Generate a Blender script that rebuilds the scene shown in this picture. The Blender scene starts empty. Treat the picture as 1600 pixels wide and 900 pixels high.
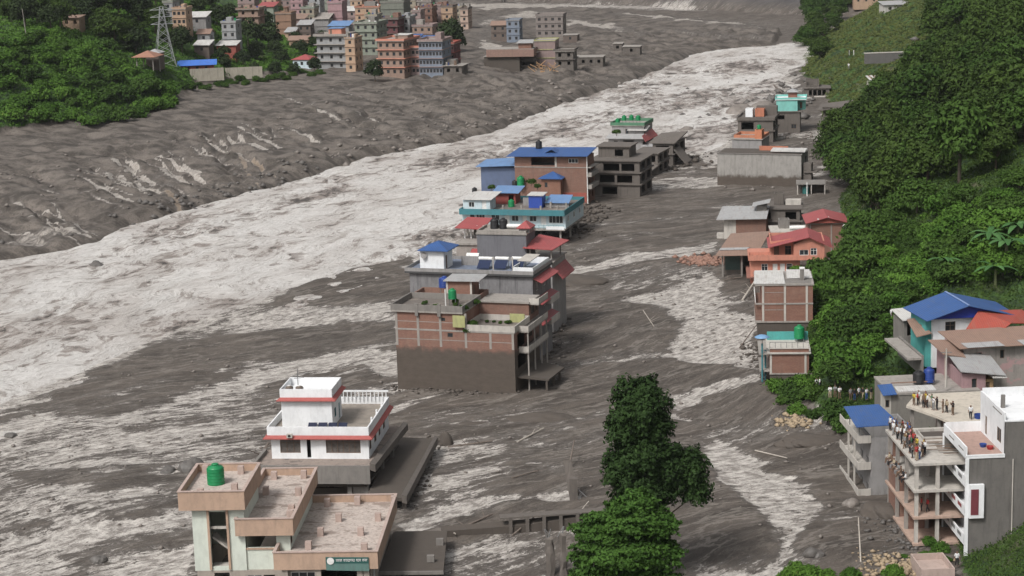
import bpy, bmesh, math, random
import numpy as np
from mathutils import Vector, Matrix
R = math.radians
rnd = random.Random(7)
# ---------------------------------------------------------------- camera
CAM_H, FPX, PITCH, ROLL = 75.0, 3100.0, math.atan(650/3100), R(1.8)
scene = bpy.context.scene
cd = bpy.data.cameras.new('camera'); cam = bpy.data.objects.new('camera', cd)
scene.collection.objects.link(cam); scene.camera = cam
cd.sensor_width = 36; cd.lens = 36*FPX/1600; cd.clip_start = 1; cd.clip_end = 6000
cam.matrix_world = Matrix.Translation((0, 0, CAM_H)) @ Matrix.Rotation(R(90)-PITCH, 4, 'X') @ Matrix.Rotation(-ROLL, 4, 'Z')
# ---------------------------------------------------------------- light
SUN_EL, SUN_AZ = R(50), R(-142)      # azimuth measured from +Y towards +X
w = bpy.data.worlds.new('World'); scene.world = w; w.use_nodes = True
nt = w.node_tree; bg = nt.nodes['Background']; sky = nt.nodes.new('ShaderNodeTexSky')
sky.sky_type = 'NISHITA'; sky.sun_disc = False; sky.sun_elevation = SUN_EL; sky.sun_rotation = SUN_AZ
sky.air_density = 1.0; sky.dust_density = 6.0; sky.ozone_density = 1.0
hs = nt.nodes.new('ShaderNodeHueSaturation'); hs.inputs['Saturation'].default_value = 0.15
nt.links.new(sky.outputs[0], hs.inputs['Color']); nt.links.new(hs.outputs[0], bg.inputs[0])
bg.inputs[1].default_value = 0.074
sl = bpy.data.lights.new('sun', 'SUN'); sl.energy = 1.5; sl.angle = R(11); sl.color = (1, .97, .93)
so = bpy.data.objects.new('sun', sl); scene.collection.objects.link(so)
sd = Vector((math.sin(SUN_AZ)*math.cos(SUN_EL), math.cos(SUN_AZ)*math.cos(SUN_EL), math.sin(SUN_EL)))
so.rotation_euler = sd.to_track_quat('Z', 'Y').to_euler(); so.location = (0, 300, 300)
vs = scene.view_settings; vs.view_transform = 'Standard'; vs.look = 'None'; vs.gamma = 1; vs.use_curve_mapping = False
vs.exposure = 0.74
# ---------------------------------------------------------------- pixel <-> ground
def unp(px, py, z=0.0):
    x, y = px-800, 450-py
    c, s = math.cos(-ROLL), math.sin(-ROLL); ux, uy = x*c-y*s, x*s+y*c
    Y = FPX*math.cos(PITCH)+uy*math.sin(PITCH); Z = -FPX*math.sin(PITCH)+uy*math.cos(PITCH); t = (z-CAM_H)/Z
    return ux*t, Y*t
def prj(X, Y, z):
    dz = z-CAM_H; f = Y*math.cos(PITCH)-dz*math.sin(PITCH); up = Y*math.sin(PITCH)+dz*math.cos(PITCH)
    ux, uy = X/f*FPX, up/f*FPX; c, s = math.cos(ROLL), math.sin(ROLL)
    return 800+ux*c-uy*s, 450-(ux*s+uy*c)
# ---------------------------------------------------------------- tagging and linking
def tag(o, label=None, cat=None, group=None, kind=None):
    if label: o['label'] = label
    if cat: o['category'] = cat
    if group: o['group'] = group
    if kind: o['kind'] = kind
    return o
def link(o, parent=None):
    scene.collection.objects.link(o)
    if parent: o.parent = parent
    return o
def empty(name, loc, rz=0, label=None, cat=None, group=None):
    o = bpy.data.objects.new(name, None); o.empty_display_size = .3
    link(o); o.location = loc; o.rotation_euler = (0, 0, rz); return tag(o, label, cat, group)
def children(o): return [c for c in scene.collection.objects if c.parent == o]
def kids_of(protos):
    return {p: [(c, [g for g in bpy.data.objects if g.parent == c]) for c in bpy.data.objects if c.parent == p] for p in protos}
def dup(kmap, root, loc, rz=0, sc=1, label=None, group=None, tilt=0):
    r = root.copy(); link(r); r.location = loc; r.rotation_euler = (tilt, 0, rz)
    r.scale = (sc, sc, sc) if not isinstance(sc, tuple) else sc
    if label: r['label'] = label
    if group: r['group'] = group
    for c, gs in kmap[root]:
        c2 = c.copy(); link(c2, r)
        for g in gs: link(g.copy(), c2)
    return r
# ---------------------------------------------------------------- noise (numpy)
def _hash(ix, iy, seed):
    h = (ix.astype(np.int64)*374761393 + iy.astype(np.int64)*668265263 + seed*1442695041) & 0xffffffff
    h = ((h ^ (h >> 13))*1274126177) & 0xffffffff
    return ((h ^ (h >> 16)) & 0xffffff)/float(0xffffff)
def vn(x, y, seed=0):
    x0, y0 = np.floor(x), np.floor(y); fx, fy = x-x0, y-y0
    fx = fx*fx*(3-2*fx); fy = fy*fy*(3-2*fy)
    a, b = _hash(x0, y0, seed), _hash(x0+1, y0, seed); c, d = _hash(x0, y0+1, seed), _hash(x0+1, y0+1, seed)
    return (a+(b-a)*fx)*(1-fy)+(c+(d-c)*fx)*fy
def fbm(x, y, o=4, seed=0):
    s = 0; a = .5; t = 0
    for i in range(o):
        s = s+a*vn(x*2**i+i*17.3, y*2**i+i*9.1, seed+i*31); t += a; a *= .5
    return s/t
def ss(a, b, x): t = np.clip((x-a)/(b-a), 0, 1); return t*t*(3-2*t)
# ---------------------------------------------------------------- materials
MAT = {}
def newmat(name):
    m = bpy.data.materials.new(name); m.use_nodes = True; t = m.node_tree
    return m, t, t.nodes['Principled BSDF']
class N:
    """tiny node helper"""
    def __init__(s, t): s.t = t
    def n(s, typ, **kw):
        nd = s.t.nodes.new(typ)
        for k, v in kw.items():
            if k.startswith('i_'): nd.inputs[k[2:]].default_value = v
            else: setattr(nd, k, v)
        return nd
    def l(s, a, b): s.t.links.new(a, b)
    def noise(s, vec, scale, detail=4, rough=.55, w=None):
        nd = s.n('ShaderNodeTexNoise'); nd.inputs['Scale'].default_value = scale
        nd.inputs['Detail'].default_value = detail; nd.inputs['Roughness'].default_value = rough
        s.l(vec, nd.inputs['Vector']); return nd.outputs['Fac']
    def mapv(s, vec, scale=(1,1,1), loc=(0,0,0)):
        nd = s.n('ShaderNodeMapping'); nd.inputs['Scale'].default_value = scale; nd.inputs['Location'].default_value = loc
        s.l(vec, nd.inputs['Vector']); return nd.outputs[0]
    def m(s, op, a, b=None, c=None, clamp=False):
        nd = s.n('ShaderNodeMath', operation=op, use_clamp=clamp)
        for i, v in enumerate((a, b, c)):
            if v is None: continue
            if isinstance(v, (int, float)): nd.inputs[i].default_value = v
            else: s.l(v, nd.inputs[i])
        return nd.outputs[0]
    def step(s, v, a, b):
        nd = s.n('ShaderNodeMapRange', interpolation_type='SMOOTHSTEP'); nd.inputs[1].default_value = a; nd.inputs[2].default_value = b
        s.l(v, nd.inputs[0]); return nd.outputs[0]
    def mix(s, f, a, b, blend='MIX'):
        nd = s.n('ShaderNodeMix', data_type='RGBA', blend_type=blend)
        for k, v in ((0, f), (6, a), (7, b)):
            if isinstance(v, (int, float)): nd.inputs[k].default_value = v
            elif isinstance(v, tuple): nd.inputs[k].default_value = (*v, 1) if len(v) == 3 else v
            else: s.l(v, nd.inputs[k])
        return nd.outputs[2]
    def bump(s, h, strength, dist, bsdf):
        nd = s.n('ShaderNodeBump'); nd.inputs['Strength'].default_value = strength; nd.inputs['Distance'].default_value = dist
        s.l(h, nd.inputs['Height']); s.l(nd.outputs[0], bsdf.inputs['Normal'])
MUD = (.055, .047, .041)
def wallmat(name, col, stain=.35, dark=(.09, .08, .07), mud=None, rough=.85, brick=False, mortar=None, scale=1.0, patch=None):
    """plaster / concrete / brick wall with rain stains; mud = world height up to which the flood coated it"""
    if name in MAT: return MAT[name]
    m, t, b = newmat(name); k = N(t)
    tc = k.n('ShaderNodeTexCoord'); ob = tc.outputs['Object']
    big = k.noise(ob, .35*scale, 5, .6)
    stre = k.noise(k.mapv(ob, (1.6, 1.6, .18)), 1.2*scale, 4, .6)
    fine = k.noise(ob, 5*scale, 3, .6)
    if brick:
        bt = k.n('ShaderNodeTexBrick'); bt.inputs['Scale'].default_value = 1
        bt.inputs['Brick Width'].default_value = .24; bt.inputs['Row Height'].default_value = .085
        bt.inputs['Mortar Size'].default_value = .012
        bt.inputs['Color1'].default_value = (*col, 1); bt.inputs['Color2'].default_value = (col[0]*.72, col[1]*.68, col[2]*.7, 1)
        bt.inputs['Mortar'].default_value = (*(mortar or (.17, .135, .11)), 1)
        k.l(tc.outputs['UV'], bt.inputs['Vector']); c = bt.outputs['Color']
        rows = k.noise(k.mapv(ob, (.25, .25, 2.2)), 1.0, 3, .6)
        c = k.mix(k.m('MULTIPLY', k.step(rows, .35, .75), .4), c, (col[0]*.55, col[1]*.5, col[2]*.52))
        c = k.mix(k.m('MULTIPLY', k.step(big, .5, .75), .25), c, (.30, .23, .18))
    else:
        c = k.mix(k.m('MULTIPLY', k.step(big, .35, .7), .5), col, tuple(x*.80 for x in col))
    c = k.mix(k.m('MULTIPLY', k.step(stre, .48, .78), stain), c, dark)
    c = k.mix(k.m('MULTIPLY', k.step(fine, .5, .8), stain*.5), c, tuple(x*.6 for x in col))
    gr = k.noise(k.mapv(ob, (1, 1, .55), (3, 7, 1)), 1.1*scale, 8, .75)
    c = k.mix(k.m('MULTIPLY', k.step(gr, .44, .66), .18+stain*.55), c, tuple(x*.45+.03 for x in col))
    if patch:
        pn = k.noise(k.mapv(ob, (.55, 1.0, 1)), .5, 7, .68); c = k.mix(k.m('MULTIPLY', k.step(pn, .54, .60), .85), c, patch)
    if mud is not None:
        g = k.n('ShaderNodeNewGeometry'); sx = k.n('ShaderNodeSeparateXYZ'); k.l(g.outputs['Position'], sx.inputs[0])
        zz = k.m('ADD', sx.outputs[2], k.m('MULTIPLY', k.m('SUBTRACT', k.noise(ob, .5, 5, .65), .5), 2.6))
        f = k.step(zz, mud+.5, mud-.5)
        mc = k.mix(k.noise(k.mapv(ob, (.5, .5, 1.3)), 1.2, 8, .75), (.040, .031, .025), (.115, .092, .074))
        c = k.mix(f, c, mc)
    k.l(c, b.inputs['Base Color']); b.inputs['Roughness'].default_value = rough
    k.bump(k.noise(ob, 3, 4, .6), .35, .05, b)
    MAT[name] = m; return m
def sheetmat(name, col, rust=.2, rough=.5, pitch=.28, axis='x', dirt=(.22, .15, .11)):
    """corrugated metal sheet"""
    if name in MAT: return MAT[name]
    m, t, b = newmat(name); k = N(t); tc = k.n('ShaderNodeTexCoord'); ob = tc.outputs['Object']
    wv = k.n('ShaderNodeTexWave', wave_type='BANDS', bands_direction=axis.upper(), wave_profile='SIN'); wv.inputs['Scale'].default_value = .314/pitch
    wv.inputs['Distortion'].default_value = .1; k.l(ob, wv.inputs['Vector'])
    big = k.noise(ob, .5, 5, .6); st = k.noise(k.mapv(ob, (2.0, .4, .4) if axis == 'x' else (.4, 2.0, .4)), 1.0, 4, .6)
    c = k.mix(k.m('MULTIPLY', k.step(big, .4, .75), .5), col, tuple(x*.72 for x in col))
    c = k.mix(k.m('MULTIPLY', k.step(st, .5, .75), rust), c, dirt)
    c = k.mix(k.m('MULTIPLY', k.step(k.noise(ob, 1.3, 8, .75), .45, .7), .5), c, tuple(x*.5+.05 for x in col))
    c = k.mix(k.m('MULTIPLY', wv.outputs['Fac'], .25), c, tuple(x*.5 for x in col))
    k.l(c, b.inputs['Base Color']); b.inputs['Roughness'].default_value = rough; b.inputs['Specular IOR Level'].default_value = .3
    k.bump(wv.outputs['Fac'], .5, .04, b); MAT[name] = m; return m
def plain(name, col, rough=.6, var=.25, scale=3, spec=.4, metal=0):
    if name in MAT: return MAT[name]
    m, t, b = newmat(name); k = N(t); tc = k.n('ShaderNodeTexCoord')
    f = k.noise(tc.outputs['Object'], scale, 4, .6)
    k.l(k.mix(k.m('MULTIPLY', k.step(f, .35, .7), var), col, tuple(x*.45 for x in col)), b.inputs['Base Color'])
    b.inputs['Roughness'].default_value = rough; b.inputs['Specular IOR Level'].default_value = spec; b.inputs['Metallic'].default_value = metal
    MAT[name] = m; return m
glass = plain('dark_glass', (.03, .035, .04), .25, .5, .8, .5)
woodw = plain('window_timber', (.16, .11, .08), .7)
whitef = plain('white_paint', (.72, .72, .70), .6, .3)
black = plain('black_plastic', (.018, .018, .02), .45)
greenp = plain('green_plastic', (.01, .20, .07), .4, .2)
bluep = plain('blue_plastic', (.02, .05, .22), .4, .2)
ironm = plain('grey_iron', (.18, .18, .18), .5)
concrete = wallmat('concrete', (.30, .275, .25), .45)
concrete_d = wallmat('weathered_concrete', (.20, .185, .17), .6)
concrete_pale = wallmat('pale_concrete', (.46, .43, .39), .4)
mudcoat = wallmat('mud_coated', (.078, .064, .053), .3, (.035, .028, .023), scale=2)
brickm = wallmat('brick', (.27, .12, .08), .3, (.12, .07, .055), brick=True)
brick_m6 = wallmat('brick_muddy', (.26, .12, .085), .25, (.13, .09, .07), mud=6.3, brick=True)
brickold = wallmat('old_brick', (.24, .115, .08), .35, brick=True)
white_w = wallmat('white_wall', (.74, .75, .76), .12, (.30, .28, .26))
black_stained = wallmat('stained_grey_plaster', (.20, .195, .20), .85, (.05, .048, .05))
blue_r = sheetmat('blue_sheet', (.04, .10, .27), .4, dirt=(.10,.12,.17))
blue_r2 = sheetmat('pale_blue_sheet', (.14, .25, .45), .3)
red_r = sheetmat('red_sheet', (.34, .08, .08), .4, dirt=(.22,.09,.08))
orange_r = sheetmat('orange_sheet', (.33, .07, .05), .4)
zinc_r = sheetmat('zinc_sheet', (.36, .36, .36), .5)
whitezinc = sheetmat('white_sheet', (.55, .54, .52), .5)
rust_r = sheetmat('rusty_sheet', (.27, .18, .14), .7)
# ---------------------------------------------------------------- mesh helper
class MB:
    def __init__(s): s.v = []; s.f = []
    def box(s, x0, x1, y0, y1, z0, z1):
        n = len(s.v)
        s.v += [(x0,y0,z0),(x1,y0,z0),(x1,y1,z0),(x0,y1,z0),(x0,y0,z1),(x1,y0,z1),(x1,y1,z1),(x0,y1,z1)]
        s.f += [tuple(n+i for i in q) for q in ((0,3,2,1),(4,5,6,7),(0,1,5,4),(1,2,6,5),(2,3,7,6),(3,0,4,7))]; return s
    def quad(s, a, b, c, d):
        n = len(s.v); s.v += [a, b, c, d]; s.f.append((n, n+1, n+2, n+3)); return s
    def poly(s, pts):
        n = len(s.v); s.v += list(pts); s.f.append(tuple(range(n, n+len(pts)))); return s
    def bar(s, a, b, r, n=6, r2=None):
        a, b = Vector(a), Vector(b); d = b-a
        if d.length < 1e-6: return s
        q = d.to_track_quat('Z', 'Y'); r2 = r if r2 is None else r2; i0 = len(s.v)
        for p, rr in ((a, r), (b, r2)):
            for i in range(n):
                t = 2*math.pi*i/n+.4; s.v.append(tuple(p+q @ Vector((rr*math.cos(t), rr*math.sin(t), 0))))
        for i in range(n): j = (i+1) % n; s.f.append((i0+i, i0+j, i0+n+j, i0+n+i))
        s.f.append(tuple(i0+i for i in reversed(range(n)))); s.f.append(tuple(i0+n+i for i in range(n))); return s
    def lathe(s, cx, cy, prof, n=16):
        i0 = len(s.v)
        for r, z in prof:
            for i in range(n): t = 2*math.pi*i/n; s.v.append((cx+r*math.cos(t), cy+r*math.sin(t), z))
        for k in range(len(prof)-1):
            for i in range(n):
                j = (i+1) % n; s.f.append((i0+k*n+i, i0+k*n+j, i0+(k+1)*n+j, i0+(k+1)*n+i))
        s.f.append(tuple(i0+i for i in reversed(range(n)))); s.f.append(tuple(i0+(len(prof)-1)*n+i for i in range(n))); return s
    def slab(s, pts, t):
        """thick sheet: pts = top outline (3D), t = thickness downwards"""
        n = len(pts); i0 = len(s.v); s.v += [tuple(p) for p in pts] + [(p[0], p[1], p[2]-t) for p in pts]
        s.f.append(tuple(range(i0, i0+n))); s.f.append(tuple(i0+n+i for i in reversed(range(n))))
        for i in range(n): j = (i+1) % n; s.f.append((i0+i, i0+n+i, i0+n+j, i0+j))
        return s
    def ring(s, x0, x1, y0, y1, z0, z1, t):
        o = [(x0,y0),(x1,y0),(x1,y1),(x0,y1)]; q = [(x0+t,y0+t),(x1-t,y0+t),(x1-t,y1-t),(x0+t,y1-t)]
        for i in range(4):
            j = (i+1) % 4
            s.quad((*o[i],z0),(*o[j],z0),(*o[j],z1),(*o[i],z1)); s.quad((*q[j],z0),(*q[i],z0),(*q[i],z1),(*q[j],z1))
            s.quad((*o[i],z1),(*o[j],z1),(*q[j],z1),(*q[i],z1)); s.quad((*o[j],z0),(*o[i],z0),(*q[i],z0),(*q[j],z0))
        return s
    def build(s, name, mat, parent=None, smooth=False):
        me = bpy.data.meshes.new(name); me.from_pydata(s.v, [], s.f)
        uv = me.uv_layers.new(name='UVMap'); nv = len(me.loops)
        co = np.empty(len(me.vertices)*3); me.vertices.foreach_get('co', co); co = co.reshape(-1, 3)
        nr = np.empty(len(me.polygons)*3); me.polygons.foreach_get('normal', nr); nr = np.abs(nr.reshape(-1, 3))
        lt = np.empty(len(me.polygons), int); me.polygons.foreach_get('loop_total', lt); vi = np.empty(nv, int); me.loops.foreach_get('vertex_index', vi)
        ln = np.repeat(nr, lt, axis=0); c = co[vi]; top = (ln[:,2] > ln[:,0]) & (ln[:,2] > ln[:,1]); side = (ln[:,0] > ln[:,1]) & ~top
        u = np.where(side, c[:,1], c[:,0]); v = np.where(top, c[:,1], c[:,2]); uv.data.foreach_set('uv', np.stack([u, v], 1).ravel())
        if smooth: me.polygons.foreach_set('use_smooth', [True]*len(me.polygons))
        me.materials.append(mat); me.update(); o = bpy.data.objects.new(name, me); return link(o, parent)
def npmesh(name, verts, faces, mat, smooth=False, attrs=None, corner=4):
    me = bpy.data.meshes.new(name); nv, nf = len(verts), len(faces)
    me.vertices.add(nv); me.vertices.foreach_set('co', verts.astype(np.float32).ravel())
    me.loops.add(nf*corner); me.loops.foreach_set('vertex_index', faces.astype(np.int32).ravel())
    me.polygons.add(nf); me.polygons.foreach_set('loop_start', (np.arange(nf)*corner).astype(np.int32)); me.polygons.foreach_set('loop_total', np.full(nf, corner, np.int32))
    if smooth: me.polygons.foreach_set('use_smooth', np.ones(nf, bool))
    for k, a in (attrs or {}).items():
        if a.ndim == 1: at = me.attributes.new(k, 'FLOAT', 'POINT'); at.data.foreach_set('value', a.astype(np.float32))
        else: at = me.attributes.new(k, 'FLOAT_VECTOR', 'POINT'); at.data.foreach_set('vector', a.astype(np.float32).ravel())
    me.materials.append(mat); me.update(calc_edges=True); return me
# ================================================================ TERRAIN
def W(pts, z=0): return np.array([unp(x, y, z) for x, y in pts])
def inside(P, X, Y):
    r = np.zeros(X.shape, bool); n = len(P)
    for i in range(n):
        (x1, y1), (x2, y2) = P[i], P[(i+1) % n]
        c = (y1 > Y) != (y2 > Y); r ^= c & (X < (x2-x1)*(Y-y1)/((y2-y1) if y2 != y1 else 1e-9)+x1)
    return r
def dseg(P, X, Y, closed=True):
    d = np.full(X.shape, 1e9); n = len(P)
    for i in range(n if closed else n-1):
        a, b = P[i], P[(i+1) % n]; ab = b-a; L = ab@ab+1e-9
        t = np.clip(((X-a[0])*ab[0]+(Y-a[1])*ab[1])/L, 0, 1)
        d = np.minimum(d, np.hypot(X-a[0]-t*ab[0], Y-a[1]-t*ab[1]))
    return d
def sdist(P, X, Y):                      # positive inside
    d = dseg(P, X, Y); return np.where(inside(P, X, Y), d, -d)
RIV_L = [(-260,470),(-60,415),(0,405),(70,392),(130,382),(215,347),(330,315),(430,290),(480,275),(560,250),(640,232),(720,218),(790,198),(870,165),(960,135),(1030,108),(1090,82),(1150,73),(1275,67)]
RIV_R = [(1290,92),(1262,97),(1228,108),(1215,140),(1188,170),(1180,196),(1150,212),(1105,236),(1060,234),(1000,240),(940,250),(880,270),(800,300),(740,335),(700,365),(640,392),(620,402),(540,417),(475,437),(430,455),(400,468),(330,488),(270,510),(200,542),(130,572),(60,605),(0,622),(-80,665),(-260,760)]
RIV = W(RIV_L+RIV_R)
TER = W([(-420,262),(-100,238),(0,216),(70,208),(130,203),(200,189),(285,166),(330,138),(450,121),(500,113),(590,122),(722,120),(732,80),(742,40),(750,19)], 4)
TER = np.vstack([TER, [(-60, 1150), (-900, 1300), (-900, 450)]])
CLIFF = np.vstack([W([(560,0),(700,2),(860,3),(1000,9),(1120,17),(1262,24)]), [(260, 960), (900, 960), (900, 2500), (-1500, 2500), (-1500, 1700)]])
FX = [60,100,170,195,214,235,250,272,300,361,424,470,560,650,742,800,900,1300]
FV = [44,44,45,46,48.5,47,43,39.5,44,56,71,80,92,103,110,120,152,270]
CL = np.vstack([[(-900,1180),(-200,1150),(40,1080)], W([(1330,45),(1240,80),(1150,110),(1030,150),(900,195),(780,240),(640,290),(450,350),(250,430),(60,510),(-150,600),(-420,760)])])
_d = CL[-1]-CL[-2]; CL = np.vstack([CL, CL[-1]+_d/np.hypot(*_d)*700])
def flow(X, Y):
    best = np.full(X.shape, 1e18); U = np.zeros(X.shape); V = np.zeros(X.shape); acc = 0
    for i in range(len(CL)-1):
        a, b = CL[i], CL[i+1]; ab = b-a; L = math.hypot(*ab); dx, dy = X-a[0], Y-a[1]
        t = np.clip((dx*ab[0]+dy*ab[1])/L**2, 0, 1); ex, ey = dx-t*ab[0], dy-t*ab[1]; d = ex*ex+ey*ey
        m = d < best; best = np.where(m, d, best)
        U = np.where(m, acc+t*L, U); V = np.where(m, (ab[0]*dy-ab[1]*dx)/L, V); acc += L
    return U, V
# wash: pale silty water standing / running over the dark mud. (outline, strength, edge softness m)
WASH = [
 ([(335,500),(420,482),(520,472),(620,466),(622,500),(540,500),(430,515),(335,528)], .75, 2),
 ([(470,555),(560,540),(625,545),(625,590),(560,572),(500,580),(380,612),(240,640),(180,650),(300,605)], .85, 2),
 ([(-50,650),(60,640),(250,610),(430,590),(430,700),(410,740),(300,745),(280,900),(-50,900)], .55, 4),
 ([(-50,665),(100,628),(120,650),(0,720),(-50,720)], .75, 2),
 ([(0,725),(180,712),(240,722),(100,735),(0,738)], .8, 1),([(200,755),(280,750),(270,775),(180,775)], .8, 1),
 ([(0,835),(120,815),(290,805),(290,822),(120,835),(0,850)], .8, 1),([(130,890),(220,865),(300,850),(300,900),(130,905)], .85, 1),
 ([(30,770),(130,755),(150,770),(60,785)], .8, 1),([(200,690),(260,680),(300,688),(280,700),(220,700)],.8,1),
 ([(868,416),(960,400),(1060,388),(1122,374),(1122,395),(1060,404),(980,412),(900,428),(868,432)], .8, 1.5),
 ([(930,430),(1000,415),(1100,405),(1130,420),(1120,440),(1020,452),(930,458)], .42, 2),
 ([(962,468),(1050,446),(1098,425),(1124,418),(1122,440),(1145,478),(1185,500),(1190,560),(1182,585),(1110,575),(1060,566),(1034,550),(1040,528),(1060,505),(1035,482)], .88, 1.5),
 ([(872,566),(960,556),(1040,545),(1100,552),(1040,560),(960,566),(880,572)], .62, 1),
 ([(1040,614),(1120,598),(1190,588),(1208,600),(1110,618),(1062,648),(1085,660),(1040,655),(1048,632)], .85, 1),
 ([(900,640),(990,632),(1050,625),(1050,640),(960,645),(900,648)], .7, 1),
 ([(1088,692),(1120,684),(1180,702),(1205,735),(1250,742),(1265,775),(1250,796),(1190,800),(1130,764),(1100,742)], .9, 1.5),
 ([(1180,800),(1270,775),(1290,790),(1262,818),(1235,848),(1260,905),(1090,905),(1105,878),(1180,882),(1225,860),(1205,820)], .78, 1.5),
 ([(1280,800),(1340,790),(1390,800),(1340,812),(1290,812)], .45, 2),
 ([(628,818),(700,780),(790,769),(900,766),(900,776),(790,784),(700,808),(645,832)], .85, 1),
 ([(660,748),(690,742),(730,748),(735,758),(690,762),(660,760)], .8, .6),([(668,725),(680,722),(676,748),(662,748)], .8, .5),
 ([(700,880),(780,850),(850,835),(870,850),(860,905),(700,905)], .42, 2),
 ([(630,640),(760,628),(900,640),(880,662),(780,668),(660,668)], .30, 2),
 ([(980,290),(1060,276),(1130,278),(1128,292),(1000,297)], .7, 1),([(1000,268),(1060,256),(1090,262),(1010,276)], .6, 1),
 ([(1060,232),(1120,216),(1160,222),(1122,262),(1100,262),(1090,246)], .8, 1.5),
 ([(1200,205),(1292,202),(1290,216),(1200,215)], .6, 1),([(1258,262),(1290,256),(1294,270),(1262,274)], .8, 1),
 ([(940,345),(1100,330),(1125,336),(960,352),(900,362)], .45, 1.5),([(888,380),(1000,358),(1050,352),(980,372),(900,392)],.35,1.5),
 ([(540,-2),(700,0),(900,3),(1100,8),(1100,14),(880,8),(700,7),(540,8)], .85, 4),
 ([(700,18),(900,16),(1080,26),(1080,31),(900,24),(740,30)], .8, 4),
 ([(735,50),(800,30),(870,30),(880,44),(800,46),(760,90),(738,88)], .6, 4),
 ([(880,40),(960,48),(1010,62),(960,58),(880,50)], .8, 3),([(930,28),(1060,36),(1200,46),(1200,50),(1040,42)], .7, 3),
 ([(1020,50),(1140,58),(1250,62),(1140,64),(1030,58)], .5, 3),([(1040,20),(1260,30),(1262,60),(1040,50)], .25, 6),
 ([(765,96),(780,88),(745,78),(760,92)], .8, 1),([(560,128),(600,120),(600,134),(575,136)], .8, 1),
 ([(0,395),(60,388),(140,366),(120,360),(0,378)], .55, 1.5),
]
DARK = [ ([(100,604),(220,545),(330,525),(450,514),(622,504),(622,530),(520,545),(380,570),(250,600),(90,622)], .9, 1.5),
 ([(425,462),(475,440),(560,417),(640,400),(640,455),(520,472),(420,480)], 1, 1), ([(0,728),(180,730),(320,735),(300,752),(120,762),(0,770)], .7, 1),
 ([(0,810),(90,800),(130,812),(60,835),(0,838)], .8, 1),([(150,790),(300,780),(290,800),(180,815),(120,808)], .6, 1),
 ([(90,865),(220,835),(300,828),(300,845),(200,862),(130,885)], .6, 1), ([(60,640),(200,612),(330,600),(250,632),(80,655)], .6, 1),
 ([(880,480),(1000,478),(1055,500),(1056,520),(1032,545),(870,562)], 1, 1), ([(870,575),(1060,560),(1150,570),(1160,585),(1040,612),(870,620)], 1, 1),
 ([(1060,800),(1160,770),(1200,830),(1190,872),(1070,870)], .9, 1), ([(870,300),(1120,296),(1120,330),(880,350)], .8, 2) ]
STREAK = []          # erosion gullies in the left bank: (points, half width m, strength)
for x0, y0, L, dy, s_ in [(68,328,60,10,.8),(60,345,80,14,.9),(135,278,90,20,.9),(145,295,62,22,.8),(178,262,82,28,.8),(190,280,60,16,.9),(198,272,70,20,.8),(225,260,90,28,.9),(248,252,74,30,.6),(270,262,44,12,.8),
    (300,240,60,16,.7),(320,225,80,30,.8),(355,225,62,14,.7),(370,212,70,24,.8),(410,214,50,12,.6),(440,208,60,14,.6),(0,320,60,10,.5),(0,352,50,6,.5),(350,200,60,6,.5),(470,175,70,20,.45),(520,150,60,14,.5),(545,182,60,14,.5),(430,165,60,10,.4),(600,170,60,14,.35),(40,300,60,8,.35),(100,340,50,16,.6),(640,150,60,10,.3)]:
    STREAK.append((W([(x0, y0), (x0+L*.45, y0+dy*.45), (x0+L, y0+dy)], 2), 0.75, min(1, s_+.25)))
    STREAK.append((W([(x0-22, y0+9), (x0+L*.2, y0+dy*.5+9), (x0+L*.8, y0+dy+8)], 2), .6, s_*.8))
    STREAK.append((W([(x0+14, y0-7), (x0+L*.45, y0+dy*.3), (x0+L*.95, y0+dy*.95)], 2), .45, s_))
BROWN = [ (W([(395,255),(428,275),(440,285)], 1), .8, .9), (W([(375,252),(385,268),(408,290)], 1), .8, .8), (W([(262,302),(285,325),(300,328)], 1), 1.0, .9) ]
PADS = [(*unp(px, py, z), z+o, r, k) for px, py, z, o, r, k in [(1500,535,11.5,-1.5,14,.7),(1560,540,11.5,-1.5,12,.7),(1540,590,9,-2,11,.6),(1425,560,9.4,-.6,6,.5),(1500,625,7,-2,9,.5),(1580,640,6,-2,12,.45),(1430,640,3,-2,9,.5),(1520,670,3,-1.5,16,.4),(1580,690,5,-1,14,.3)]]
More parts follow.
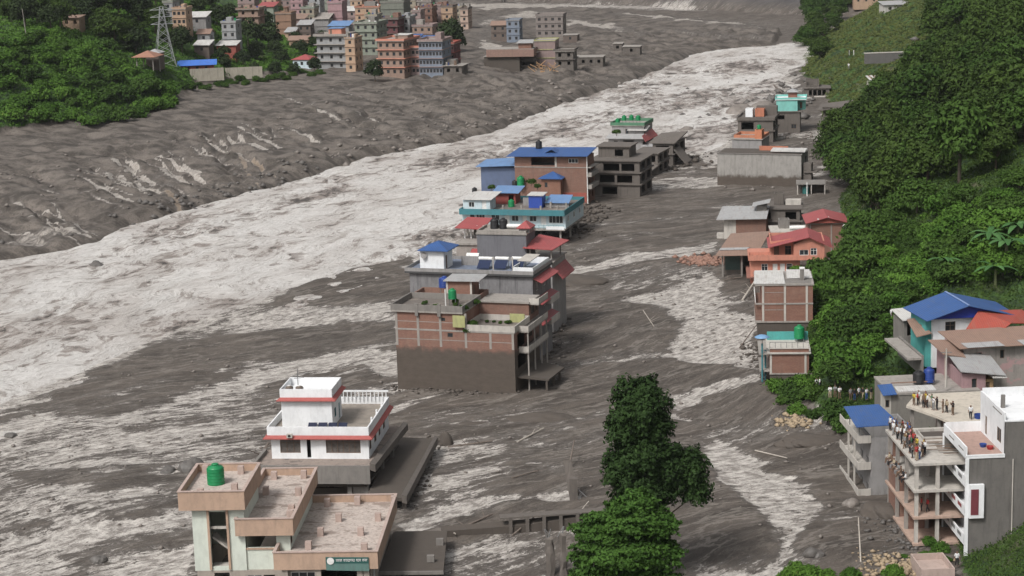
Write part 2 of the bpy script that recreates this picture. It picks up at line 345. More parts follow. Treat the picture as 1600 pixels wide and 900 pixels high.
def height(X, Y, detail=True, parts=False):
    dr = sdist(RIV, X, Y); wob = (fbm(X/9, Y/9, 3, 5)-.5)*7; drw = dr+wob*.5
    foot = np.interp(Y, FX, FV); wf = (fbm(X/14, Y/14, 3, 11)-.5)*8*np.interp(Y, [200, 350], [.3, 1]); e = X-foot+wf
    U, V = flow(X, Y); left = V < 0 if False else (X < np.interp(Y, [200,270,330,400,560,690,800,900,1100], [-150,-130,-108,-72,5,62,105,125,0]))
    dt = sdist(TER, X, Y)+(fbm(X/16, Y/16, 3, 3)-.5)*10
    h = np.zeros(X.shape)
    bank = 5.0*np.clip(np.maximum(-drw, 0)/(np.maximum(-drw, 0)+np.maximum(-dt, 0)+.01), 0, 1)**.8+1.0*ss(0, 3, -drw)
    bank = np.where(dt > 0, 6.0, bank); h = np.where(left, bank, h)
    ang = X/Y+(fbm(X/30, Y/30, 3, 14)-.5)*.02; hillL = ss(-.115, -.165, ang)
    h = h+np.where(dt > 0, hillL*np.minimum(np.maximum(dt, 0)*.42, 21)+(1-hillL)*np.minimum(np.maximum(dt-6, 0)*.05, 10), 0)
    sl = np.interp(Y, [206, 240, 450, 560, 700, 900], [.5, .6, .66, .50, .50, .55]); ep = np.maximum(e, 0)
    h = h+np.where(~left | (X > 60), sl*ep*ss(-2, 10, e)+1.2*ss(-14, 0, e)*ss(520, 300, Y)*ss(228, 250, Y), 0)
    dc = sdist(CLIFF, X, Y)+(fbm(X/25, Y/25, 3, 8)-.5)*14; h = h+np.maximum(dc, 0)*.62*ss(120, 60, X-160)+0
    h = np.minimum(h, 170)
    for a, b_, z_, r_, k_ in PADS:
        dd = np.hypot(X-a, (Y-b_)); h = np.minimum(h, z_+k_*np.maximum(dd-r_, 0)+0*h)
    green = np.maximum(ss(-1, 3, e)*(~left | (X > 60)), ss(0, 4, dt)*np.maximum(hillL, ss(-.085, -.105, ang)*.9))
    h = np.where(drw > -4, np.minimum(h, h*(1-ss(-4, 1, drw))-1.6*ss(-1.5, 1.5, drw)), h)
    if parts: return h, dr, drw, e, dt, dc, green, left, U, V, hillL
    return h
def ground_z(X, Y):
    return float(height(np.array([float(X)]), np.array([float(Y)]))[0])
def hit(px, py, off=0.0, z0=0.0, z1=60.0):
    """ground point under a pixel of the photograph (nearest hit walking away from the camera)"""
    x, y = px-800, 450-py; c, s = math.cos(-ROLL), math.sin(-ROLL); ux, uy = x*c-y*s, x*s+y*c
    Yd = FPX*math.cos(PITCH)+uy*math.sin(PITCH); Zd = -FPX*math.sin(PITCH)+uy*math.cos(PITCH)
    Yv = np.arange(160, 1500, .5); t = Yv/Yd; Xv = ux*t; Zv = CAM_H+Zd*t
    k = np.argmax(Zv <= height(Xv, Yv)+off); return float(Xv[k]), float(Yv[k]), float(Zv[k])
NR, NC = 980, 800
Yr = 120*np.exp(np.linspace(0, math.log(1900/120), NR)); Tc = np.tan(np.linspace(R(-23), R(23), NC))
GY = np.repeat(Yr[:, None], NC, 1); GX = GY*Tc[None, :]
h, dr, drw, e, dt, dc, green, left, U, V, hillL = height(GX, GY, parts=True)
wet = np.zeros(GX.shape)
wx = (fbm(GX/5, GY/5, 4, 21)-.5); wy = (fbm(GX/5, GY/5, 4, 22)-.5)
def bbox(P, pad): return np.nonzero((GX > P[:,0].min()-pad) & (GX < P[:,0].max()+pad) & (GY > P[:,1].min()-pad) & (GY < P[:,1].max()+pad))
for pts, v, soft in WASH:
    P = W(pts, 0 if pts[0][1] > 140 else 1); ix = bbox(P, 8); far = np.clip(GY[ix]/280, .8, 3)
    d = sdist(P, GX[ix], GY[ix])+wx[ix]*5*far+wy[ix]*3*far; wet[ix] = np.maximum(wet[ix], v*ss(-soft*far, soft*far*1.2, d))
for P, hw, v in STREAK:
    ix = bbox(P, 6); d = dseg(P, GX[ix], GY[ix], False)+wx[ix]*1.3+wy[ix]*.8; wet[ix] = np.maximum(wet[ix], v*ss(hw*1.5, hw*.2, d))
edg = fbm(U/18, V/4, 4, 44); wet = np.maximum(wet, .75*ss(-16, -1, drw+(edg-.55)*26)*(~left))
wet = np.maximum(wet, .40*ss(.57, .70, fbm(GX/34, GY/20, 4, 47))*(~left)*ss(760, 560, GY))
wet = np.maximum(wet, .70*ss(.50, .60, fbm(GX*.81/60+GY*.59/60, (-GX*.59+GY*.81)/7, 4, 48))*(~left)*ss(16, -14, GX+wx*40))
for pts, v, soft in DARK:
    P = W(pts); ix = bbox(P, 8); d = sdist(P, GX[ix], GY[ix])+wx[ix]*7+wy[ix]*4; wet[ix] = wet[ix]*(1-.92*v*ss(-soft*1.3, soft*2, d))
brown = np.zeros(GX.shape)
for P, hw, v in BROWN:
    ix = bbox(P, 6); d = dseg(P, GX[ix], GY[ix], False)+wx[ix]*3; brown[ix] = np.maximum(brown[ix], v*ss(hw*2, hw*.3, d)); wet[ix] = np.maximum(wet[ix], .8*v*ss(hw*2, hw*.3, d))
cracks = .5*ss(-6, -1, drw)*(fbm(U/6, V/2.5, 3, 40) > .55)
flat_ = (1-green)*(1-ss(2, 14, dc))
_w = (fbm(GX/60, GY/60, 3, 201)-.5)*26
U2 = np.where(left, U, GX*math.cos(R(36))+GY*math.sin(R(36))); V2 = np.where(left, V, -GX*math.sin(R(36))+GY*math.cos(R(36))+_w)
streaky = fbm(U2/24, V2/4.5, 4, 33); mid = fbm(U2/8, V2/2.4, 4, 34); fin = fbm(GX/1.6, GY/1.6, 3, 35)
iso = fbm(GX/11, GY/11, 4, 36)
h = h+flat_*((iso-.5)*.7+(streaky-.5)*.25+(mid-.5)*.22*(1-.6*wet)+(fin-.5)*.30*(1-.6*wet)-.35*wet)*ss(1, -3, drw)
leftbank = left & (dt < 2) & (dr < 0)
_g = np.array(unp(290,330,2))-np.array(unp(125,268,2)); _g /= np.hypot(*_g); UG = GX*_g[0]+GY*_g[1]; VG = -GX*_g[1]+GY*_g[0]
gul = 1-np.abs(2*fbm(UG/70+wx*.6, VG/7.5+wy*1.4, 2, 66)-1)
h = h+np.where(leftbank, -(gul**3-.4)*2.2*ss(-2, -10, drw)*ss(-95, -40, drw), 0); wet = np.where(leftbank, np.maximum(wet, .50*ss(.90, .97, gul)*ss(-3, -10, drw)*ss(-85, -35, drw)*ss(.4,.6,fbm(GX/40, GY/40, 2, 67))), wet)
rg = 1-np.abs(2*fbm(U/9+.5*V/9, V/22, 4, 55)-1); h = h+np.where(leftbank, (fbm(GX/7, GY/7, 4, 56)-.5)*2.4*flat_*ss(0, -4, drw), 0)
clump = fbm(GX/5.5, GY/5.5, 4, 77); h = h+green*(clump-.35)*np.interp(GY, [210, 250, 700], [.5, 4.8, 5.0])
h = h+ss(2, 20, dc)*(fbm(GX/14, GY/9, 4, 61)-.5)*8
h = np.where(drw > 0, np.minimum(h, -.9), h)
verts = np.stack([GX, GY, h], -1).reshape(-1, 3)
idx = np.arange(NR*NC).reshape(NR, NC); faces = np.stack([idx[:-1,:-1], idx[:-1,1:], idx[1:,1:], idx[1:,:-1]], -1).reshape(-1, 4)
def groundmat():
    m, t, b = newmat('flood_mud'); k = N(t)
    A = lambda n: k.n('ShaderNodeAttribute', attribute_name=n)
    g = k.n('ShaderNodeNewGeometry'); P = g.outputs['Position']; fl = A('flow').outputs['Vector']
    wetA, grA, brA, clA, lbA = [A(x).outputs['Fac'] for x in ('wet', 'green', 'brown', 'cliff', 'bank')]
    n1 = k.noise(k.mapv(fl, (.07, .22, 1)), 1, 9, .72); n2 = k.noise(k.mapv(fl, (.35, .8, 1)), 1, 7, .75); n3 = k.noise(P, 1.4, 4, .65); n4 = k.noise(P, .12, 5, .6)
    nf = k.noise(P, 5, 3, .6)
    n5 = k.noise(k.mapv(fl, (.22, .8, 1)), 1, 7, .75); n6 = k.noise(P, 2.6, 5, .7)
    mudc = k.mix(k.step(n1, .38, .62), (.050, .0412, .0345), (.110, .092, .078))
    rd = k.m('ABSOLUTE', k.m('SUBTRACT', k.noise(k.mapv(fl, (.045, .17, 1)), 1, 5, .6), .5)); rd2 = k.m('ABSOLUTE', k.m('SUBTRACT', k.noise(k.mapv(fl, (.10, .5, 1), (4, 9, 0)), 1, 5, .62), .5))
    mudc = k.mix(k.m('MULTIPLY', k.step(rd, .022, .004), .55), mudc, (.24, .215, .19)); mudc = k.mix(k.m('MULTIPLY', k.step(rd2, .025, .004), .32), mudc, (.22, .195, .17))
    mudc = k.mix(k.m('MULTIPLY', k.step(n5, .50, .68), .55), mudc, (0.099, 0.087, 0.078))
    mudc = k.mix(k.m('MULTIPLY', k.step(n3, .48, .72), .4), mudc, (0.090, 0.078, 0.069))
    mudc = k.mix(k.m('MULTIPLY', k.step(n6, .56, .70), .5), mudc, (0.021, 0.018, 0.016))
    mudc = k.mix(k.m('MULTIPLY', k.step(n4, .5, .7), .35), mudc, (0.078, 0.065, 0.054))
    bankc = k.mix(k.step(k.noise(k.mapv(fl, (.22, .10, 1)), 1, 8, .7), .40, .60), (.056, .047, .040), (.158, .136, .118))
    bankc = k.mix(k.m('MULTIPLY', k.step(n6, .48, .66), .6), bankc, (0.033, 0.030, 0.026))
    bankc = k.mix(k.m('MULTIPLY', k.step(n3, .55, .72), .5), bankc, (0.162, 0.144, 0.129))
    mudc = k.mix(lbA, mudc, bankc)
    mudc = k.mix(k.m('MULTIPLY', k.step(nf, .66, .74), .5), mudc, (0.180, 0.162, 0.144))
    w = k.m('ADD', k.m('MULTIPLY', k.m('SUBTRACT', n2, .5), 1.3), k.m('MULTIPLY', k.m('SUBTRACT', n5, .5), 1.9))
    w = k.m('ADD', w, k.m('MULTIPLY', k.m('SUBTRACT', n6, .5), .9)); w = k.m('ADD', w, k.m('MULTIPLY', k.m('SUBTRACT', k.noise(k.mapv(fl, (.05, .16, 1)), 1, 7, .7), .5), 1.6)); w = k.m('ADD', wetA, k.m('MULTIPLY', w, k.m('SUBTRACT', 1, k.m('MULTIPLY', lbA, .8))))
    foam = k.mix(k.step(k.noise(k.mapv(fl, (.45, 1.0, 1)), 1, 8, .8), .40, .60), (.19, .168, .15), (.56, .525, .485))
    foam = k.mix(k.m('MULTIPLY', k.step(n6, .54, .68), .6), foam, (0.096, 0.084, 0.075))
    foam = k.mix(k.m('MULTIPLY', lbA, .45), foam, (.25, .22, .19))
    foam = k.mix(brA, foam, (0.204, 0.156, 0.114))
    damp = k.mix(k.step(n2, .4, .65), (0.072, 0.062, 0.055), (0.144, 0.128, 0.114))
    c = k.mix(k.m('MULTIPLY', k.step(w, .12, .42), k.step(wetA, .02, .22)), mudc, damp)
    wf = k.m('MULTIPLY', k.step(w, .47, .63), k.step(wetA, .05, .35))
    c = k.mix(wf, c, foam)
    gr = k.mix(k.step(k.noise(P, .35, 6, .65), .38, .62), (.018, .038, .012), (.05, .10, .022))
    gr = k.mix(k.m('MULTIPLY', k.step(k.noise(P, .09, 4, .6), .55, .68), .6), gr, (.11, .095, .06))
    c = k.mix(k.step(k.m('ADD', grA, k.m('MULTIPLY', k.m('SUBTRACT', n3, .5), .5)), .4, .6), c, gr)
    cl = k.mix(k.step(k.noise(k.mapv(P, (.03, .03, .1)), 1, 6, .6), .4, .65), (.045, .043, .046), (.085, .078, .077))
    c = k.mix(clA, c, cl)
    k.l(c, b.inputs['Base Color']); b.inputs['Specular IOR Level'].default_value = .35
    rr = k.m('SUBTRACT', .72, k.m('MULTIPLY', wf, .25)); k.l(rr, b.inputs['Roughness'])
    hh = k.m('ADD', k.m('MULTIPLY', n2, .9), k.m('ADD', k.m('MULTIPLY', n3, .5), k.m('MULTIPLY', nf, .18)))
    k.bump(hh, .6, .6, b); return m
lb = np.where(left & (dt < 6), 1.0, 0)*ss(6, 0, dt)*(1-ss(0, 10, dc))
gme = npmesh('ground', verts, faces, groundmat(), True, {'wet': wet.ravel(), 'green': green.ravel(), 'brown': brown.ravel(), 'cliff': ss(1, 12, dc).ravel(),
    'bank': lb.ravel(), 'flow': np.stack([U2, V2, 0*U], -1).reshape(-1, 3)})
tag(link(bpy.data.objects.new('ground', gme)), kind='structure')
def zat(X, Y):
    r = np.log(np.maximum(Y, 121)/120)/math.log(1900/120)*(NR-1); c = (np.arctan2(X, Y)+R(23))/R(46)*(NC-1)
    r = np.clip(r, 0, NR-1.001); c = np.clip(c, 0, NC-1.001); i, j = r.astype(int), c.astype(int); a, b = r-i, c-j
    return (h[i,j]*(1-a)+h[i+1,j]*a)*(1-b)+(h[i,j+1]*(1-a)+h[i+1,j+1]*a)*b
def hit(px, py, off=0.0):
    x, y = px-800, 450-py; c, s = math.cos(-ROLL), math.sin(-ROLL); ux, uy = x*c-y*s, x*s+y*c
    Yd = FPX*math.cos(PITCH)+uy*math.sin(PITCH); Zd = -FPX*math.sin(PITCH)+uy*math.cos(PITCH)
    Yv = np.arange(160, 1500, .5); t = Yv/Yd; Xv = ux*t; k = np.argmax(CAM_H+Zd*t <= zat(Xv, Yv)+off)
    return float(Xv[k]), float(Yv[k]), float(CAM_H+Zd*t[k])
# ---------------------------------------------------------------- river
keep = (dr > -14) & (GY > 130)
hw_ = fbm(U/7, V/4.2, 5, 91); hr = 1-np.abs(2*fbm(U/13, V/6, 4, 92)-1); turb = ss(.45, .7, fbm(U/60, V/22, 3, 93))
zr = -.45+(hw_-.5)*1.1*(.5+1.1*turb)+(hr-.5)*.5*(.3+turb)
k_ = keep; fm = (k_[:-1,:-1] & k_[:-1,1:] & k_[1:,1:] & k_[1:,:-1]).reshape(-1); rf = faces[fm]
used, inv = np.unique(rf, return_inverse=True); rv = np.stack([GX, GY, zr], -1).reshape(-1, 3)[used]; rf = inv.reshape(rf.shape)
def rivermat():
    m, t, b = newmat('silty_water'); k = N(t); A = lambda n: k.n('ShaderNodeAttribute', attribute_name=n)
    g = k.n('ShaderNodeNewGeometry'); P = g.outputs['Position']; fl = A('flow').outputs['Vector']; tu = A('turb').outputs['Fac']; ed = A('edge').outputs['Fac']; wv = A('wave').outputs['Fac']
    wp = k.n('ShaderNodeTexNoise'); wp.inputs['Scale'].default_value = .09; wp.inputs['Detail'].default_value = 4; k.l(P, wp.inputs['Vector'])
    va = k.n('ShaderNodeVectorMath', operation='MULTIPLY_ADD'); va.inputs[1].default_value = (12, 12, 0); k.l(wp.outputs['Color'], va.inputs[0]); k.l(fl, va.inputs[2]); fw = va.outputs[0]
    n1 = k.noise(k.mapv(fw, (.16, .36, 1)), 1, 10, .74); n2 = k.noise(k.mapv(fw, (.45, 1.1, 1)), 1, 8, .74); n0 = k.noise(k.mapv(fw, (.02, .06, 1)), 1, 6, .62); n3 = k.noise(k.mapv(fw, (.035, .40, 1)), 1, 9, .7)
    c = k.mix(k.step(n2, .30, .58), (.40, .372, .348), (.63, .61, .585))
    c = k.mix(k.m('MULTIPLY', k.step(n0, .42, .62), .6), c, (.38, .34, .31))
    c = k.mix(k.m('MULTIPLY', k.step(n3, .56, .64), .5), c, (.27, .23, .20))
    d = k.m('ADD', n1, k.m('ADD', k.m('MULTIPLY', tu, .09), k.m('MULTIPLY', k.m('SUBTRACT', wv, .5), -.25)))
    d = k.m('ADD', d, k.m('ADD', k.m('MULTIPLY', k.m('SUBTRACT', n2, .5), .18), k.m('MULTIPLY', k.m('SUBTRACT', n0, .5), .35)))
    c = k.mix(k.m('MULTIPLY', k.step(d, .55, .59), .75), c, (.20, .162, .138))
    nA = k.m('ADD', k.noise(k.mapv(fw, (.42, 1.0, 1), (3, 5, 0)), 1, 8, .7), k.m('ADD', k.m('MULTIPLY', tu, .05), k.m('MULTIPLY', k.m('SUBTRACT', n0, .5), .25)))
    c = k.mix(k.m('MULTIPLY', k.step(nA, .575, .61), .6), c, (.17, .14, .12))  # small dark marks put wave shading into the water colour
    c = k.mix(k.m('MULTIPLY', k.step(nA, .65, .68), .8), c, (.045, .038, .033))
    c = k.mix(k.m('MULTIPLY', k.step(d, .635, .67), .9), c, (.05, .042, .036))
    k.l(c, b.inputs['Base Color']); b.inputs['Roughness'].default_value = .45; b.inputs['Specular IOR Level'].default_value = .4
    k.bump(k.m('ADD', n1, k.m('MULTIPLY', n2, .45)), .9, .8, b); return m
rme = npmesh('river', rv, rf, rivermat(), True, {'turb': turb.ravel()[used], 'edge': drw.ravel()[used], 'wave': hw_.ravel()[used], 'flow': np.stack([U, V, 0*U], -1).reshape(-1, 3)[used]})
tag(link(bpy.data.objects.new('river', rme)), kind='structure')
# ================================================================ BUILDINGS
class Bld:
    """local frame: x along the front, y away from the river-side viewer, z up (0 = anchor height)"""
    def __init__(s, name, label, cat, x, y, xr, yaw, d, z=0.0, base=None, group=None):
        s.x, s.y, s.xr, s.z = x, y, xr, z; s.yaw = R(yaw); X, Y = unp(x, y, z); s.X0, s.Y0 = X, Y; s.d = d
        c, n = math.cos(s.yaw), math.sin(s.yaw); lo, hi = .2, 200
        for _ in range(50):
            m = (lo+hi)/2
            if prj(X+c*m, Y+n*m, z)[0] < xr: lo = m
            else: hi = m
        s.w = lo; s.ppm = prj(X, Y, z)[1]-prj(X, Y, z+1)[1]; s.base = z if base is None else base
        s.root = empty(name, (X, Y, s.base), s.yaw, label, cat, group); s.dz = z-s.base
    def X(s, px): return (px-s.x)/(s.xr-s.x)*s.w
    def Z(s, py): return (s.y-py)/s.ppm
    def world(s, x, y, z): c, n = math.cos(s.yaw), math.sin(s.yaw); return (s.X0+x*c-y*n, s.Y0+x*n+y*c, s.z+z)
    def _fin(s, mb, name, mat, parent=None, smooth=False):
        mb.v = [(a, b, c+s.dz) for a, b, c in mb.v]; return mb.build(name, mat, parent or s.root, smooth)
    def box(s, name, mat, x0, x1, y0, y1, z0, z1, parent=None): return s._fin(MB().box(x0, x1, y0, y1, z0, z1), name, mat, parent)
    def ring(s, name, mat, x0, x1, y0, y1, z0, z1, t=.18, parent=None): return s._fin(MB().ring(x0, x1, y0, y1, z0, z1, t), name, mat, parent)
    def slab(s, name, mat, pts, t=.12, parent=None): return s._fin(MB().slab(pts, t), name, mat, parent)
    def bars(s, name, mat, segs, r=.06, parent=None):
        m = MB(); [m.bar(a, b, r) for a, b in segs]; return s._fin(m, name, mat, parent)
    def boxes(s, name, mat, lst, parent=None):
        m = MB(); [m.box(*q) for q in lst]; return s._fin(m, name, mat, parent)
    def gable(s, name, mat, x0, x1, y0, y1, z, rise, axis='x', t=.1, infill=None):
        if axis == 'x':
            ym = (y0+y1)/2; m = MB().slab([(x0,y0,z),(x1,y0,z),(x1,ym,z+rise),(x0,ym,z+rise)], t).slab([(x0,ym+.002,z+rise),(x1,ym+.002,z+rise),(x1,y1,z),(x0,y1,z)], t)
            tri = [[(x0+.5,y0+.5,z-.1),(x0+.5,y1-.5,z-.1),(x0+.5,ym,z+rise-.25)], [(x1-.5,y0+.5,z-.1),(x1-.5,y1-.5,z-.1),(x1-.5,ym,z+rise-.25)]]
        else:
            xm = (x0+x1)/2; m = MB().slab([(x0,y0,z),(xm,y0,z+rise),(xm,y1,z+rise),(x0,y1,z)], t).slab([(xm+.002,y0,z+rise),(x1,y0,z),(x1,y1,z),(xm+.002,y1,z+rise)], t)
            tri = [[(x0+.5,y0+.5,z-.1),(x1-.5,y0+.5,z-.1),(xm,y0+.5,z+rise-.25)], [(x0+.5,y1-.5,z-.1),(x1-.5,y1-.5,z-.1),(xm,y1-.5,z+rise-.25)]]
        r = s._fin(m, name, mat)
        if infill:
            q = MB(); [q.poly(p) for p in tri]; s._fin(q, 'gable_wall', infill)
        return r
    def hip(s, name, mat, x0, x1, y0, y1, z, rise, inset=None):
        i = min(x1-x0, y1-y0)/2 if inset is None else inset; ym = (y0+y1)/2; xm = (x0+x1)/2
        a, b = ((x0+i, ym, z+rise), (x1-i, ym, z+rise)) if x1-x0 >= y1-y0 else ((xm, y0+i, z+rise), (xm, y1-i, z+rise))
        c = [(x0,y0,z),(x1,y0,z),(x1,y1,z),(x0,y1,z)]; m = MB()
        if x1-x0 >= y1-y0: m.poly([c[0],c[1],b,a]); m.poly([c[1],c[2],b]); m.poly([c[2],c[3],a,b]); m.poly([c[3],c[0],a])
        else: m.poly([c[0],c[1],a]); m.poly([c[1],c[2],b,a]); m.poly([c[2],c[3],b]); m.poly([c[3],c[0],a,b])
        m.poly(c[::-1]); m.ring(x0, x1, y0, y1, z-.14, z-.003, .1); return s._fin(m, name, mat)
    def _map(s, face, x0, x1, y0, y1):
        if face == 'F': return lambda a, n, b: (a, y0+n, b)
        if face == 'B': return lambda a, n, b: (a, y1-n, b)
        if face == 'R': return lambda a, n, b: (x1-n, a, b)
        return lambda a, n, b: (x0+n, a, b)
    def shell(s, name, mat, x0, x1, y0, y1, z0, z1, ops=None, t=.22, frame=woodw, pane=glass, floor=None, faces='FLRB', parent=None):
        """four thick walls with real openings; ops: face -> [(a0, a1, z0, z1, kind)]"""
        ops = ops or {}; m = MB(); todo = []
        for F in faces:
            P = s._map(F, x0, x1, y0, y1); A0, A1 = (x0, x1) if F in 'FB' else (y0, y1); O = [o for o in ops.get(F, []) if o[0] > A0 and o[1] < A1]
            xs = sorted({A0, A1, *[v for o in O for v in o[:2]]}); zs = sorted({z0, z1, *[min(max(v, z0), z1) for o in O for v in o[2:4]]})
            for i in range(len(xs)-1):
                for j in range(len(zs)-1):
                    cx, cz = (xs[i]+xs[i+1])/2, (zs[j]+zs[j+1])/2
                    if any(o[0] < cx < o[1] and o[2] < cz < o[3] for o in O): continue
                    for n in (0, t): m.quad(P(xs[i], n, zs[j]), P(xs[i+1], n, zs[j]), P(xs[i+1], n, zs[j+1]), P(xs[i], n, zs[j+1]))
            for a0, a1, b0, b1, kd in O:
                m.quad(P(a0,0,b0), P(a1,0,b0), P(a1,t,b0), P(a0,t,b0)); m.quad(P(a0,0,b1), P(a1,0,b1), P(a1,t,b1), P(a0,t,b1))
                m.quad(P(a0,0,b0), P(a0,t,b0), P(a0,t,b1), P(a0,0,b1)); m.quad(P(a1,0,b0), P(a1,t,b0), P(a1,t,b1), P(a1,0,b1)); todo.append((P, a0, a1, b0, b1, kd))
            if F in 'FB' or True:
                m.quad(P(A0,0,z1), P(A1,0,z1), P(A1,t,z1), P(A0,t,z1)) if F in 'FB' else m.quad(P(A0+t,0,z1), P(A1-t,0,z1), P(A1-t,t,z1), P(A0+t,t,z1))
        r = s._fin(m, name, mat, parent)
        for P, a0, a1, b0, b1, kd in todo: s.opening(P, a0, a1, b0, b1, kd, frame, pane, t)
        return r
    def opening(s, P, a0, a1, b0, b1, kd, frame, pane, t=.22):
        if kd == 'v': return
        def bx(m, p, q, r, u, n0, n1):
            A, B = P(p, n0, r), P(q, n1, u); m.box(min(A[0],B[0]), max(A[0],B[0]), min(A[1],B[1]), max(A[1],B[1]), r, u)
        f = .07; m = MB()
        if kd == 'd':
            bx(m, a0, a1, b0, b1, t*.5, t*.7); o = s._fin(m, 'door', frame); q = MB(); h = (b0+b1)/2; bx(q, a1-.16, a1-.1, h-.06, h+.06, t*.3, t*.5-.002); s._fin(q, 'handle', ironm, o); return
        bx(m, a0, a0+f, b0, b1, .05, .12); bx(m, a1-f, a1, b0, b1, .05, .12); bx(m, a0+f, a1-f, b0, b0+f, .05, .12); bx(m, a0+f, a1-f, b1-f, b1, .05, .12)
        n = max(1, int(round((a1-a0)/.75)))
        for i in range(1, n):
            c = a0+(a1-a0)*i/n; bx(m, c-.03, c+.03, b0+f, b1-f, .055, .115)
        if b1-b0 > 1.1 and kd == 'g': c = b0+(b1-b0)*.68; bx(m, a0+f, a1-f, c-.025, c+.025, .06, .11)
        if kd == 'S': bx(m, a0-.1, a1+.1, b0-.1, b0-.003, -.12, .1)
        o = s._fin(m, 'window', frame); q = MB(); bx(q, a0+.01, a1-.01, b0+.01, b1-.01, .13, .15); s._fin(q, 'pane', pane, o)
def row(a0, a1, n, wdt, b0, b1, kind='w'):
    st = (a1-a0)/n; return [(a0+st*(i+.5)-wdt/2, a0+st*(i+.5)+wdt/2, b0, b1, kind) for i in range(n)]
def grid(a0, a1, n, wdt, floors, fh, sill=1.0, hgt=1.25, kind='w', skip=(), z0=0):
    r = []
    for f in range(floors):
        for i, o in enumerate(row(a0, a1, n, wdt, z0+f*fh+sill, z0+f*fh+sill+hgt, kind)):
            if (f, i) not in skip: r.append(o)
    return r
def block(name, label, cat, x, y, xr, yaw, d, z, floors, fh, wall, wf=2, ws=2, roof='flat', rmat=None, trim=None, para=.7, rise=1.6, frame=woodw, group=None, wwid=1.1, sink=3, sill=1.0, hgt=1.25, cabin=None, kind='w', overhang=.25, slab=None, skip=(), axis='x'):
    b = Bld(name, label, cat, x, y, xr, yaw, d, z, None, group); T = floors*fh; trim = trim or wall; slab = slab or concrete
    ops = {'F': grid(0, b.w, wf, wwid, floors, fh, sill, hgt, kind, skip) if wf else [], 'R': grid(0, d, ws, wwid, floors, fh, sill, hgt, kind) if ws else [], 'L': grid(0, d, ws, wwid, floors, fh, sill, hgt, kind) if ws else []}
    ops['F'] = [o for o in ops['F'] if o[3] < T]
    b.shell('wall', wall, 0, b.w, 0, d, -sink, T, ops, frame=frame)
    for f in range(1, floors+1):
        o = overhang if f < floors or roof == 'flat' else 0
        if f == floors and roof != 'flat': continue
        b.box('floor_slab' if f < floors else 'roof_slab', slab if f == floors else trim, -o, b.w+o, -o, d+o, f*fh-.1, f*fh+.1)
    if roof == 'flat' and para: b.ring('parapet', trim, -overhang, b.w+overhang, -overhang, d+overhang, T+.1, T+.1+para)
    if roof == 'gable': b.gable('roof', rmat, -.5, b.w+.5, -.5, d+.5, T+.05, rise, axis, infill=wall)
    if roof == 'hip': b.hip('roof', rmat, -.5, b.w+.5, -.5, d+.5, T+.1, rise)
    if roof == 'shed': b.slab('roof', rmat, [(-.5,-.6,T+.1),(b.w+.5,-.6,T+.1),(b.w+.5,d+.4,T+.1+rise),(-.5,d+.4,T+.1+rise)], .1)
    if roof == 'shed': b.boxes('roof_post', woodw, [(.02,.14,d-.16,d-.04,T,T+rise), (b.w-.14,b.w-.02,d-.16,d-.04,T,T+rise)])
    if roof == 'flat' and not cabin and group == 'houses crowded on the terrace of the town':
        q = random.Random(int(x*7+y)); cw = b.w*q.uniform(.25, .5); c0 = q.uniform(0, b.w-cw)
        b.box('stair_head', q.choice([wall, concrete, concrete_d, brickold, trim]), c0, c0+cw, d*.4, d*.8, T+.1, T+q.uniform(1.2, 2.8))
        for i in range(q.randint(1, 4)): u = q.uniform(.2, b.w-.5); b.box('roof_post', q.choice([concrete, whitef, woodw, greenp, bluep]), u, u+q.uniform(.2, .7), d*.1, d*.1+.4, T+.1, T+q.uniform(.9, 1.9))
    if cabin:
        cx0, cx1, cy0, cy1, ch, cm, cr = cabin; cx0 *= b.w; cx1 *= b.w; cy0 *= d; cy1 *= d
        b.shell('stair_cabin', cm, cx0, cx1, cy0, cy1, T+.1, T+.1+ch, {'F': [(cx0+.4, min(cx0+1.3, cx1-.1), T+.15, T+2.1, 'd')] if cx1-cx0 > 1.5 else []})
        b.slab('cabin_roof', cr, [(cx0-.3,cy0-.3,T+.2+ch),(cx1+.3,cy0-.3,T+.2+ch),(cx1+.3,cy1+.3,T+.35+ch),(cx0-.3,cy1+.3,T+.35+ch)], .12)
    return b
def tank(label, pos, r, h, mat, group='water tanks on the roofs', stand=0, name='water_tank', lidmat=None):
    t = empty(name, pos, 0, label, 'water tank', group)
    n = 5; prof = [(r*.98, stand)]
    for i in range(n):
        z = stand+h*.8*i/n; prof += [(r, z+.02*h), (r, z+h*.8/n*.7), (r*.95, z+h*.8/n*.85)]
    prof += [(r, stand+h*.8), (r*.85, stand+h*.9), (r*.45, stand+h*.96), (r*.4, stand+h)]
    MB().lathe(0, 0, prof, 18).build('tank_body', mat, t, True); MB().lathe(0, 0, [(r*.42, stand+h), (r*.42, stand+h*1.05), (r*.3, stand+h*1.07)], 14).build('lid', lidmat or mat, t, True)
    if stand:
        for sx in (-1, 1):
            for sy in (-1, 1): MB().bar((sx*r*.7, sy*r*.7, 0), (sx*r*.7, sy*r*.7, stand), .05).build('leg', ironm, t)
    return t
def heater(label, pos, rz, L=2.0, group='solar water heaters on the roofs'):
    t = empty('solar_heater', pos, rz, label, 'solar heater', group)
    m = MB(); m.slab([(-L/2,-.9,.25),(L/2,-.9,.25),(L/2,.6,1.3),(-L/2,.6,1.3)], .08); m.build('collector_panel', plain('collector', (.02,.03,.07), .3, .3), t)
    q = MB().bar((-L/2-.1,.75,1.5), (L/2+.1,.75,1.5), .28, 14); q.build('storage_drum', whitef, t, False)
    MB().bar((-L/2,.75,0), (-L/2,.75,1.25), .04).bar((L/2,.75,0), (L/2,.75,1.25), .04).bar((-L/2,-.8,0), (-L/2,-.8,.2), .04).bar((L/2,-.8,0), (L/2,-.8,.2), .04).build('frame', ironm, t)
    return t
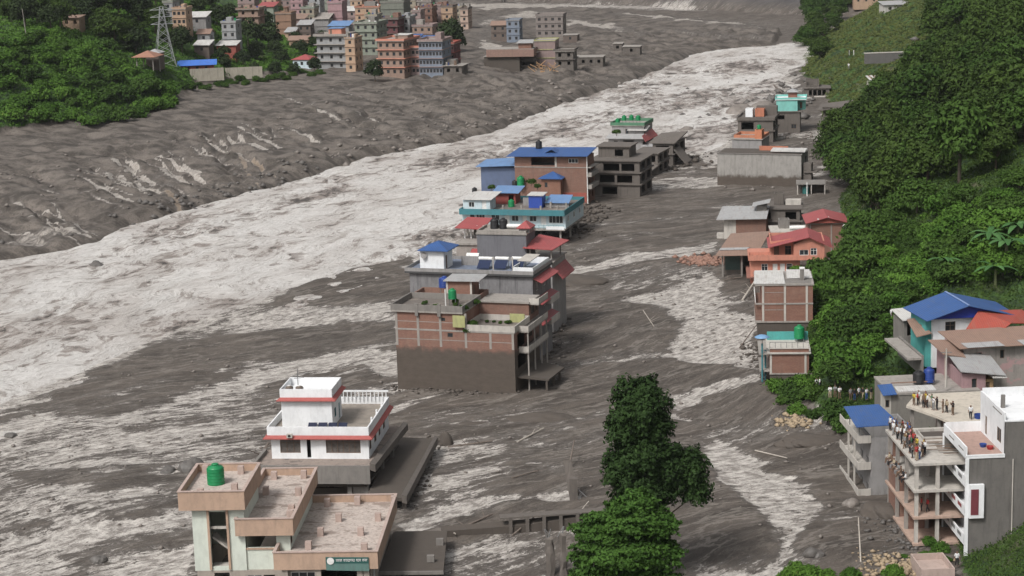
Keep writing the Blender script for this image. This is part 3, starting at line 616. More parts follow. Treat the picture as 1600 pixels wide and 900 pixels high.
cyan_w = wallmat('cyan_wall', (.20, .50, .45), .15); teal_w = wallmat('teal_band', (.05, .19, .22), .2); paleblue_w = wallmat('pale_blue_wall', (.50, .60, .64), .2)
pink_w = wallmat('dusty_pink_plaster', (.42, .325, .285), .3, (.20,.15,.12)); tan_w = wallmat('tan_plaster', (.42, .29, .20), .25); cream_w = wallmat('cream_plaster', (.60, .64, .57), .2)
salmon_w = wallmat('salmon_wall', (.52, .22, .155), .2); mauve_w = wallmat('mauve_pink_wall', (.34, .215, .225), .3); grey_w = wallmat('grey_plaster', (.27, .26, .255), .45)
yellowg_w = wallmat('yellow_green_parapet', (.38, .38, .17), .5)
roofconc = wallmat('washed_concrete_roof', (.49, .42, .375), .8, (.10,.08,.065), scale=1.6, patch=(.21, .165, .14))
roofmud = wallmat('muddy_concrete_roof', (.15, .13, .115), .5, (.05,.045,.04), scale=1.2, patch=(.24, .21, .18))

# ---------------------------------------------------------------- 1 brick apartment in the middle
b = Bld('brick_apartment', 'four storey red brick apartment block, its lowest storeys coated in dark mud', 'building', 622, 606, 806, -18, 12.5)
A = b; zL, zM, zR = b.Z(487), b.Z(515), b.Z(515)
xc = b.X(728); tt = 7.5
b.shell('wall', brick_m6, 0, b.w, 0, 12.5, -2, zM, {'F': [(b.X(703), b.X(712), b.Z(524), b.Z(517), 'w')], 'R': [(1.5, 5.5, zM-2.7, zM-.4, 'v'), (7, 9, zM-2.2, zM-.9, 'w'), (1.5, 5.5, zM-5.6, zM-3.5, 'v')]})
b.shell('upper_wall', brickm, 0, xc, 0, 12.5, zM+.25, zL, {'F': [(b.X(692), b.X(701), b.Z(500), b.Z(494), 'w')]}, faces='FLR')
b.shell('upper_wall', brickold, xc+.01, b.w, tt, 12.5, zM+.25, zL+.2, {'F': [], 'R': [(tt+1, tt+3, zM+1.0, zM+2.3, 'w'), (tt+3.4, tt+4.6, zM+1.0, zM+2.3, 'w')]}, faces='FRB')
b.box('floor_slab', concrete, -.05, b.w+.05, -.05, 12.5, zM, zM+.249)
b.box('roof_slab', concrete, -.5, xc+.1, -.35, 12.6, zL, zL+.25); b.box('roof_slab', concrete, xc+.11, b.w+.2, tt-.3, 12.6, zL+.2, zL+.45)
for px in (619, 653, 688, 727, 765, 803):
    xx = min(max(b.X(px+3), .02), b.w-.38); top = zL if px < 740 else zM
    b.box('column', concrete, xx, xx+.36, -.04, .2, b.Z(539), zM-.003)
    if px < 740: b.box('column', concrete, xx, xx+.36, -.04, .2, zM+.252, zL-.003)
b.box('lintel_band', concrete, .4, b.w-.4, -.02, .1, b.Z(529), b.Z(528)); b.box('lintel_band', concrete, .4, xc-.4, -.02, .1, b.Z(502), b.Z(501))
b.ring('parapet', concrete_d, -.5, xc+.1, -.35, 8.2, zL+.251, zL+1.15, .2)
for i, px in enumerate((655, 690)): b.box('parapet_pier', concrete_d, b.X(px), b.X(px)+.5, -.42, -.12, zL-.5, zL+1.35)
b.ring('terrace_parapet', concrete_pale, xc+.12, b.w+.15, -.05, tt-.1, zM+.25, zM+1.15, .15)
b.box('terrace_floor', roofmud, xc+.15, b.w, .11, tt-.12, zM+.25, zM+.3)
b.box('painted_parapet', yellowg_w, b.X(780), b.w-.3, tt-1.3, tt-1.1, zM+.31, zM+1.6)
b.box('painted_pier', yellowg_w, xc-1.4, xc+.5, -.5, -.36, zM+.8, zL-.2)
b.boxes('roof_floor', [roofmud][0], [(-.29, xc-.1, -.14, 8.0, zL+.252, zL+.3)])
b.ring('rear_parapet', brickold, 0, xc, 8.3, 12.3, zL+.251, zL+1.1, .2)
# brick cabin with grey sheet roof on top
b.shell('roof_cabin', brickm, b.X(674), b.X(715), 8.4, 11.6, zL+.26, zL+3.1, {'R': [(9, 10, zL+.3, zL+2.3, 'd')]})
b.slab('cabin_roof', zinc_r, [(b.X(671),7.9,zL+3.15),(b.X(728),7.9,zL+3.25),(b.X(728),12.2,zL+3.5),(b.X(671),12.2,zL+3.4)], .1)
for px in (674, 712): b.box('cabin_pier', concrete_pale, b.X(px), b.X(px)+.3, 8.32, 8.39, zL+.26, zL+3.05)
# balconies on the street side
for zz in (zM-3.1, zM, zL+.2):
    y0, y1 = (2, 12) if zz > zM-4 and zz <= zM else (tt, 12.3)
    b.box('balcony', concrete, b.w+.06, b.w+1.6, y0, y1, zz-.2, zz-.001)
    m = MB(); m.box(b.w+1.5, b.w+1.6, y0, y1, zz, zz+.8); m.box(b.w+.06, b.w+1.5, y0, y0+.1, zz, zz+.8); b._fin(m, 'balcony_parapet', concrete_pale)
for yy in (2.2, 5.5, 8.8, 11.6): b.box('balcony_post', concrete, b.w+1.3, b.w+1.5, yy, yy+.2, -1, zM-.21)
b.slab('awning', mudcoat, [(b.w+.1,1,2.4),(b.w+4.5,2,1.9),(b.w+4.8,9,2.0),(b.w+.1,10,2.8)], .25)
for yy in (2, 5.5, 8.6): b.box('awning_post', mudcoat, b.w+4.0, b.w+4.3, yy, yy+.3, -1, 1.9)
tank('green water tank on a stand among roof plants of the brick apartment', b.world(b.X(699), 4, zL+.3), .62, 1.5, greenp, stand=1.0)
MB().bar((0,0,0),(0,0,2.7),.09).build('pole', whitef, empty('roof_pole', b.world(b.X(693), 2.6, zL+.3), 0, 'white pole beside the green tank on the brick apartment roof', 'pole'))

# ---------------------------------------------------------------- 2 stained grey building behind it
b = Bld('stained_apartment', 'grey plastered apartment with black stains and blue solar collectors on its roof terrace', 'building', 633, 423, 831, -18, 10, 14.2, 0)
G = b
b.shell('wall', black_stained, .6, b.w, .3, 10, -14.2, -.3, {'F': [(b.X(740), b.X(749), -3.0, -1.8, 'w'), (b.X(727), b.X(733), -2.6, -1.8, 'w')],
   'R': [(2, 3.2, z, z+1.4, 'w') for z in (-3, -6.2, -9.4)]+[(6, 7.2, z, z+1.4, 'w') for z in (-3, -6.2, -9.4)]}, frame=whitef)
b.box('roof_slab', wallmat('black_edge', (.06,.06,.062), .5), 0, b.w+.3, -.25, 10.2, -.3, 0)
b.ring('parapet', grey_w, 0, b.w+.3, -.25, 10.2, .001, .55, .16)
b.box('roof_floor', wallmat('blue_grey_roof', (.16,.19,.25), .6), .2, b.w+.1, 0, 10, .002, .06)
for z in (-1.3, -4.7, -8): b.slab('awning', red_r, [(b.w+.05,.5,z+.6),(b.w+1.5,.3,z),(b.w+1.5,9.8,z),(b.w+.05,9.8,z+.6)], .1)
for z in (-5.6, -8.9): b.box('balcony', concrete_pale, b.w+.05, b.w+1.5, 5, 9.6, z, z+1.0)
b.box('ledge', concrete_pale, b.X(735), b.w-.4, -.3, .2, -5.2, -4.9)
b.shell('roof_cabin', white_w, b.X(653), b.X(691), 1.2, 5.2, .061, 3.1, {'R': [(2, 2.9, .07, 2.2, 'd')]}); b.hip('cabin_roof', blue_r, b.X(652), b.X(700), .5, 6, 3.25, 1.1)
MB().lathe(0,0,[(.05,-.1),(.42,.05),(.5,.2)],14).build('dish', grey_w, tag(empty('satellite_dish', b.world(b.X(660),1.0,2.3), 0), 'grey satellite dish on the white roof cabin with blue roof', 'satellite dish')).rotation_euler = (R(70),0,0)
b.boxes('roof_screen_wall', grey_w, [(b.X(704), b.X(733), 5.5, 5.7, .061, 1.5)])
b.ring('terrace_wall', white_w, b.X(800), b.w+.1, .3, 9, .061, 1.05, .12); b.slab('terrace_canopy', concrete_pale, [(b.X(806),1,2.0),(b.w-.4,1,2.0),(b.w-.4,6,2.1),(b.X(806),6,2.1)], .12)
for px in (770, 800): b.box('roof_post', concrete_pale, b.X(px), b.X(px)+.16, .3, .46, .061, 2.6)
for i in range(3): heater('solar water heater with blue collector on the stained grey roof, number %s from the river' % ['first','second','third'][i], b.world(b.X(748)+i*2.6, 3.2+i*.4, .06), b.yaw)
t = empty('water_drum', b.world(b.X(716), 7.6, .5), b.yaw, 'large white horizontal water drum on the stained grey roof', 'water tank'); MB().bar((-1,0,.6),(1.1,0,.6),.55,16).build('drum', whitef, t); MB().box(-.8,-.6,-.3,.3,-.45,.05).box(.6,.8,-.3,.3,-.45,.05).build('cradle', ironm, t)
tank('black tank under a blue cover at the river end of the brick roof', A.world(A.X(664), 10.5, A.Z(487)+.3), .9, 1.6, bluep, stand=1.3)

# ---------------------------------------------------------------- 3 dark plaster block with red roofs
b = Bld('plaster_block', 'tall building with blank dark grey plaster wall and red sheet roofs at its sides', 'building', 745, 366, 822, -16, 5.5, 16.6, 0)
b.shell('wall', wallmat('dark_slate_plaster', (.15,.15,.165), .5, (.05,.05,.055)), 0, b.w, 0, 5.5, -17.2, 0, {})
b.box('roof_slab', concrete, -.15, b.w+.15, -.15, 5.6, 0, .25); b.ring('parapet', concrete, 0, b.w, 0, 5.5, .251, .7, .15)
b.hip('small_roof', red_r, b.X(806), b.X(828), .4, 3.6, 1.1, 1.0); b.shell('roof_cabin', grey_w, b.X(809), b.X(825), .9, 3.2, .26, .95, {})
b.shell('side_wing', grey_w, b.w+.01, b.w+4.2, .2, 9, -17.2, -4.5, {'F': [(b.w+.5, b.w+3.6, -7, -5.2, 'v')]})
b.slab('side_roof', red_r, [(b.w-.5,-.6,-2.0),(b.w+4.6,-.6,-2.2),(b.w+5.6,6.6,-1.9),(b.w+.4,6.6,-1.0)], .12)
for q in ((.4,.0),(4,.0),(4,6)): b.box('roof_post', concrete, b.w+q[0], b.w+q[0]+.2, q[1]+.25, q[1]+.45, -4.5, -2.25)
b.box('side_slab', concrete, b.w+.05, b.w+4.6, -.1, 9, -4.499, -4.3); b.slab('awning', red_r, [(b.w+4.25,1,-5.6),(b.w+5.8,1,-7.4),(b.w+5.8,9,-7.4),(b.w+4.25,9,-5.6)], .1)
b.shell('river_wing', wallmat('beige_plaster', (.30,.265,.24), .4), b.X(706), -.01, 2, 9, -17.2, -2.2, {'F': [(b.X(735), b.X(741), -4.4, -2.8, 'w')]})
b.box('wing_slab', concrete, b.X(704), -.02, 1.7, 9.2, -2.199, -1.9)
b.boxes('wing_post', whitef, [(b.X(px), b.X(px)+.18, 6, 6.18, -1.9, .35) for px in (708, 718, 728, 738)])
b.slab('wing_roof', red_r, [(b.X(697),4.6,.2),(-.2,4.6,.0),(-.2,10,1.0),(b.X(703),10,1.1)], .12)
b.slab('small_awning', red_r, [(b.X(730),.2,-3.9),(-.05,.2,-3.9),(-.05,1.95,-2.8),(b.X(731),1.95,-2.8)], .1)
for i, px in enumerate((762, 776)): tank('black water tank beside the red canopy roof, %s' % ['nearer the river', 'farther from the river'][i], b.world(b.X(px), 4.2, .26), .72, 1.7, black)
t = empty('water_drum', b.world(b.X(794), 3.8, .5), b.yaw, 'white horizontal drum on the dark grey plaster block', 'water tank'); MB().bar((-1.2,0,.3),(1.2,0,.3),.33,14).build('drum', whitef, t)

# ---------------------------------------------------------------- 4 teal banded building
b = Bld('teal_house', 'pale blue house on stilts with a teal roof band and dark windows', 'building', 719, 333, 881, -16, 17, 6.0, 0)
z1 = b.Z(358); zb = -6.0
ops = [(b.X(p), b.X(q), b.Z(r), b.Z(u), k) for p, q, r, u, k in [(731,739,342,335,'w'),(741,755,344,334,'w'),(765,778,345,336,'w'),(786,794,351,337,'d'),(797,808,346,337,'w'),(814,821,351,337,'d'),(825,836,346,337,'w'),(843,851,351,338,'d'),(855,877,348,336,'w')]]
b.shell('wall', paleblue_w, 0, b.w, 1.3, 17, z1+.3, 0, {'F': ops, 'R': [(3,4.5,-2,-.8,'w'),(8,9.5,-2,-.8,'w'),(13,14.5,-2,-.8,'w')]}, frame=whitef)
b.box('veranda_floor', concrete, 0, b.w+.1, 0, 17, z1, z1+.25); b.box('roof_slab', concrete_d, 0, b.w+.1, -.1, 17.1, .0, .2)
b.ring('roof_band', teal_w, -.15, b.w+.2, -.25, 17.2, -.25, .95, .15); b.box('roof_floor', roofmud, 0, b.w, -.05, 17, .201, .26)
rr = [((x_, .1, z1+.25), (x_, .1, z1+1.1)) for x_ in np.linspace(b.X(780), b.w-.1, 14)]+[((b.X(780), .1, z1+1.1), (b.w-.1, .1, z1+1.1)), ((b.X(780), .1, z1+.7), (b.w-.1, .1, z1+.7))]
b.bars('railing', teal_w, rr, .04); b.box('veranda_parapet', white_w, b.X(853), b.w, 0, .12, z1+.251, z1+.9)
for px in (726, 760, 794, 826, 872):
    for yy in (.8, 9, 16): b.box('stilt', concrete, min(b.X(px), b.w-.4), min(b.X(px)+.36, b.w-.04), yy, yy+.36, zb-1.5, z1-.001)
b.shell('ground_room', mudcoat, 1, b.X(800), 6, 16, zb-1, z1-.01, {})
b.shell('roof_room', paleblue_w, b.X(719), b.X(762), 2.2, 6.4, .27, 2.5, {'F': [(b.X(728), b.X(737), .9, 2.0, 'w'), (b.X(749), b.X(756), .3, 2.2, 'd')]}, frame=whitef)
b.slab('room_roof', whitezinc, [(b.X(719),1.7,2.6),(b.X(765),1.7,2.6),(b.X(768),8.5,3.3),(b.X(724),8.5,3.3)], .1)
b.shell('brick_roof_room', wallmat('red_painted_wall', (.26,.06,.05), .3), b.X(750), b.X(785), 10.5, 14.5, .27, 2.7, {'F': [(b.X(774), b.X(782), .3, 2.2, 'v')]}); b.slab('blue_white_roof', blue_r2, [(b.X(748),9.8,2.75),(b.X(792),9.8,2.75),(b.X(792),15,3.5),(b.X(748),15,3.5)], .1)
b.shell('blue_sheet_cabin', plain('blue_panel', (.03,.07,.33), .5), b.X(815), b.X(836), 6, 9, .27, 2.9, {}); b.slab('cabin_top', whitezinc, [(b.X(813),5.7,3.0),(b.X(839),5.7,3.0),(b.X(839),9.2,3.2),(b.X(813),9.2,3.2)], .12)
b.slab('low_blue_roof', blue_r2, [(b.X(838),7,1.3),(b.w-.6,7,1.3),(b.w-1.0,12,2.2),(b.X(838),12,2.2)], .1); b.box('low_wall', grey_w, b.X(838), b.w-.8, 7.4, 7.6, .27, 1.15); b.box('low_wall', grey_w, b.X(800), b.X(819), 9, 9.2, .27, 1.9)
b.boxes('roof_pier', concrete, [(b.X(px), b.X(px)+.35, yy, yy+.35, .27, 1.6) for px, yy in ((783,1),(812,1),(842,1),(868,1),(874,5),(848,6))])
tank('green water tank on the teal banded house', b.world(b.X(785), 7.2, .26), .68, 1.5, greenp); tank('black water tank at the river corner of the white sheet roof', b.world(b.X(724), 8.5, 2.2), .55, 1.1, black, stand=.7)

# ---------------------------------------------------------------- 5 brick house with blue roofs
b = Bld('brick_house', 'four storey brick house under a long bright blue sheet roof', 'building', 806, 318, 918, -17, 6.8, 0, 0)
T = b.Z(244)
b.shell('wall', brickold, 0, b.w, 0, 6.8, -2, T-2.6, {'R': [(1.5,3,z,z+1.5,'v') for z in (1.2,4.1,6.8)]+[(4.2,5.7,z,z+1.5,'v') for z in (1.2,4.1,6.8)]}); b.box('floor_slab', concrete, -.1, b.w+1.1, -.1, 6.9, T-2.6, T-2.4)
b.box('painted_base', wallmat('red_oxide', (.30,.08,.06), .3), b.X(878), b.w-.2, -.06, -.003, .6, 2.8)
b.shell('top_storey', brickold, 0, b.w, 0, 6.8, T-2.399, T, {'F': [(b.X(832), b.X(872), T-2.1, T-.3, 'v'), (b.X(890), b.X(905), T-1.5, T-.5, 'w')]}, frame=whitef)
b.box('column', concrete_pale, b.X(869), b.X(872), -.1, .25, T-2.39, T-.003); b.bars('corner_pipe', whitef, [((b.w+.12,-.12,0),(b.w+.12,-.12,T))], .12)
b.slab('roof', blue_r, [(-1.6,-1.4,T+.1),(b.w+.6,-1.4,T+.35),(b.w+.6,7.4,T+1.2),(-.9,7.4,T+1.0)], .12)
b.gable('roof_dormer', blue_r, b.X(850), b.X(872), 1.5, 4.5, T+.5, .9, 'y')
for z in (3.8, 6.6): b.box('balcony', concrete, b.w+.01, b.w+1.1, 0, 6.8, z-.15, z+.75)
b.shell('river_wing', wallmat('blue_panel_wall', (.09,.12,.20), .2), b.X(750), -.02, 1, 6, 2, T-2.9, {'F': []}); b.slab('river_roof', blue_r2, [(b.X(744),0,T-2.6),(0,0,T-2.2),(0,6.6,T-1.2),(b.X(748),6.6,T-1.8)], .12)
tank('black water tank on top of the long blue roof', b.world(b.X(833), 6.2, T+.95), .75, 1.8, black)
# ochre hut with a blue hip roof between the two
b2 = Bld('roof_hut', 'small brick hut with blue hip roof in front of the long blue roof', 'hut', 846, 297, 876, -16, 4.5, 3.6, 1.0)
b2.shell('wall', wallmat('ochre_brick', (.28,.12,.07), .3, brick=True), 0, b2.w, 0, 4.5, -2.6, 2.6, {'F': [(b2.X(851), b2.X(856), .6, 1.8, 'w')]}); b2.hip('roof', blue_r, -.6, b2.w+.6, -.6, 5.1, 2.75, 1.3)
tank('green water tank beside the roof plants, in front of the long blue roof', b2.world(b2.X(811), 1.5, .6), .85, 2.3, greenp); tank('black tank between the pale blue roof and the green tank', b2.world(b2.X(800), 2.5, .2), .7, 1.6, black)

# ---------------------------------------------------------------- 6 mud covered shells upstream
cmud = wallmat('flooded_concrete', (.125,.108,.095), .5, (.04,.034,.03), scale=1.3)
def frame_shell(name, label, x, y, xr, yaw, d, floors, fh, mat, voids, z=0, group=None, roofm=None, para=0, sink=2):
    b = Bld(name, label, 'building', x, y, xr, yaw, d, z, None, group); T = floors*fh
    b.shell('wall', mat, 0, b.w, 0, d, -sink, T, {'F': [(b.w*p, b.w*q, f*fh+.5, f*fh+fh-.5, 'v') for p, q, f in voids], 'R': [(d*.15, d*.45, f*fh+.5, f*fh+fh-.5, 'v') for f in range(floors)]+[(d*.6, d*.9, f*fh+.5, f*fh+fh-.5, 'v') for f in range(floors)]})
    for f in range(1, floors+1): b.box('floor_slab' if f < floors else 'roof_slab', roofm or mat, -.3, b.w+.5, -.4, d+.3, f*fh-.02 if f < floors else T, f*fh+.25)
    if para: b.ring('parapet', mat, -.3, b.w+.5, -.4, d+.3, T+.251, T+.25+para, .18)
    return b
b = frame_shell('concrete_building', 'three storey concrete building caked in brown mud with open dark floors', 922, 306, 1000, -18, 12, 3, 2.75, cmud, [(.28,.6,2),(.64,.9,2),(.2,.5,1),(.55,.85,1),(.25,.55,0)])
b.boxes('balcony_post', concrete_pale, [(b.X(px), b.X(px)+.3, -.5, -.2, 3.0, 8) for px in (924, 928)]); b.shell('roof_room', cmud, 1, 8.5, 4.5, 11, 8.5, 11, {'F': [(5, 7, 8.8, 10.4, 'v')]}); b.box('room_roof', cmud, .6, 9, 4, 11.4, 11, 11.25)
b = frame_shell('concrete_building', 'low mud covered concrete shed leaning against the mud caked building', 990, 272, 1028, -20, 10, 2, 2.6, cmud, [(.1,.5,1),(.55,.9,1)]); b.slab('fallen_slab', cmud, [(-2,-3,3.6),(b.w-1,-4,1.2),(b.w+.5,.2,2.6),(-1,.2,4.6)], .3)
b = Bld('garden_house', 'grey roofed house with green roof garden and row of green tanks', 'building', 951, 247, 1018, -18, 12, 0, 0)
T = b.Z(216)
b.shell('wall', grey_w, 0, b.w*.8, 0, 12, -2, T, {'F': [(1.5,2.6,T-2,T-.6,'w'),(4,7,T-2.2,T-.5,'v')], 'R': [(2,4,T-2.2,T-.5,'v'),(6,8,T-2.2,T-.5,'v')]}); b.slab('front_roof', zinc_r, [(-.6,-1,T+.1),(b.w*.84,-1,T+.1),(b.w*.84,2.5,T+.9),(-.3,2.5,T+.9)], .12)
b.shell('upper_storey', grey_w, .3, b.w*.78, 2.6, 12, T+.01, T+2.9, {'F': [(4,4.9,T+.7,T+2.2,'w')]}); b.box('roof_slab', concrete, 0, b.w*.8, 2.3, 12.3, T+2.91, T+3.1); b.ring('roof_rail', wallmat('green_parapet', (.08,.20,.12), .4), 0, b.w*.8, 2.3, 12.3, T+3.101, T+3.9, .15)
b.slab('white_roof', whitezinc, [(b.w*.4,1.9,T+1.9),(b.w*.85,1.9,T+1.9),(b.w*.85,6,T+2.7),(b.w*.4,6,T+2.7)], .1)
b.slab('side_roof', red_r, [(b.w*.81,-1,T+.9),(b.w*.9,-1.6,T-.6),(b.w*.95,10,T-.4),(b.w*.81,10,T+1.5)], .15)
b.shell('street_wing', cmud, b.w*.81, b.w+1.5, 2, 14, -2, T-1.5, {'F': [(b.w*.85, b.w*.97, 1, 3.5, 'v')]}); b.slab('street_roof', zinc_r, [(b.w*.78,-.8,T-1.9),(b.w+.5,-.8,T-1.9),(b.w+1.2,3,T-1.1),(b.w*.82,3,T-1.1)], .12)
for i, (fx, fy, st) in enumerate(((.14,4,.3),(.27,5,1.0),(.42,6,1.0),(.58,6,.9))): tank('green water tank on the roof garden house, %s from the river side' % ['first','second','third','fourth'][i], b.world(b.w*fx, fy, T+3.12), .62, 1.35, greenp, stand=st)
bb = frame_shell('ruined_house', 'dark broken end house with collapsed roof next to the roof garden house', 1020, 258, 1052, -20, 12, 2, 2.8, cmud, [(.15,.8,1),(.2,.8,0)]); bb.slab('broken_roof', cmud, [(-1,0,5.9),(bb.w,0,5.4),(bb.w+1.6,9,7.8),(0,9,7.2)], .3)
bb.slab('fallen_slab', cmud, [(bb.w+.2,0,4.2),(bb.w+3.4,-1,.8),(bb.w+3.6,5,.8),(bb.w+.2,6,4.4)], .25)

# ---------------------------------------------------------------- right hand row
b = Bld('teal_roof_house', 'mud covered house with a bright turquoise top storey and small brick room on it', 'building', 1190, 207, 1250, -10, 11, 0, 0); T = b.Z(176)
b.shell('wall', cmud, 0, b.w, 0, 11, -2, T, {'F': [(4.5,6.5,T-2,T-.8,'v'),(b.w-2.5,b.w-1,1,2.3,'w')], 'R': [(1,3,T-2.4,T-.6,'v'),(5,8,T-2.4,T-.6,'v'),(1,3,1,3,'v')]}); b.box('roof_slab', cmud, -.3, b.w+.6, -.3, 11.3, T, T+.25)
b.shell('top_storey', cyan_w, b.X(1213), b.X(1246), 1, 8.5, T+.251, T+3.4, {'R': [(4,5,T+.3,T+2.2,'d')]}); b.shell('top_storey', cyan_w, b.X(1246)+.01, b.X(1258), 4, 8.5, T+.251, T+3.4, {'F': [(b.X(1249), b.X(1253), T+.6, T+2.4, 'd')]})
b.box('top_slab', white_w, b.X(1211), b.X(1260), .7, 8.8, T+3.4, T+3.55); b.ring('top_parapet', cyan_w, b.X(1211), b.X(1260), .7, 8.8, T+3.551, T+4.1, .15); b.shell('roof_cabin', wallmat('brown_brick', (.25,.11,.08), .3), b.X(1231), b.X(1245), 3, 6, T+3.56, T+5.4, {}); b.hip('cabin_roof', zinc_r, b.X(1229), b.X(1247), 2.4, 6.6, T+5.5, .8)
b = frame_shell('mud_house', 'brown mud filled house with a torn open corner and an orange brick stub on top', 1153, 222, 1208, -14, 12, 2, 3.0, cmud, [(.1,.45,1)], para=.6)
b.shell('roof_room', wallmat('orange_plaster', (.45,.17,.10), .3), b.X(1176), b.X(1190), 6, 9, 6.3, 8.4, {}); b.shell('roof_wall', white_w, 1.5, 3.5, 5, 8, 6.3, 8.6, {}); b.box('rear_room', cmud, 4, b.w, 9.5, 12.2, 6.26, 8.8)
b = Bld('orange_topped_house', 'grey cement house with orange parapets, orange tower room and green tank on top', 'building', 1144, 246, 1208, -20, 9, 3.0, 0)
b.shell('wall', grey_w, 0, b.w*.72, 0, 9, -4.5, b.Z(218), {'F': [(b.X(1167), b.X(1172), .3, 1.6, 'w')]}); T = b.Z(218); b.box('roof_slab', concrete, -.2, b.w*.75, -.2, 9.2, T, T+.2); b.ring('parapet', wallmat('orange_plaster2', (.45,.18,.10), .45), 0, b.w*.72, 2, 9, T+.201, T+.9, .2)
b.shell('tower_room', wallmat('orange_plaster3', (.50,.19,.10), .25), b.w*.55, b.w*.72, .3, 3, T+.201, T+2.5, {}); b.shell('low_wing', wallmat('orange_yellow_wall', (.50,.27,.10), .4), b.X(1124), -.01, 1, 7, -4, .9, {'F': [(b.X(1130), b.X(1136), -1, .3, 'v')]}); b.box('wing_roof', white_w, b.X(1122), 0, .8, 7.2, .901, 1.1)
tank('green water tank on the orange tower room', b.world(b.w*.63, 1.6, T+2.5), .5, 1.1, greenp)
b = Bld('long_wall_building', 'long low building whose grey street wall is stained and splashed with dark mud', 'building', 1121, 288, 1252, -20, 8, 0, 0); T = b.Z(240)
b.shell('wall', wallmat('splashed_grey_wall', (.30,.285,.265), .55, (.10,.09,.08), mud=2.2, patch=None), 0, b.w, 0, 8, -2, T, {'R': [(1,3,T-5,T-3,'v'),(4.5,7,T-3,T-1,'v')]}); b.box('coping', concrete_d, -.15, b.w+.2, -.15, 8.1, T, T+.18)
b.box('roof_floor', mudcoat, .3, b.w-.3, .3, 7.8, T+.18, T+.24); b.slab('side_roof', whitezinc, [(b.X(1204),.5,T+.9),(b.w+.8,.5,T+.9),(b.w+.8,3.4,T+1.2),(b.X(1204),3.4,T+1.2)], .3)
b.boxes('side_debris', cmud, [(b.w+.3,b.w+2.2,1,3,-1,T-2),(b.w+.5,b.w+3.6,.6,3.5,T-4.3,T-4)]); b.box('orange_strip', wallmat('orange_plaster', (.45,.17,.10), .3), b.X(1180), b.X(1225), 5, 5.3, T+.24, T+1.3)
# brick shed with slanted sheet roof
b = Bld('brick_shed', 'brown brick building with slanting grey sheet roof and whitewashed corner', 'building', 1131, 373, 1197, -12, 7, 0, 0); T = b.Z(341)
b.shell('wall', brickold, b.X(1150), b.w, 0, 7, -2, T, {}); b.shell('whitewashed_wall', white_w if False else concrete_pale, 0, b.X(1150)-.01, .2, 7, -2, T-.3, {}); b.slab('roof', zinc_r, [(-1.4,-1,T-.1),(b.w+.2,-1,T+.15),(b.w+.2,7.5,T+1.4),(-1,7.5,T+1.2)], .12); b.slab('upper_roof', zinc_r, [(b.X(1173),3,T+2.0),(b.w+.5,3,T+2.8),(b.w+.5,6.5,T+3.0),(b.X(1173),6.5,T+2.2)], .1); b.box('roof_prop', concrete_d, b.X(1180), b.w-.2, 4, 6, T+.6, T+2.0)
b.box('broken_porch', concrete_pale, -1.5, -.1, .5, 2, -.5, 1.0)
b = frame_shell('concrete_workshop', 'low brown concrete building with flat roof between the slanting sheet roof and the hillside', 1193, 366, 1250, -10, 9, 2, 2.6, cmud, [(.08,.2,1),(.6,.9,1)], sink=1)
b.shell('roof_room', cmud, 2, 4, 4, 7, 5.5, 7.8, {}); b.box('white_tank_box', concrete_pale, 4.4, 7.6, 4, 6, 5.46, 6.5)
# rusty shed roof
b = Bld('open_shed', 'open fronted shed with rusty sagging sheet roof above black entrances', 'shed', 1128, 432, 1176, -8, 11, 0, 0); T = b.Z(398)
b.slab('roof', rust_r, [(-1.2,-1,T),(b.w+.8,-1,T+.1),(b.w+3.2,11.5,T+2.3),(1.4,11.5,T+1.9)], .1); b.slab('roof_sheet', zinc_r, [(-.5,1.6,T+.62),(b.w-1,1.6,T+.72),(b.w-.6,2.6,T+.9),(-.3,2.6,T+.8)], .1)
b.boxes('post', concrete_d, [(x_, x_+.3, .0, .3, -1.5, T-.12) for x_ in (0, b.w*.62, b.w)]); b.shell('back_wall', cmud, .35, b.w*.95, 2.5, 10.5, -1.5, T-.25, {'F': [(b.w*.68, b.w*.9, 0, T-.9, 'v')]}); b.box('shutter', plain('dark_green_shutter', (.04,.07,.065), .6), .6, b.w*.58, 2.3, 2.49, .8, T-.4)
# salmon house
b = Bld('salmon_house', 'salmon pink two storey house with pink gable roof, planted balcony and two arched white doors', 'house', 1171, 446, 1292, -6, 10, 0, -.5); B2 = b
z1, z2 = b.Z(432), b.Z(406); T = b.Z(379); xw = b.X(1250)
b.shell('wall', salmon_w, .2, xw, 0, 10, z1, z2, {'F': [(b.X(1190), b.X(1200), z1+.9, z1+2.3, 'g'), (b.X(1207.5), b.X(1215), z1+.15, z1+2.3, 'd'), (b.X(1219), b.X(1226.5), z1+.15, z1+2.3, 'd'), (b.X(1229), b.X(1238), z1+.9, z1+2.3, 'g')]}, frame=whitef)
b.shell('ground_storey', salmon_w, .2, xw, .3, 10, -3, z1-.2, {'F': [(b.X(1194), b.X(1204), -.8, .4, 'w'), (b.X(1225), b.X(1236), -.8, .4, 'w')]})
b.box('ledge', wallmat('brown_ledge', (.28,.13,.10), .3), -.5, xw+1, -.7, 10, z1-.199, z1-.002); b.box('balcony_floor', salmon_w, -.2, b.w-.4, -1.0, 10, z2, z2+.18)
b.ring('balcony_parapet', salmon_w, -.2, b.X(1246), -1.0, 2.2, z2+.181, z2+1.0, .14)
b.shell('upper_wall', salmon_w, b.X(1204), b.w-.4, 1.2, 10, z2+.185, T-.1, {'F': [(b.X(1210), b.X(1218), z2+.25, z2+2.3, 'd'), (b.X(1227), b.X(1237), z2+.6, z2+2.3, 'g')]}, faces='FRLB')
b.shell('front_gable', salmon_w, b.X(1240), b.w-.5, -.95, 1.19, z2+.185, T-.3, {'F': [(b.X(1249), b.X(1263), z2+.9, z2+1.9, 'w'), (b.X(1266), b.X(1276), z2+.9, z2+2.2, 'g')]}, faces='FRL', frame=whitef)
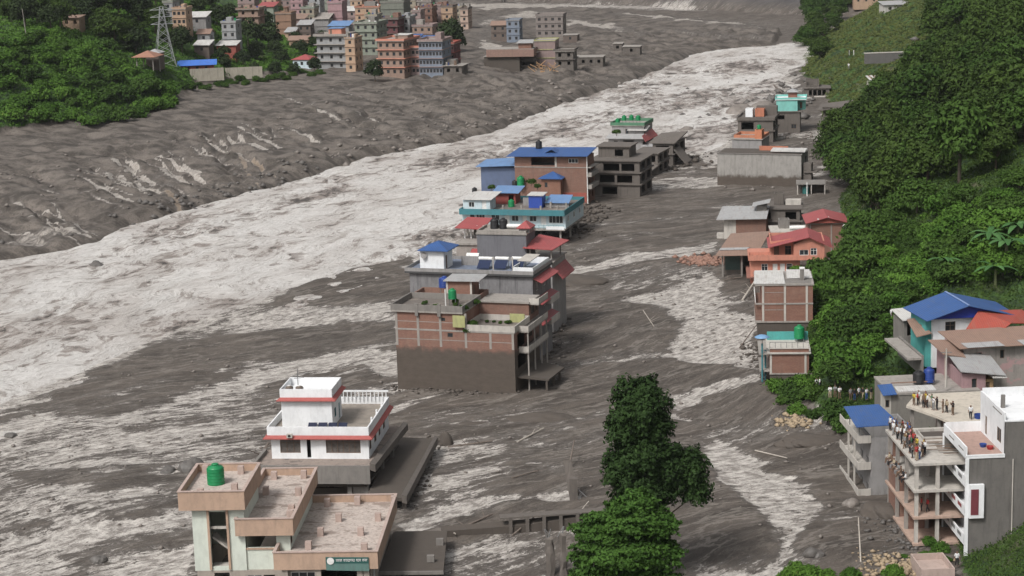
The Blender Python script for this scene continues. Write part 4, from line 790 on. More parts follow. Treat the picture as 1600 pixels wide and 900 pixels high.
gx0, gx1, gm = b.X(1200), b.w+.9, b.X(1264)
m = MB(); m.slab([(gx0,-1.6,T-.7),(gm,-1.6,T+1.1),(gm,8.5,T+1.1),(gx0,8.5,T-.7)], .12); m.slab([(gm+.003,-1.6,T+1.1),(gx1,-1.6,T-.8),(gx1,8.5,T-.8),(gm+.003,8.5,T+1.1)], .12); b._fin(m, 'roof', red_r)
m = MB(); m.poly([(b.X(1240),-.953,T-.35),(b.w-.5,-.953,T-.35),(gm,-.953,T+.9)]); m.poly([(b.X(1206),1.19,T-.15),(gm,1.19,T-.15),(gm,1.19,T+.9)]); b._fin(m, 'gable_wall', salmon_w)
b.boxes('pillar', concrete, [(b.X(px), b.X(px)+.3, -.6, -.3, -2, z2-.003) for px in (1264, 1285)])
for px in (1207.5, 1219):    # white arched panels on the two doors
    m = MB(); xa, xb_ = b.X(px)+.12, b.X(px+7.5)-.12; m.box(xa, xb_, .06, .1, z1+.3, z1+1.15); m.box(xa, xb_, .06, .1, z1+1.3, z1+2.1); b._fin(m, 'door_panel', whitef)
# red roofed brick house behind
b = Bld('brick_house', 'brick house with red gable sheet roof pressed against the forest', 'house', 1264, 378, 1318, -4, 8, 4.0, 3.0); T = b.Z(349)
b.shell('wall', brickm, 0, b.w, 0, 8, -4, T, {}); b.boxes('column', concrete, [(b.X(px), b.X(px)+.25, -.05, .1, -2, T-.01) for px in (1265, 1298)]); b.box('beam', concrete, 0, b.w, -.06, .1, T-.25, T-.02)
b.gable('roof', red_r, -.7, b.w+1, -1, 9, T+.15, 1.1, 'y', infill=wallmat('red_oxide', (.30,.08,.06), .3)); b.slab('roof_patch', whitezinc, [(b.X(1277),-.8,T+.78),(b.X(1295),-.8,T+1.2),(b.X(1295),.6,T+1.2),(b.X(1277),.6,T+.78)], .05)
tank('white tank on the corner of the red gabled brick house', b.world(b.w+.1, -.6, T-1.6), .4, 1.3, whitef)
b = Bld('terrace_house', 'dark red walled flat roof with white edge directly behind the salmon house', 'house', 1205, 379, 1264, -4, 7, 3.0, 2.0)
T = b.Z(364); b.shell('wall', wallmat('red_oxide', (.30,.08,.06), .3), 0, b.w, 0, 7, -5, T, {}); b.box('roof_edge', concrete_pale, -.1, b.w, -.15, 7.1, T, T+.2); b.shell('roof_room', concrete_d, b.X(1219), b.X(1236), 3.5, 6, T+.2, T+1.9, {})
t = empty('water_drum', b.world(b.X(1246), 1.5, T+.2), b.yaw, 'long white water heater drum on the dark red walled flat roof', 'water tank'); MB().bar((-1.4,0,.5),(1.5,0,.5),.38,14).build('drum', whitef, t); MB().box(-1,-.8,-.2,.2,0,.2).box(.8,1,-.2,.2,0,.2).build('cradle', ironm, t)

# white roofed brick building and the one with the teal terrace
b = Bld('brick_building', 'brick building with concrete frame under a flat white sheet roof, its foot in mud', 'building', 1181, 531, 1270, -6, 10, 0, 0); T = b.Z(447); zm = b.Z(502)
b.shell('wall', brickm, b.X(1190), b.w, 0, 10, zm, T, {}); b.shell('base_wall', mudcoat, .3, b.w, .05, 10, -2, zm-.25, {}); b.box('floor_slab', concrete, -.1, b.w+.05, -.12, 10, zm-.249, zm-.001)
zc = b.Z(475); b.box('beam', concrete, -.1, b.w+.03, -.1, .1, zc-.12, zc+.12); b.box('roof_slab', concrete, -.1, b.w+.2, -.15, 10.1, T, T+.3)
for px in (1191, 1225, 1259): b.box('column', concrete_pale, b.X(px), b.X(px)+.34, -.08, .15, zm, zc-.123); b.box('column', concrete_pale, b.X(px), b.X(px)+.34, -.08, .15, zc+.123, T-.003)
b.boxes('lintel_band', concrete, [(b.X(1193.5)+.2, b.X(1225)-.01, -.03, .1, z_, z_+.1) for z_ in (b.Z(485), b.Z(458))])
b.boxes('balcony_rail', whitef, [(-.1,0,0,9,zc+.2,zc+.9)]); b.box('side_wall', brickold, -.02, b.X(1190)-.02, .6, 9.5, zm, zc-.2); b.slab('white_roof', whitezinc, [(-.3,-.2,T+.4),(b.w*.52,-.2,T+.4),(b.w*.5,7.5,T+1.0),(0,7.5,T+1.0)], .1); b.slab('white_roof', whitezinc, [(b.w*.56,3.6,T+.5),(b.w+.1,3.6,T+.5),(b.w-.2,8,T+1.0),(b.w*.56,8,T+1.0)], .1)
b.box('chimney', concrete_d, b.w*.79, b.w*.86, 2.2, 3, T+.3, T+2.2); b.box('roof_tank_box', whitef, b.w*.78, b.w*.87, 2.1, 3.1, T+2.2, T+2.4); b.boxes('roof_floor', concrete_d, [(b.w*.53, b.w-.2, .2, 3.4, T+.3, T+.36)])
b = Bld('brick_building', 'brick building with turquoise edged roof terrace and green tank below the white roofed one', 'building', 1203, 607, 1264, -6, 9, 0, 0); T = b.Z(553); zm = b.Z(583)
b.shell('wall', brickm, 0, b.w, 0, 9, zm, T, {}); b.shell('base_wall', mudcoat, 0, b.w, .05, 9, -2, zm-.2, {}); b.box('beam', concrete, -.05, b.w+.05, -.1, 9, zm-.199, zm-.001); b.boxes('column', concrete_pale, [(b.X(px), b.X(px)+.3, -.08, .1, zm+.001, T-.01) for px in (1203, 1257)])
b.box('roof_slab', concrete_pale, -.4, b.w+.3, -.3, 9.2, T, T+.25); b.box('parapet', brickm, 0, b.w, -.1, .06, T+.25, T+.75); b.box('coping', concrete_pale, -.2, b.w+.2, -.2, .2, T+.751, T+.85); b.box('back_parapet', wallmat('turquoise_wall', (.07,.32,.30), .2), -.2, b.w+.2, 7.6, 7.8, T+.25, T+1.5)
b.bars('railing', ironm, [((x_,0,T+.85),(x_,0,T+1.7)) for x_ in np.linspace(0,b.w,8)]+[((0,0,T+1.7),(b.w,0,T+1.7))], .035)
b.bars('side_column', teal_w, [((-1.1,-.1,-.5),(-1.1,-.1,T+1.6)), ((-.6,1.5,-.5),(-.6,1.5,T+.2))], .14); b.box('side_balcony', concrete, -1.5, -.01, 0, 8, zm+.2, zm+.4); b.box('side_balcony', concrete, -1.6, -.41, -.2, 8, T-.1, T+.1)
tank('bright green water tank on the turquoise edged terrace', b.world(b.X(1252), 6.6, T+.25), .78, 1.9, greenp, stand=.5)
t = empty('roof_umbrella', b.world(-1.1, -.1, T+1.6), 0, 'round pale blue dish shaped shade at the river corner of the turquoise terrace', 'umbrella'); MB().lathe(0,0,[(1.1,.9),(1.1,.95),(.6,1.2),(.1,1.3)],18).build('canopy', plain('pale_blue_cloth',(.16,.30,.48),.6), t, True); MB().bar((0,0,0),(0,0,1.2),.06).build('pole', ironm, t)
# ---------------------------------------------------------------- white house
redtrim = plain('red_trim', (.33, .085, .075), .7)
b = Bld('white_house', 'white flat roofed house with red trim, roof parapets and curtained windows, stranded in the mud', 'house', 417, 667, 575, -7, 15, 8.6, 0); WH = b
px1 = b.w; zr = -.95
b.shell('wall', white_w, .35, b.w-.1, .35, 14.2, b.Z(718), zr-.25, {'F': [(b.X(435), b.X(467), b.Z(709), b.Z(686), 'g'), (b.X(477), b.X(490), b.Z(716.5), b.Z(687), 'v'), (b.X(507), b.X(561), b.Z(709), b.Z(686), 'g')],
   'R': [(1.0, 2.2, b.Z(707), b.Z(687), 'w'), (4.2, 5.6, b.Z(707), b.Z(687), 'w'), (7.2, 8.4, b.Z(707), b.Z(687), 'w'), (10.2, 11.6, b.Z(707), b.Z(687), 'w')]}, pane=plain('curtained_glass', (.13,.115,.105), .5, .8, 2))
b.box('door', white_w, b.X(483), b.X(490)-.01, .42, .5, b.Z(716.5), b.Z(689)); b.box('doorway_shade_panel', plain('interior_shade', (.02,.02,.02), .9), b.X(470), b.X(497), 1.2, 1.4, b.Z(718), b.Z(686))  # black panel behind the open door stands in for the unlit interior
b.box('roof_slab', white_w, -.02, b.w+.05, -.05, 14.4, zr-.249, zr); b.ring('parapet', white_w, -.02, b.w+.05, -.05, 14.4, zr+.001, 0, .18)
m = MB(); t_ = .62
for q in ([(-.5,-.5,zr-.45),(b.w+.55,-.5,zr-.45),(b.w+.06,-.055,zr-.12),(-.03,-.055,zr-.12)], [(b.w+.55,-.5,zr-.45),(b.w+.55,14.6,zr-.45),(b.w+.06,14.4,zr-.12),(b.w+.06,-.055,zr-.12)], [(-.5,14.6,zr-.45),(-.5,-.5,zr-.45),(-.03,-.055,zr-.12),(-.03,14.4,zr-.12)]): m.slab(q, .1)
b._fin(m, 'trim_band', redtrim); b.box('roof_floor', wallmat('mossy_roof', (.27,.235,.20), .5, (.09,.08,.06), patch=(.20,.175,.15)), .2, b.w-.16, .15, 14.2, zr+.002, zr+.04)
# back railing (wall with gaps)
b.boxes('rear_screen', white_w, [(x_, x_+.1, 14.0, 14.12, zr+.5, .75) for x_ in np.linspace(6.8, b.w-.3, 12)]+[(6.6, b.w+.05, 13.95, 14.18, .75, .95)])
for y_ in (3.5, 7, 10.5): b.box('parapet_pier', white_w, b.w-.35, b.w-.15, y_, y_+.3, zr+.05, .25)
cx0, cx1 = b.X(431)+.2, b.X(510)+.25; ch = 3.0
b.shell('roof_cabin', white_w, cx0, cx1, 2.6, 8.4, zr+.05, ch, {'R': [(6.6, 7.5, zr+.1, zr+2.2, 'd'), (4.0, 5.1, zr+1, zr+2.2, 'w')]}, frame=teal_w); b.box('cabin_slab', white_w, cx0-.1, cx1+.1, 2.5, 8.5, ch, ch+.2); b.ring('cabin_parapet', white_w, cx0-.1, cx1+.1, 2.5, 8.5, ch+.201, ch+1.15, .15)
m = MB(); e_ = .5
for q in ([(cx0-e_,2.5-e_,ch-.2),(cx1+e_+.1,2.5-e_,ch-.2),(cx1+.1,2.49,ch+.1),(cx0-.1,2.49,ch+.1)], [(cx1+e_+.1,2.5-e_,ch-.2),(cx1+e_+.1,8.8,ch-.2),(cx1+.11,8.5,ch+.1),(cx1+.11,2.49,ch+.1)]): m.slab(q, .1)
b._fin(m, 'cabin_trim', redtrim)
for i in range(2): tank('brown water barrel on the white cabin roof, %s' % ['nearer the river edge','next to the aerial'][i], b.world(cx0+.9+i*1.3, 3.6, ch+.21), .5, 1.1, plain('brown_barrel', (.13,.10,.08), .6), name='water_barrel', group='barrels on the white house', lidmat=whitef)
MB().bar((0,0,0),(0,0,3.2),.05).bar((-.9,0,2.2),(1.4,.1,2.6),.04).bar((-.5,0,1.9),(.8,0,2.0),.03).build('mast', ironm, empty('antenna', b.world(cx0+1.9, 4.2, ch+.2), 0, 'thin metal aerial mast on the white cabin roof', 'antenna'))
for i in range(4):
    t = empty('solar_collector', b.world(b.X(476)+i*1.28, 1.6, zr+.05), b.yaw, 'small solar panel leaning at the white cabin foot, %s from the river' % ['first','second','third','fourth'][i], 'solar panel', 'solar panels on the white house roof')
    MB().slab([(0,0,.25),(1.1,0,.25),(1.1,.8,.8),(0,.8,.8)],.05).build('panel', plain('panel_blue',(.02,.025,.05),.3,.2), t); MB().bar((.1,.75,0),(.1,.75,.74),.03).build('leg', ironm, t); MB().bar((1,.75,0),(1,.75,.74),.03).build('leg', ironm, t)
t = empty('air_conditioner', b.world(b.X(449), -.25, b.Z(682)), b.yaw, 'small box air conditioner on the trim above the left window', 'air conditioner'); MB().box(0,.7,-.45,-.1,0,.5).build('casing', concrete_pale, t); MB().bar((.35,-.46,.25),(.35,-.43,.25),.18,12).build('fan', black, t); MB().box(.05,.1,-.1,.3,.05,.12).box(.6,.65,-.1,.3,.05,.12).build('bracket', ironm, t)
zf = b.Z(718)
b.slab('terrace_floor', wallmat('muddy_terrace', (.27,.22,.19), .5, patch=(.10,.085,.075)), [(-.9,-2.9,zf),(b.w+.4,-2.9,zf),(b.w+1.6,15,zf),(-.9,15,zf)], .25)
b.slab('terrace_edge', concrete_d, [(-.9,-3.15,zf+.15),(b.w+.6,-3.15,zf+.15),(b.w+.6,-2.91,zf+.15),(-.9,-2.91,zf+.15)], 2.3); b.slab('side_edge', cmud, [(b.w+.61,-3.1,zf+.55),(b.w+1.3,-3.1,zf+.3),(b.w+2.2,15.5,zf+.3),(b.w+1.65,15.5,zf+.55)], .9)
b.slab('river_kerb', concrete_d, [(-1.3,-3.1,zf+.5),(-.91,-3.1,zf+.5),(-.91,3,zf+.5),(-1.3,3,zf+.5)], .7)
b.slab('lower_slab', mudcoat, [(-.5,-2.2,zf-2.5),(b.w,-2.2,zf-2.5),(b.w+1,15,zf-2.5),(-.5,15,zf-2.5)], .3)
b.shell('ground_storey', mudcoat, .5, b.w-2.6, .5, 13, -10.5, zf-.26, {'F': [(5.5, 9.0, -8, zf-1, 'v')], 'R': [(2,4,-8,zf-1,'v'),(6,9,-8,zf-1,'v')]})
for xx, yy in ((b.w-2.5,-2.2),(b.w-.4,-2.2),(b.w+.2,5),(b.w+.6,10)): b.box('column', concrete_d, xx, xx+.55, yy, yy+.55, -10.5, zf-.26)
b.box('column_wall', concrete_d, b.w-1.9, b.w-.45, -1.9, -1.6, -10.5, zf-.26)
# mud-covered low roof beside it
b = Bld('buried_building', 'buried building whose flat mud covered roof and column stubs stand beside the white house', 'building', 578, 776, 628, -4.7, 23, 1.6, 0)
b.slab('roof', mudcoat, [(-.5,0,0),(b.w,0,-.2),(b.w+1.2,25,0),(0,25,.2)], .4); b.slab('roof_edge', cmud, [(b.w+.01,-.3,.35),(b.w+.6,-.3,.1),(b.w+1.6,24.5,.35),(b.w+1.21,24.5,.55)], 1.0)
for yy in (1,6,11,16,21): b.box('column', cmud, b.w-.2+yy*.04, b.w+.3+yy*.04, yy, yy+.5, -3, -.6)
b.box('inner_wall', mudcoat, 0, b.w-1.2, .6, 24, -3, -.45)
b = Bld('buried_building', 'mud covered slab roof with a pale front edge beside the pink roofed building', 'building', 590, 893, 693, -3, 13, 1.4, 0)
b.slab('roof', mudcoat, [(0,0,0),(b.w,0,0),(b.w-.6,13,.1),(.4,13,.1)], .25); b.box('roof_edge', concrete_d, 0, b.w, -.25, -.01, -.35, .02)
for i, (px, yy) in enumerate(((672,8),(664,2.5))): b.box('column_stub', concrete_d, b.X(px), b.X(px)+.8, yy, yy+.5, .06, .8)
b.shell('ground_storey', mudcoat, .8, b.w-1.5, .8, 12, -4, -.26, {'F': [(1.2,3.2,-3,-.5,'v')]})

# ---------------------------------------------------------------- pink roofed building, bottom left
peach = wallmat('peach_fascia', (.43,.30,.22), .4, (.20,.15,.12)); mint = wallmat('mint_wall', (.58,.62,.55), .12)
b = Bld('office_building', 'cream office building with peach roof edges, three stepped washed pink roofs and an open stairwell', 'building', 424, 872, 590, -3, 19, 5.4, 0); OB = b
zR = 0.0
def tray(x0, x1, y0, y1, z, fascia, back=0, sides='FLRB', inset=.0):
    b.box('roof_slab', roofconc, x0+.2, x1-.2, y0+.2, y1-.2, z-.45, z-.25); b.ring('fascia', peach, x0, x1, y0, y1, z-fascia, z+.55, .22); b.ring('coping', pink_w, x0-.08, x1+.08, y0-.08, y1+.08, z+.551, z+.64, .34)
xT, xM = b.X(276), b.X(363)
# right (lowest) roof
tray(0.2, b.w, 0, 19.5, zR+.0, 1.35)
b.shell('wall', wallmat('grey_brown_plaster', (.33,.29,.25), .25), .9, b.w-.8, .9, 18.8, -7.5, -.5, {'F': [(1.8, 4.4, -3.6, -1.9, 'w'), (5.0, 8.6, -3.7, -1.6, 'v'), (b.w-4.6, b.w-2.0, -3.6, -1.7, 'v')], 'R': [(2,4,-3.6,-1.8,'w'),(7,9,-3.6,-1.8,'w'),(12,14,-3.6,-1.8,'w')]}, frame=whitef)
b.boxes('portico_column', wallmat('grey_brown_plaster', (.33,.29,.25), .25), [(x_, x_+.6, .25, .8, -7.5, -1.36) for x_ in (1.0, 4.5, 8.9, b.w-1.6)])
# middle roof (higher by .. )
zm = 3.0; yM0, yM1 = 2.2, 20.5
tray(xM, b.X(455)-.0, yM0, yM1, zm, 1.3)
b.shell('upper_wall', mint, xM+.8, b.X(447), yM0+.9, yM1-.5, -2.35, zm-.5, {'F': [(b.X(375), b.X(425), .1, 1.5, 'v')], 'R': [(1.2+yM0, 2.4+yM0, .2, 1.6, 'w')]})
b.box('window_surround', peach, b.X(373), b.X(427), yM0+.78, yM0+.89, -.1, .09)
b.shell('lower_wall', wallmat('grey_brown_plaster', (.33,.29,.25), .25), xT+1.4, .85, yM0+.7, 19, -7.5, -2.36, {'F': [(b.X(375), b.X(400), -4.3, -2.9, 'g'), (b.X(402), b.X(420), -4.3, -2.9, 'v'), (b.X(320)+.25, b.X(348), -7, -2.6, 'v')]}, frame=whitef)
# tank roof (highest)
zt = 6.1; yt0, yt1 = 2.2, 12.4
tray(xT, xM+1.2, yt0, yt1, zt, 1.5)
b.shell('stair_tower', mint, xT+1.2, xM+.9, yt0+.7, yt1-.6, -2.35, zt-.5, {'F': [(b.X(320)+.1, b.X(348), -1.9, zt-1.9, 'v')]})
xs0, xs1 = b.X(320)+.1, b.X(348)
b.boxes('stair_frame', peach, [(xs0-.25, xs0-.01, yt0+.5, yt0+.69, -2.2, zt-1.6), (xs1+.01, xs1+.25, yt0+.5, yt0+.69, -2.2, zt-1.6), (xs0-.25, xs1+.25, yt0+.5, yt0+.69, zt-1.59, zt-1.4)])
b.slab('stair_flight', concrete_pale, [(xs0,yt0+1.6,1.2),(xs1,yt0+1.6,-.2),(xs1,yt0+3.2,-.2),(xs0,yt0+3.2,1.2)], .25); b.slab('stair_flight', concrete_pale, [(xs0,yt0+1.2,-3.2),(xs1,yt0+1.2,-4.4),(xs1,yt0+2.6,-4.4),(xs0,yt0+2.6,-3.2)], .25)
b.box('stair_landing', concrete_pale, xs0-.1, xs1+.1, yt0+.75, yt0+2.4, -2.3, -2.0); b.box('stair_rail', concrete_pale, xs0, xs1, yt0+1.0, yt0+1.1, 2.2, 2.5)
for (xx, yy, zz) in [(b.X(470),17.6,zR),(b.X(520),18.2,zR),(b.X(582),18.2,zR),(b.X(500),12.2,zR),(b.X(565),12.2,zR),(b.X(480),7.4,zR),(b.X(545),7.4,zR),(b.X(470),3,zR),(b.X(560),2.2,zR),(b.X(380),18.6,zm),(b.X(430),18.8,zm),(b.X(380),13,zm),(b.X(435),12.5,zm),(b.X(434),7.8,zm),(b.X(440),4.5,zm),(xT+.8,11.2,zt),(xT+4.8,10.8,zt),(xT+1.6,4.2,zt),(xM-.6,4.4,zt)]:
    hh = .9 if rnd.random() < .7 else .45; b.box('column_stub', pink_w, xx, xx+.65, yy, yy+.65, zz-.25, zz-.25+hh)
tank('bright green ribbed water tank on the highest pink roof', b.world(b.X(318)+.2, 7.6, zt-.25), .95, 2.15, greenp)
# hanging banner with its writing
sg = empty('banner', b.world(b.X(509), -.06, -.25), b.yaw, 'torn dark green banner with white writing hanging on the peach roof edge', 'banner')
m = MB(); wB = b.X(576)-b.X(509); m.quad((0,-.03,-1.15),(wB,-.05,-1.3),(wB,-.03,.22),(0,-.03,.3)); m.quad((0,-.0,-1.15),(0,-.0,.3),(wB,-.0,.22),(wB,-.02,-1.3)); m.build('cloth', wallmat('green_cloth', (.10,.19,.17), .3), sg)
MB().quad((0,-.06,-.38),(wB,-.07,-.42),(wB,-.06,.2),(0,-.06,.28)).build('header_strip', plain('dark_green_cloth', (.02,.09,.08), .7), sg)
MB().lathe(0,0,[(.38,0),(.38,.02)],20).build('emblem', whitef, sg); em = children(sg)[-1]; em.rotation_euler = (R(90),0,0); em.location = (.5,-.09,-.12)
def script_text(txt, parent, loc, size, mat, rot=(R(90),0,0), name='lettering'):
    c = bpy.data.curves.new(name, 'FONT'); c.body = txt; c.size = size; c.extrude = .008
    for fp in []: pass
    o = bpy.data.objects.new(name, c); o.data.materials.append(mat); link(o, parent); o.location = loc; o.rotation_euler = rot; return o
script_text('नमूना नगरपालिका शिक्षा विभाग' if False else '', sg, (0,0,0), .3, whitef) if False else None
# headline strokes hanging from a bar, as in the photographed script
m = MB(); x_ = 1.05; q = random.Random(3)
for word in (4, 7, 3, 5):
    L = word*.17; 
    if x_+L > wB-.1: L = wB-.1-x_
    m.box(x_, x_+L, -.1, -.09, .03, .07)
    for i in range(int(L/.17)):
        xx = x_+.03+i*.17; m.box(xx+.08, xx+.115, -.1, -.09, -.2, .03); k2 = q.random()
        if k2 < .4: m.box(xx-.02, xx+.08, -.1, -.09, -.12, -.085)
        elif k2 < .7: m.box(xx-.02, xx+.08, -.1, -.09, -.05, -.015); m.box(xx-.02, xx+.01, -.1, -.09, -.17, -.05)
        else: m.box(xx-.02, xx+.08, -.1, -.09, -.2, -.165); m.box(xx-.02, xx+.015, -.1, -.09, -.165, -.06)
    x_ += L+.14
m.build('lettering', whitef, sg)

# ---------------------------------------------------------------- right foreground: awning building, frame, tower
b = Bld('awning_building', 'narrow grey apartment building with stacked balconies under a bright blue sheet awning', 'building', 1361, 703, 1394, 3, 10, 5.5, -3)
zt = b.Z(663)   # awning front level
b.shell('wall', grey_w, 0, b.w+3.2, 0, 10, -13, zt-1.7, {'L': [(1.2, 2.4, z, z+1.6, 'v') for z in (-2.9, -6.3, -9.5)]+[(4.2, 5.4, z, z+1.6, 'v') for z in (-2.9, -6.3, -9.5)]})
for i in range(4):
    z = 1.1-i*3.35
    m = MB(); m.box(-1.5, 0-.01, 0, 10, z-.15, z); m.box(-1.6, -1.501, -.1, 10, z-.2, z+.75); m.box(-1.5, -.01, -.1, 0-.01, z-.2, z+.75); b._fin(m, 'balcony', concrete_pale)
    for yy in (2.8, 6): b.box('balcony_post', concrete_pale, -1.45, -1.25, yy, yy+.2, z-3.1 if i < 3 else z-2, z-.21)
b.slab('awning', blue_r, [(-2.0,-.9,zt),(b.w+.8,-.9,zt+.1),(b.w-.3,5.6,zt+.9),(-2.1,5.6,zt+.8)], .08)
for q in ((-1.5,0),(-1.5,5),(b.w,0)): b.box('awning_post', ironm, q[0], q[0]+.1, q[1], q[1]+.1, .8, zt-.15)
# back grey wall building with small blue roof
b2 = Bld('grey_wall_building', 'building with a long blank cement wall and small blue roofed cabin at its left end', 'building', 1392, 668, 1482, 3, 9, 3.0, 0)
T = b2.Z(618)
b2.shell('wall', wallmat('rough_cement', (.20,.185,.165), .6, scale=1.5), 0, b2.w+4, 0, 9, -9, T, {}); b2.box('roof_slab', concrete, -.1, b2.w+4.1, -.1, 9.1, T, T+.25); b2.slab('white_sheet', whitezinc, [(b2.w*.13,.5,T+.35),(b2.w*.8,.5,T+.35),(b2.w*.8,2.6,T+.5),(b2.w*.13,2.6,T+.5)], .08)
b2.shell('cabin', pink_w if False else concrete_pale, -.9, -.01, 0, 2.0, -4, T+.1, {'F': [(-.75,-.2,T-1.6,T-.6,'w')]}); b2.slab('cabin_roof', blue_r, [(-1.2,-.6,T+.2),(.6,-.6,T+.3),(.6,2.2,T+1.0),(-1.3,2.2,T+.9)], .08)
b2.boxes('rail', rust_r, [(b2.w*.1, b2.w*.85, 3.2, 3.3, T+.7, T+.85)])
tank('large blue water tank on the cement wall building', b2.world(b2.X(1463), 3.8, T+.25), .72, 1.9, bluep, stand=.3); tank('dark water tank left of the large blue one', b2.world(b2.X(1447), 3.8, T+.25), .8, 1.5, black, stand=.3)
# unfinished frame with people
b = Bld('unfinished_building', 'unfinished open concrete frame with slab floors, brick infill and people on its slabs', 'building', 1428, 725, 1479, 2, 14, 9.6, -3); UF = b
fh = 42/b.ppm; sx = b.w+4
b.slab('roof_slab', concrete_pale, [(0,0,0),(sx,0,0),(sx,6.2,0),(6.6,6.2,0),(6.6,10.2,0),(sx,10.2,0),(sx,14,0),(0,14,0)], .28)
b.ring('stair_opening', concrete_pale, 3.2, 6.58, 9.0, 12.4, .002, .35, .15); b.box('opening_floor', mudcoat, 3.36, 6.4, 9.16, 12.24, .003, .03)
for f in (1, 2, 3): b.box('floor_slab', concrete_pale if f < 2 else wallmat('dusty_pink_slab', (.42,.30,.24), .4), 0, sx, 0, 14, -f*fh-.28, -f*fh)
for xx in (.25, 2.6, 6.4):
    for yy in (.3, 5.0, 9.4, 13.4):
        if xx > 6 and 5 < yy < 10: continue
        for f in range(4): b.box('column', concrete_pale if yy < 1 else concrete, xx, xx+.38, yy, yy+.38, -f*fh-fh+.001 if f < 3 else -f*fh-7, -f*fh-.281)
b.box('infill_wall', brickold, .3, .5, 9.8, 13.35, -2*fh+.002, -fh-.285); b.box('infill_wall', brickm, .3, .5, 9.8, 13.35, -3*fh+.002, -2*fh-.285); b.box('infill_wall', brickm, 2.7, 2.9, 5.4, 9.3, -3*fh+.002, -2*fh-.285)
b.box('infill_wall', brickold, .7, 2.55, 5.05, 5.2, -3*fh+.002, -2*fh-.285); b.box('infill_wall', brickold, .7, 6.3, 9.5, 9.7, -3*fh+.002, -fh*2-.285); b.box('infill_wall', brickold, .7, 6.3, 9.5, 9.7, -2*fh+.002, -fh-.285)
b.box('back_wall', brickold, .7, sx-.3, 13.1, 13.3, -3*fh+.002, -.285); b.box('side_wall', brickold, sx-.3, sx-.05, .3, 13, -3*fh+.002, -.285)
b.box('base_wall', brickold, .3, .6, .3, 4.9, -3*fh-6, -3*fh-.3); b.box('base_front', mudcoat, .65, sx, .35, .6, -3*fh-6, -3*fh-.3)
m = MB(); q = random.Random(5)
for i in range(16):
    a0 = q.uniform(2.5, 5); c0 = q.uniform(2.4, 7.4); m.box(a0, a0+q.uniform(1.2, 3.4), c0, c0+.14, .02+i*.05, .07+i*.05)
b._fin(m, 'plank_pile', woodw, b.root)
# cream roof slab at the back
b3 = Bld('flat_roofed_building', 'building with a broad bare cream roof slab carried on slim columns', 'building', 1486, 660, 1592, 3, 13, 10.6, 0)
b3.slab('roof_slab', wallmat('bare_cream_slab', (.50,.45,.38), .35), [(0,0,0),(b3.w+2,0,0),(b3.w+2,13,0),(-.8,13,0),(-3.2,8.2,0),(-.9,3.0,0)], .3)
for q in ((-.6,3.4),(-2.6,8.1),(3,.4),(7,.4),(1,9)): b3.box('column', concrete, q[0], q[0]+.35, q[1], q[1]+.35, -9, -.301)
b3.shell('wall', pink_w, 1.5, b3.w+1, 4, 12, -9, -.301, {'F': [(2.4,3.6,-2.4,-1.2,'w')]}); b3.boxes('rail_post', ironm, [(b3.X(px), b3.X(px)+.12, 1.2, 1.32, 0, 3.3) for px in (1552, 1590)])
# white tower
b = Bld('white_tower', 'tall narrow apartment tower, white balconies on the river side, blank dark cement front wall', 'building', 1510, 712, 1640, 2, 9.5, 11.6, -3); TW = b
cem = wallmat('dark_cement_front', (.145,.135,.125), .7, (.06,.055,.05), patch=None, scale=.9); xh = b.X(1570); fh = 46/b.ppm
b.shell('front_wall', cem, 0, b.w, 0, 9.5, -24, -.35, faces='FRB', ops={'F': []})
b.box('roof_slab', white_w, -.02, xh-.01, -.1, 9.5, -.349, -.1); b.box('roof_floor', wallmat('terracotta_roof', (.36,.24,.20), .35), .15, xh-.1, .1, 9.3, -.099, -.05)
b.boxes('front_coping', [white_w][0], [(-.05, xh-.01, -.12, .05, -.1, .06)]); b.box('river_parapet', white_w, -.05, .12, .06, 9.5, -.1, .95); b.box('rear_parapet', white_w, .13, xh-.1, 9.3, 9.45, -.099, 1.1)
b.box('river_slits', concrete_d, -.075, -.053, 1, 3, .25, .38); b.box('river_slits', concrete_d, -.075, -.053, 5, 7, .25, .38)
b.shell('river_wall', white_w, 1.3, 1.6, .3, 9.4, -24, -.35, faces='L', ops={'L': [(.7, 2.2, -f*fh-2.3, -f*fh-.9, 'w') for f in range(5)]+[(4, 5, -f*fh-3.0, -f*fh-.9, 'd') for f in range(5)]})
for f in range(1, 6):
    z = -f*fh; m = MB(); m.box(0, 1.29, .02, 9.45, z-.18, z); m.box(-.12, -.001, -.1, 9.45, z-.22, z+.98); b._fin(m, 'balcony', white_w)
    m = MB(); [m.box(-.15, -.125, y_, y_+1.5, z+.35, z+.75) for y_ in (1.2, 3.8, 6.4)]; b._fin(m, 'balcony_grille', plain('red_grille', (.25,.06,.06), .6) if f % 2 == 0 else ironm)
b.box('corner_column', white_w, -.12, .28, -.14, .02, -24, -.353); b.box('rear_column', white_w, -.1, .25, 9.46, 9.7, -24, -.2)
b.box('side_bay', white_w, .29, 1.9, -.45, -.02, -fh-3.7, -fh+.1); b.box('bay_window', plain('maroon_shutter', (.16,.04,.05), .6), .45, 1.3, -.5, -.451, -fh-3.3, -fh-.4)
zh = b.Z(662); b.shell('upper_block', cem, xh, b.w, 0.0, 9.5, -.349, zh, faces='FRB'); b.shell('upper_river_wall', white_w, xh-.1, xh+.2, 0, 9.5, -.349+.3, zh, faces='L', ops={'L': [(1.2, 2.9, .8, 2.4, 'w'), (6.8, 7.8, .1, 2.3, 'd')]})
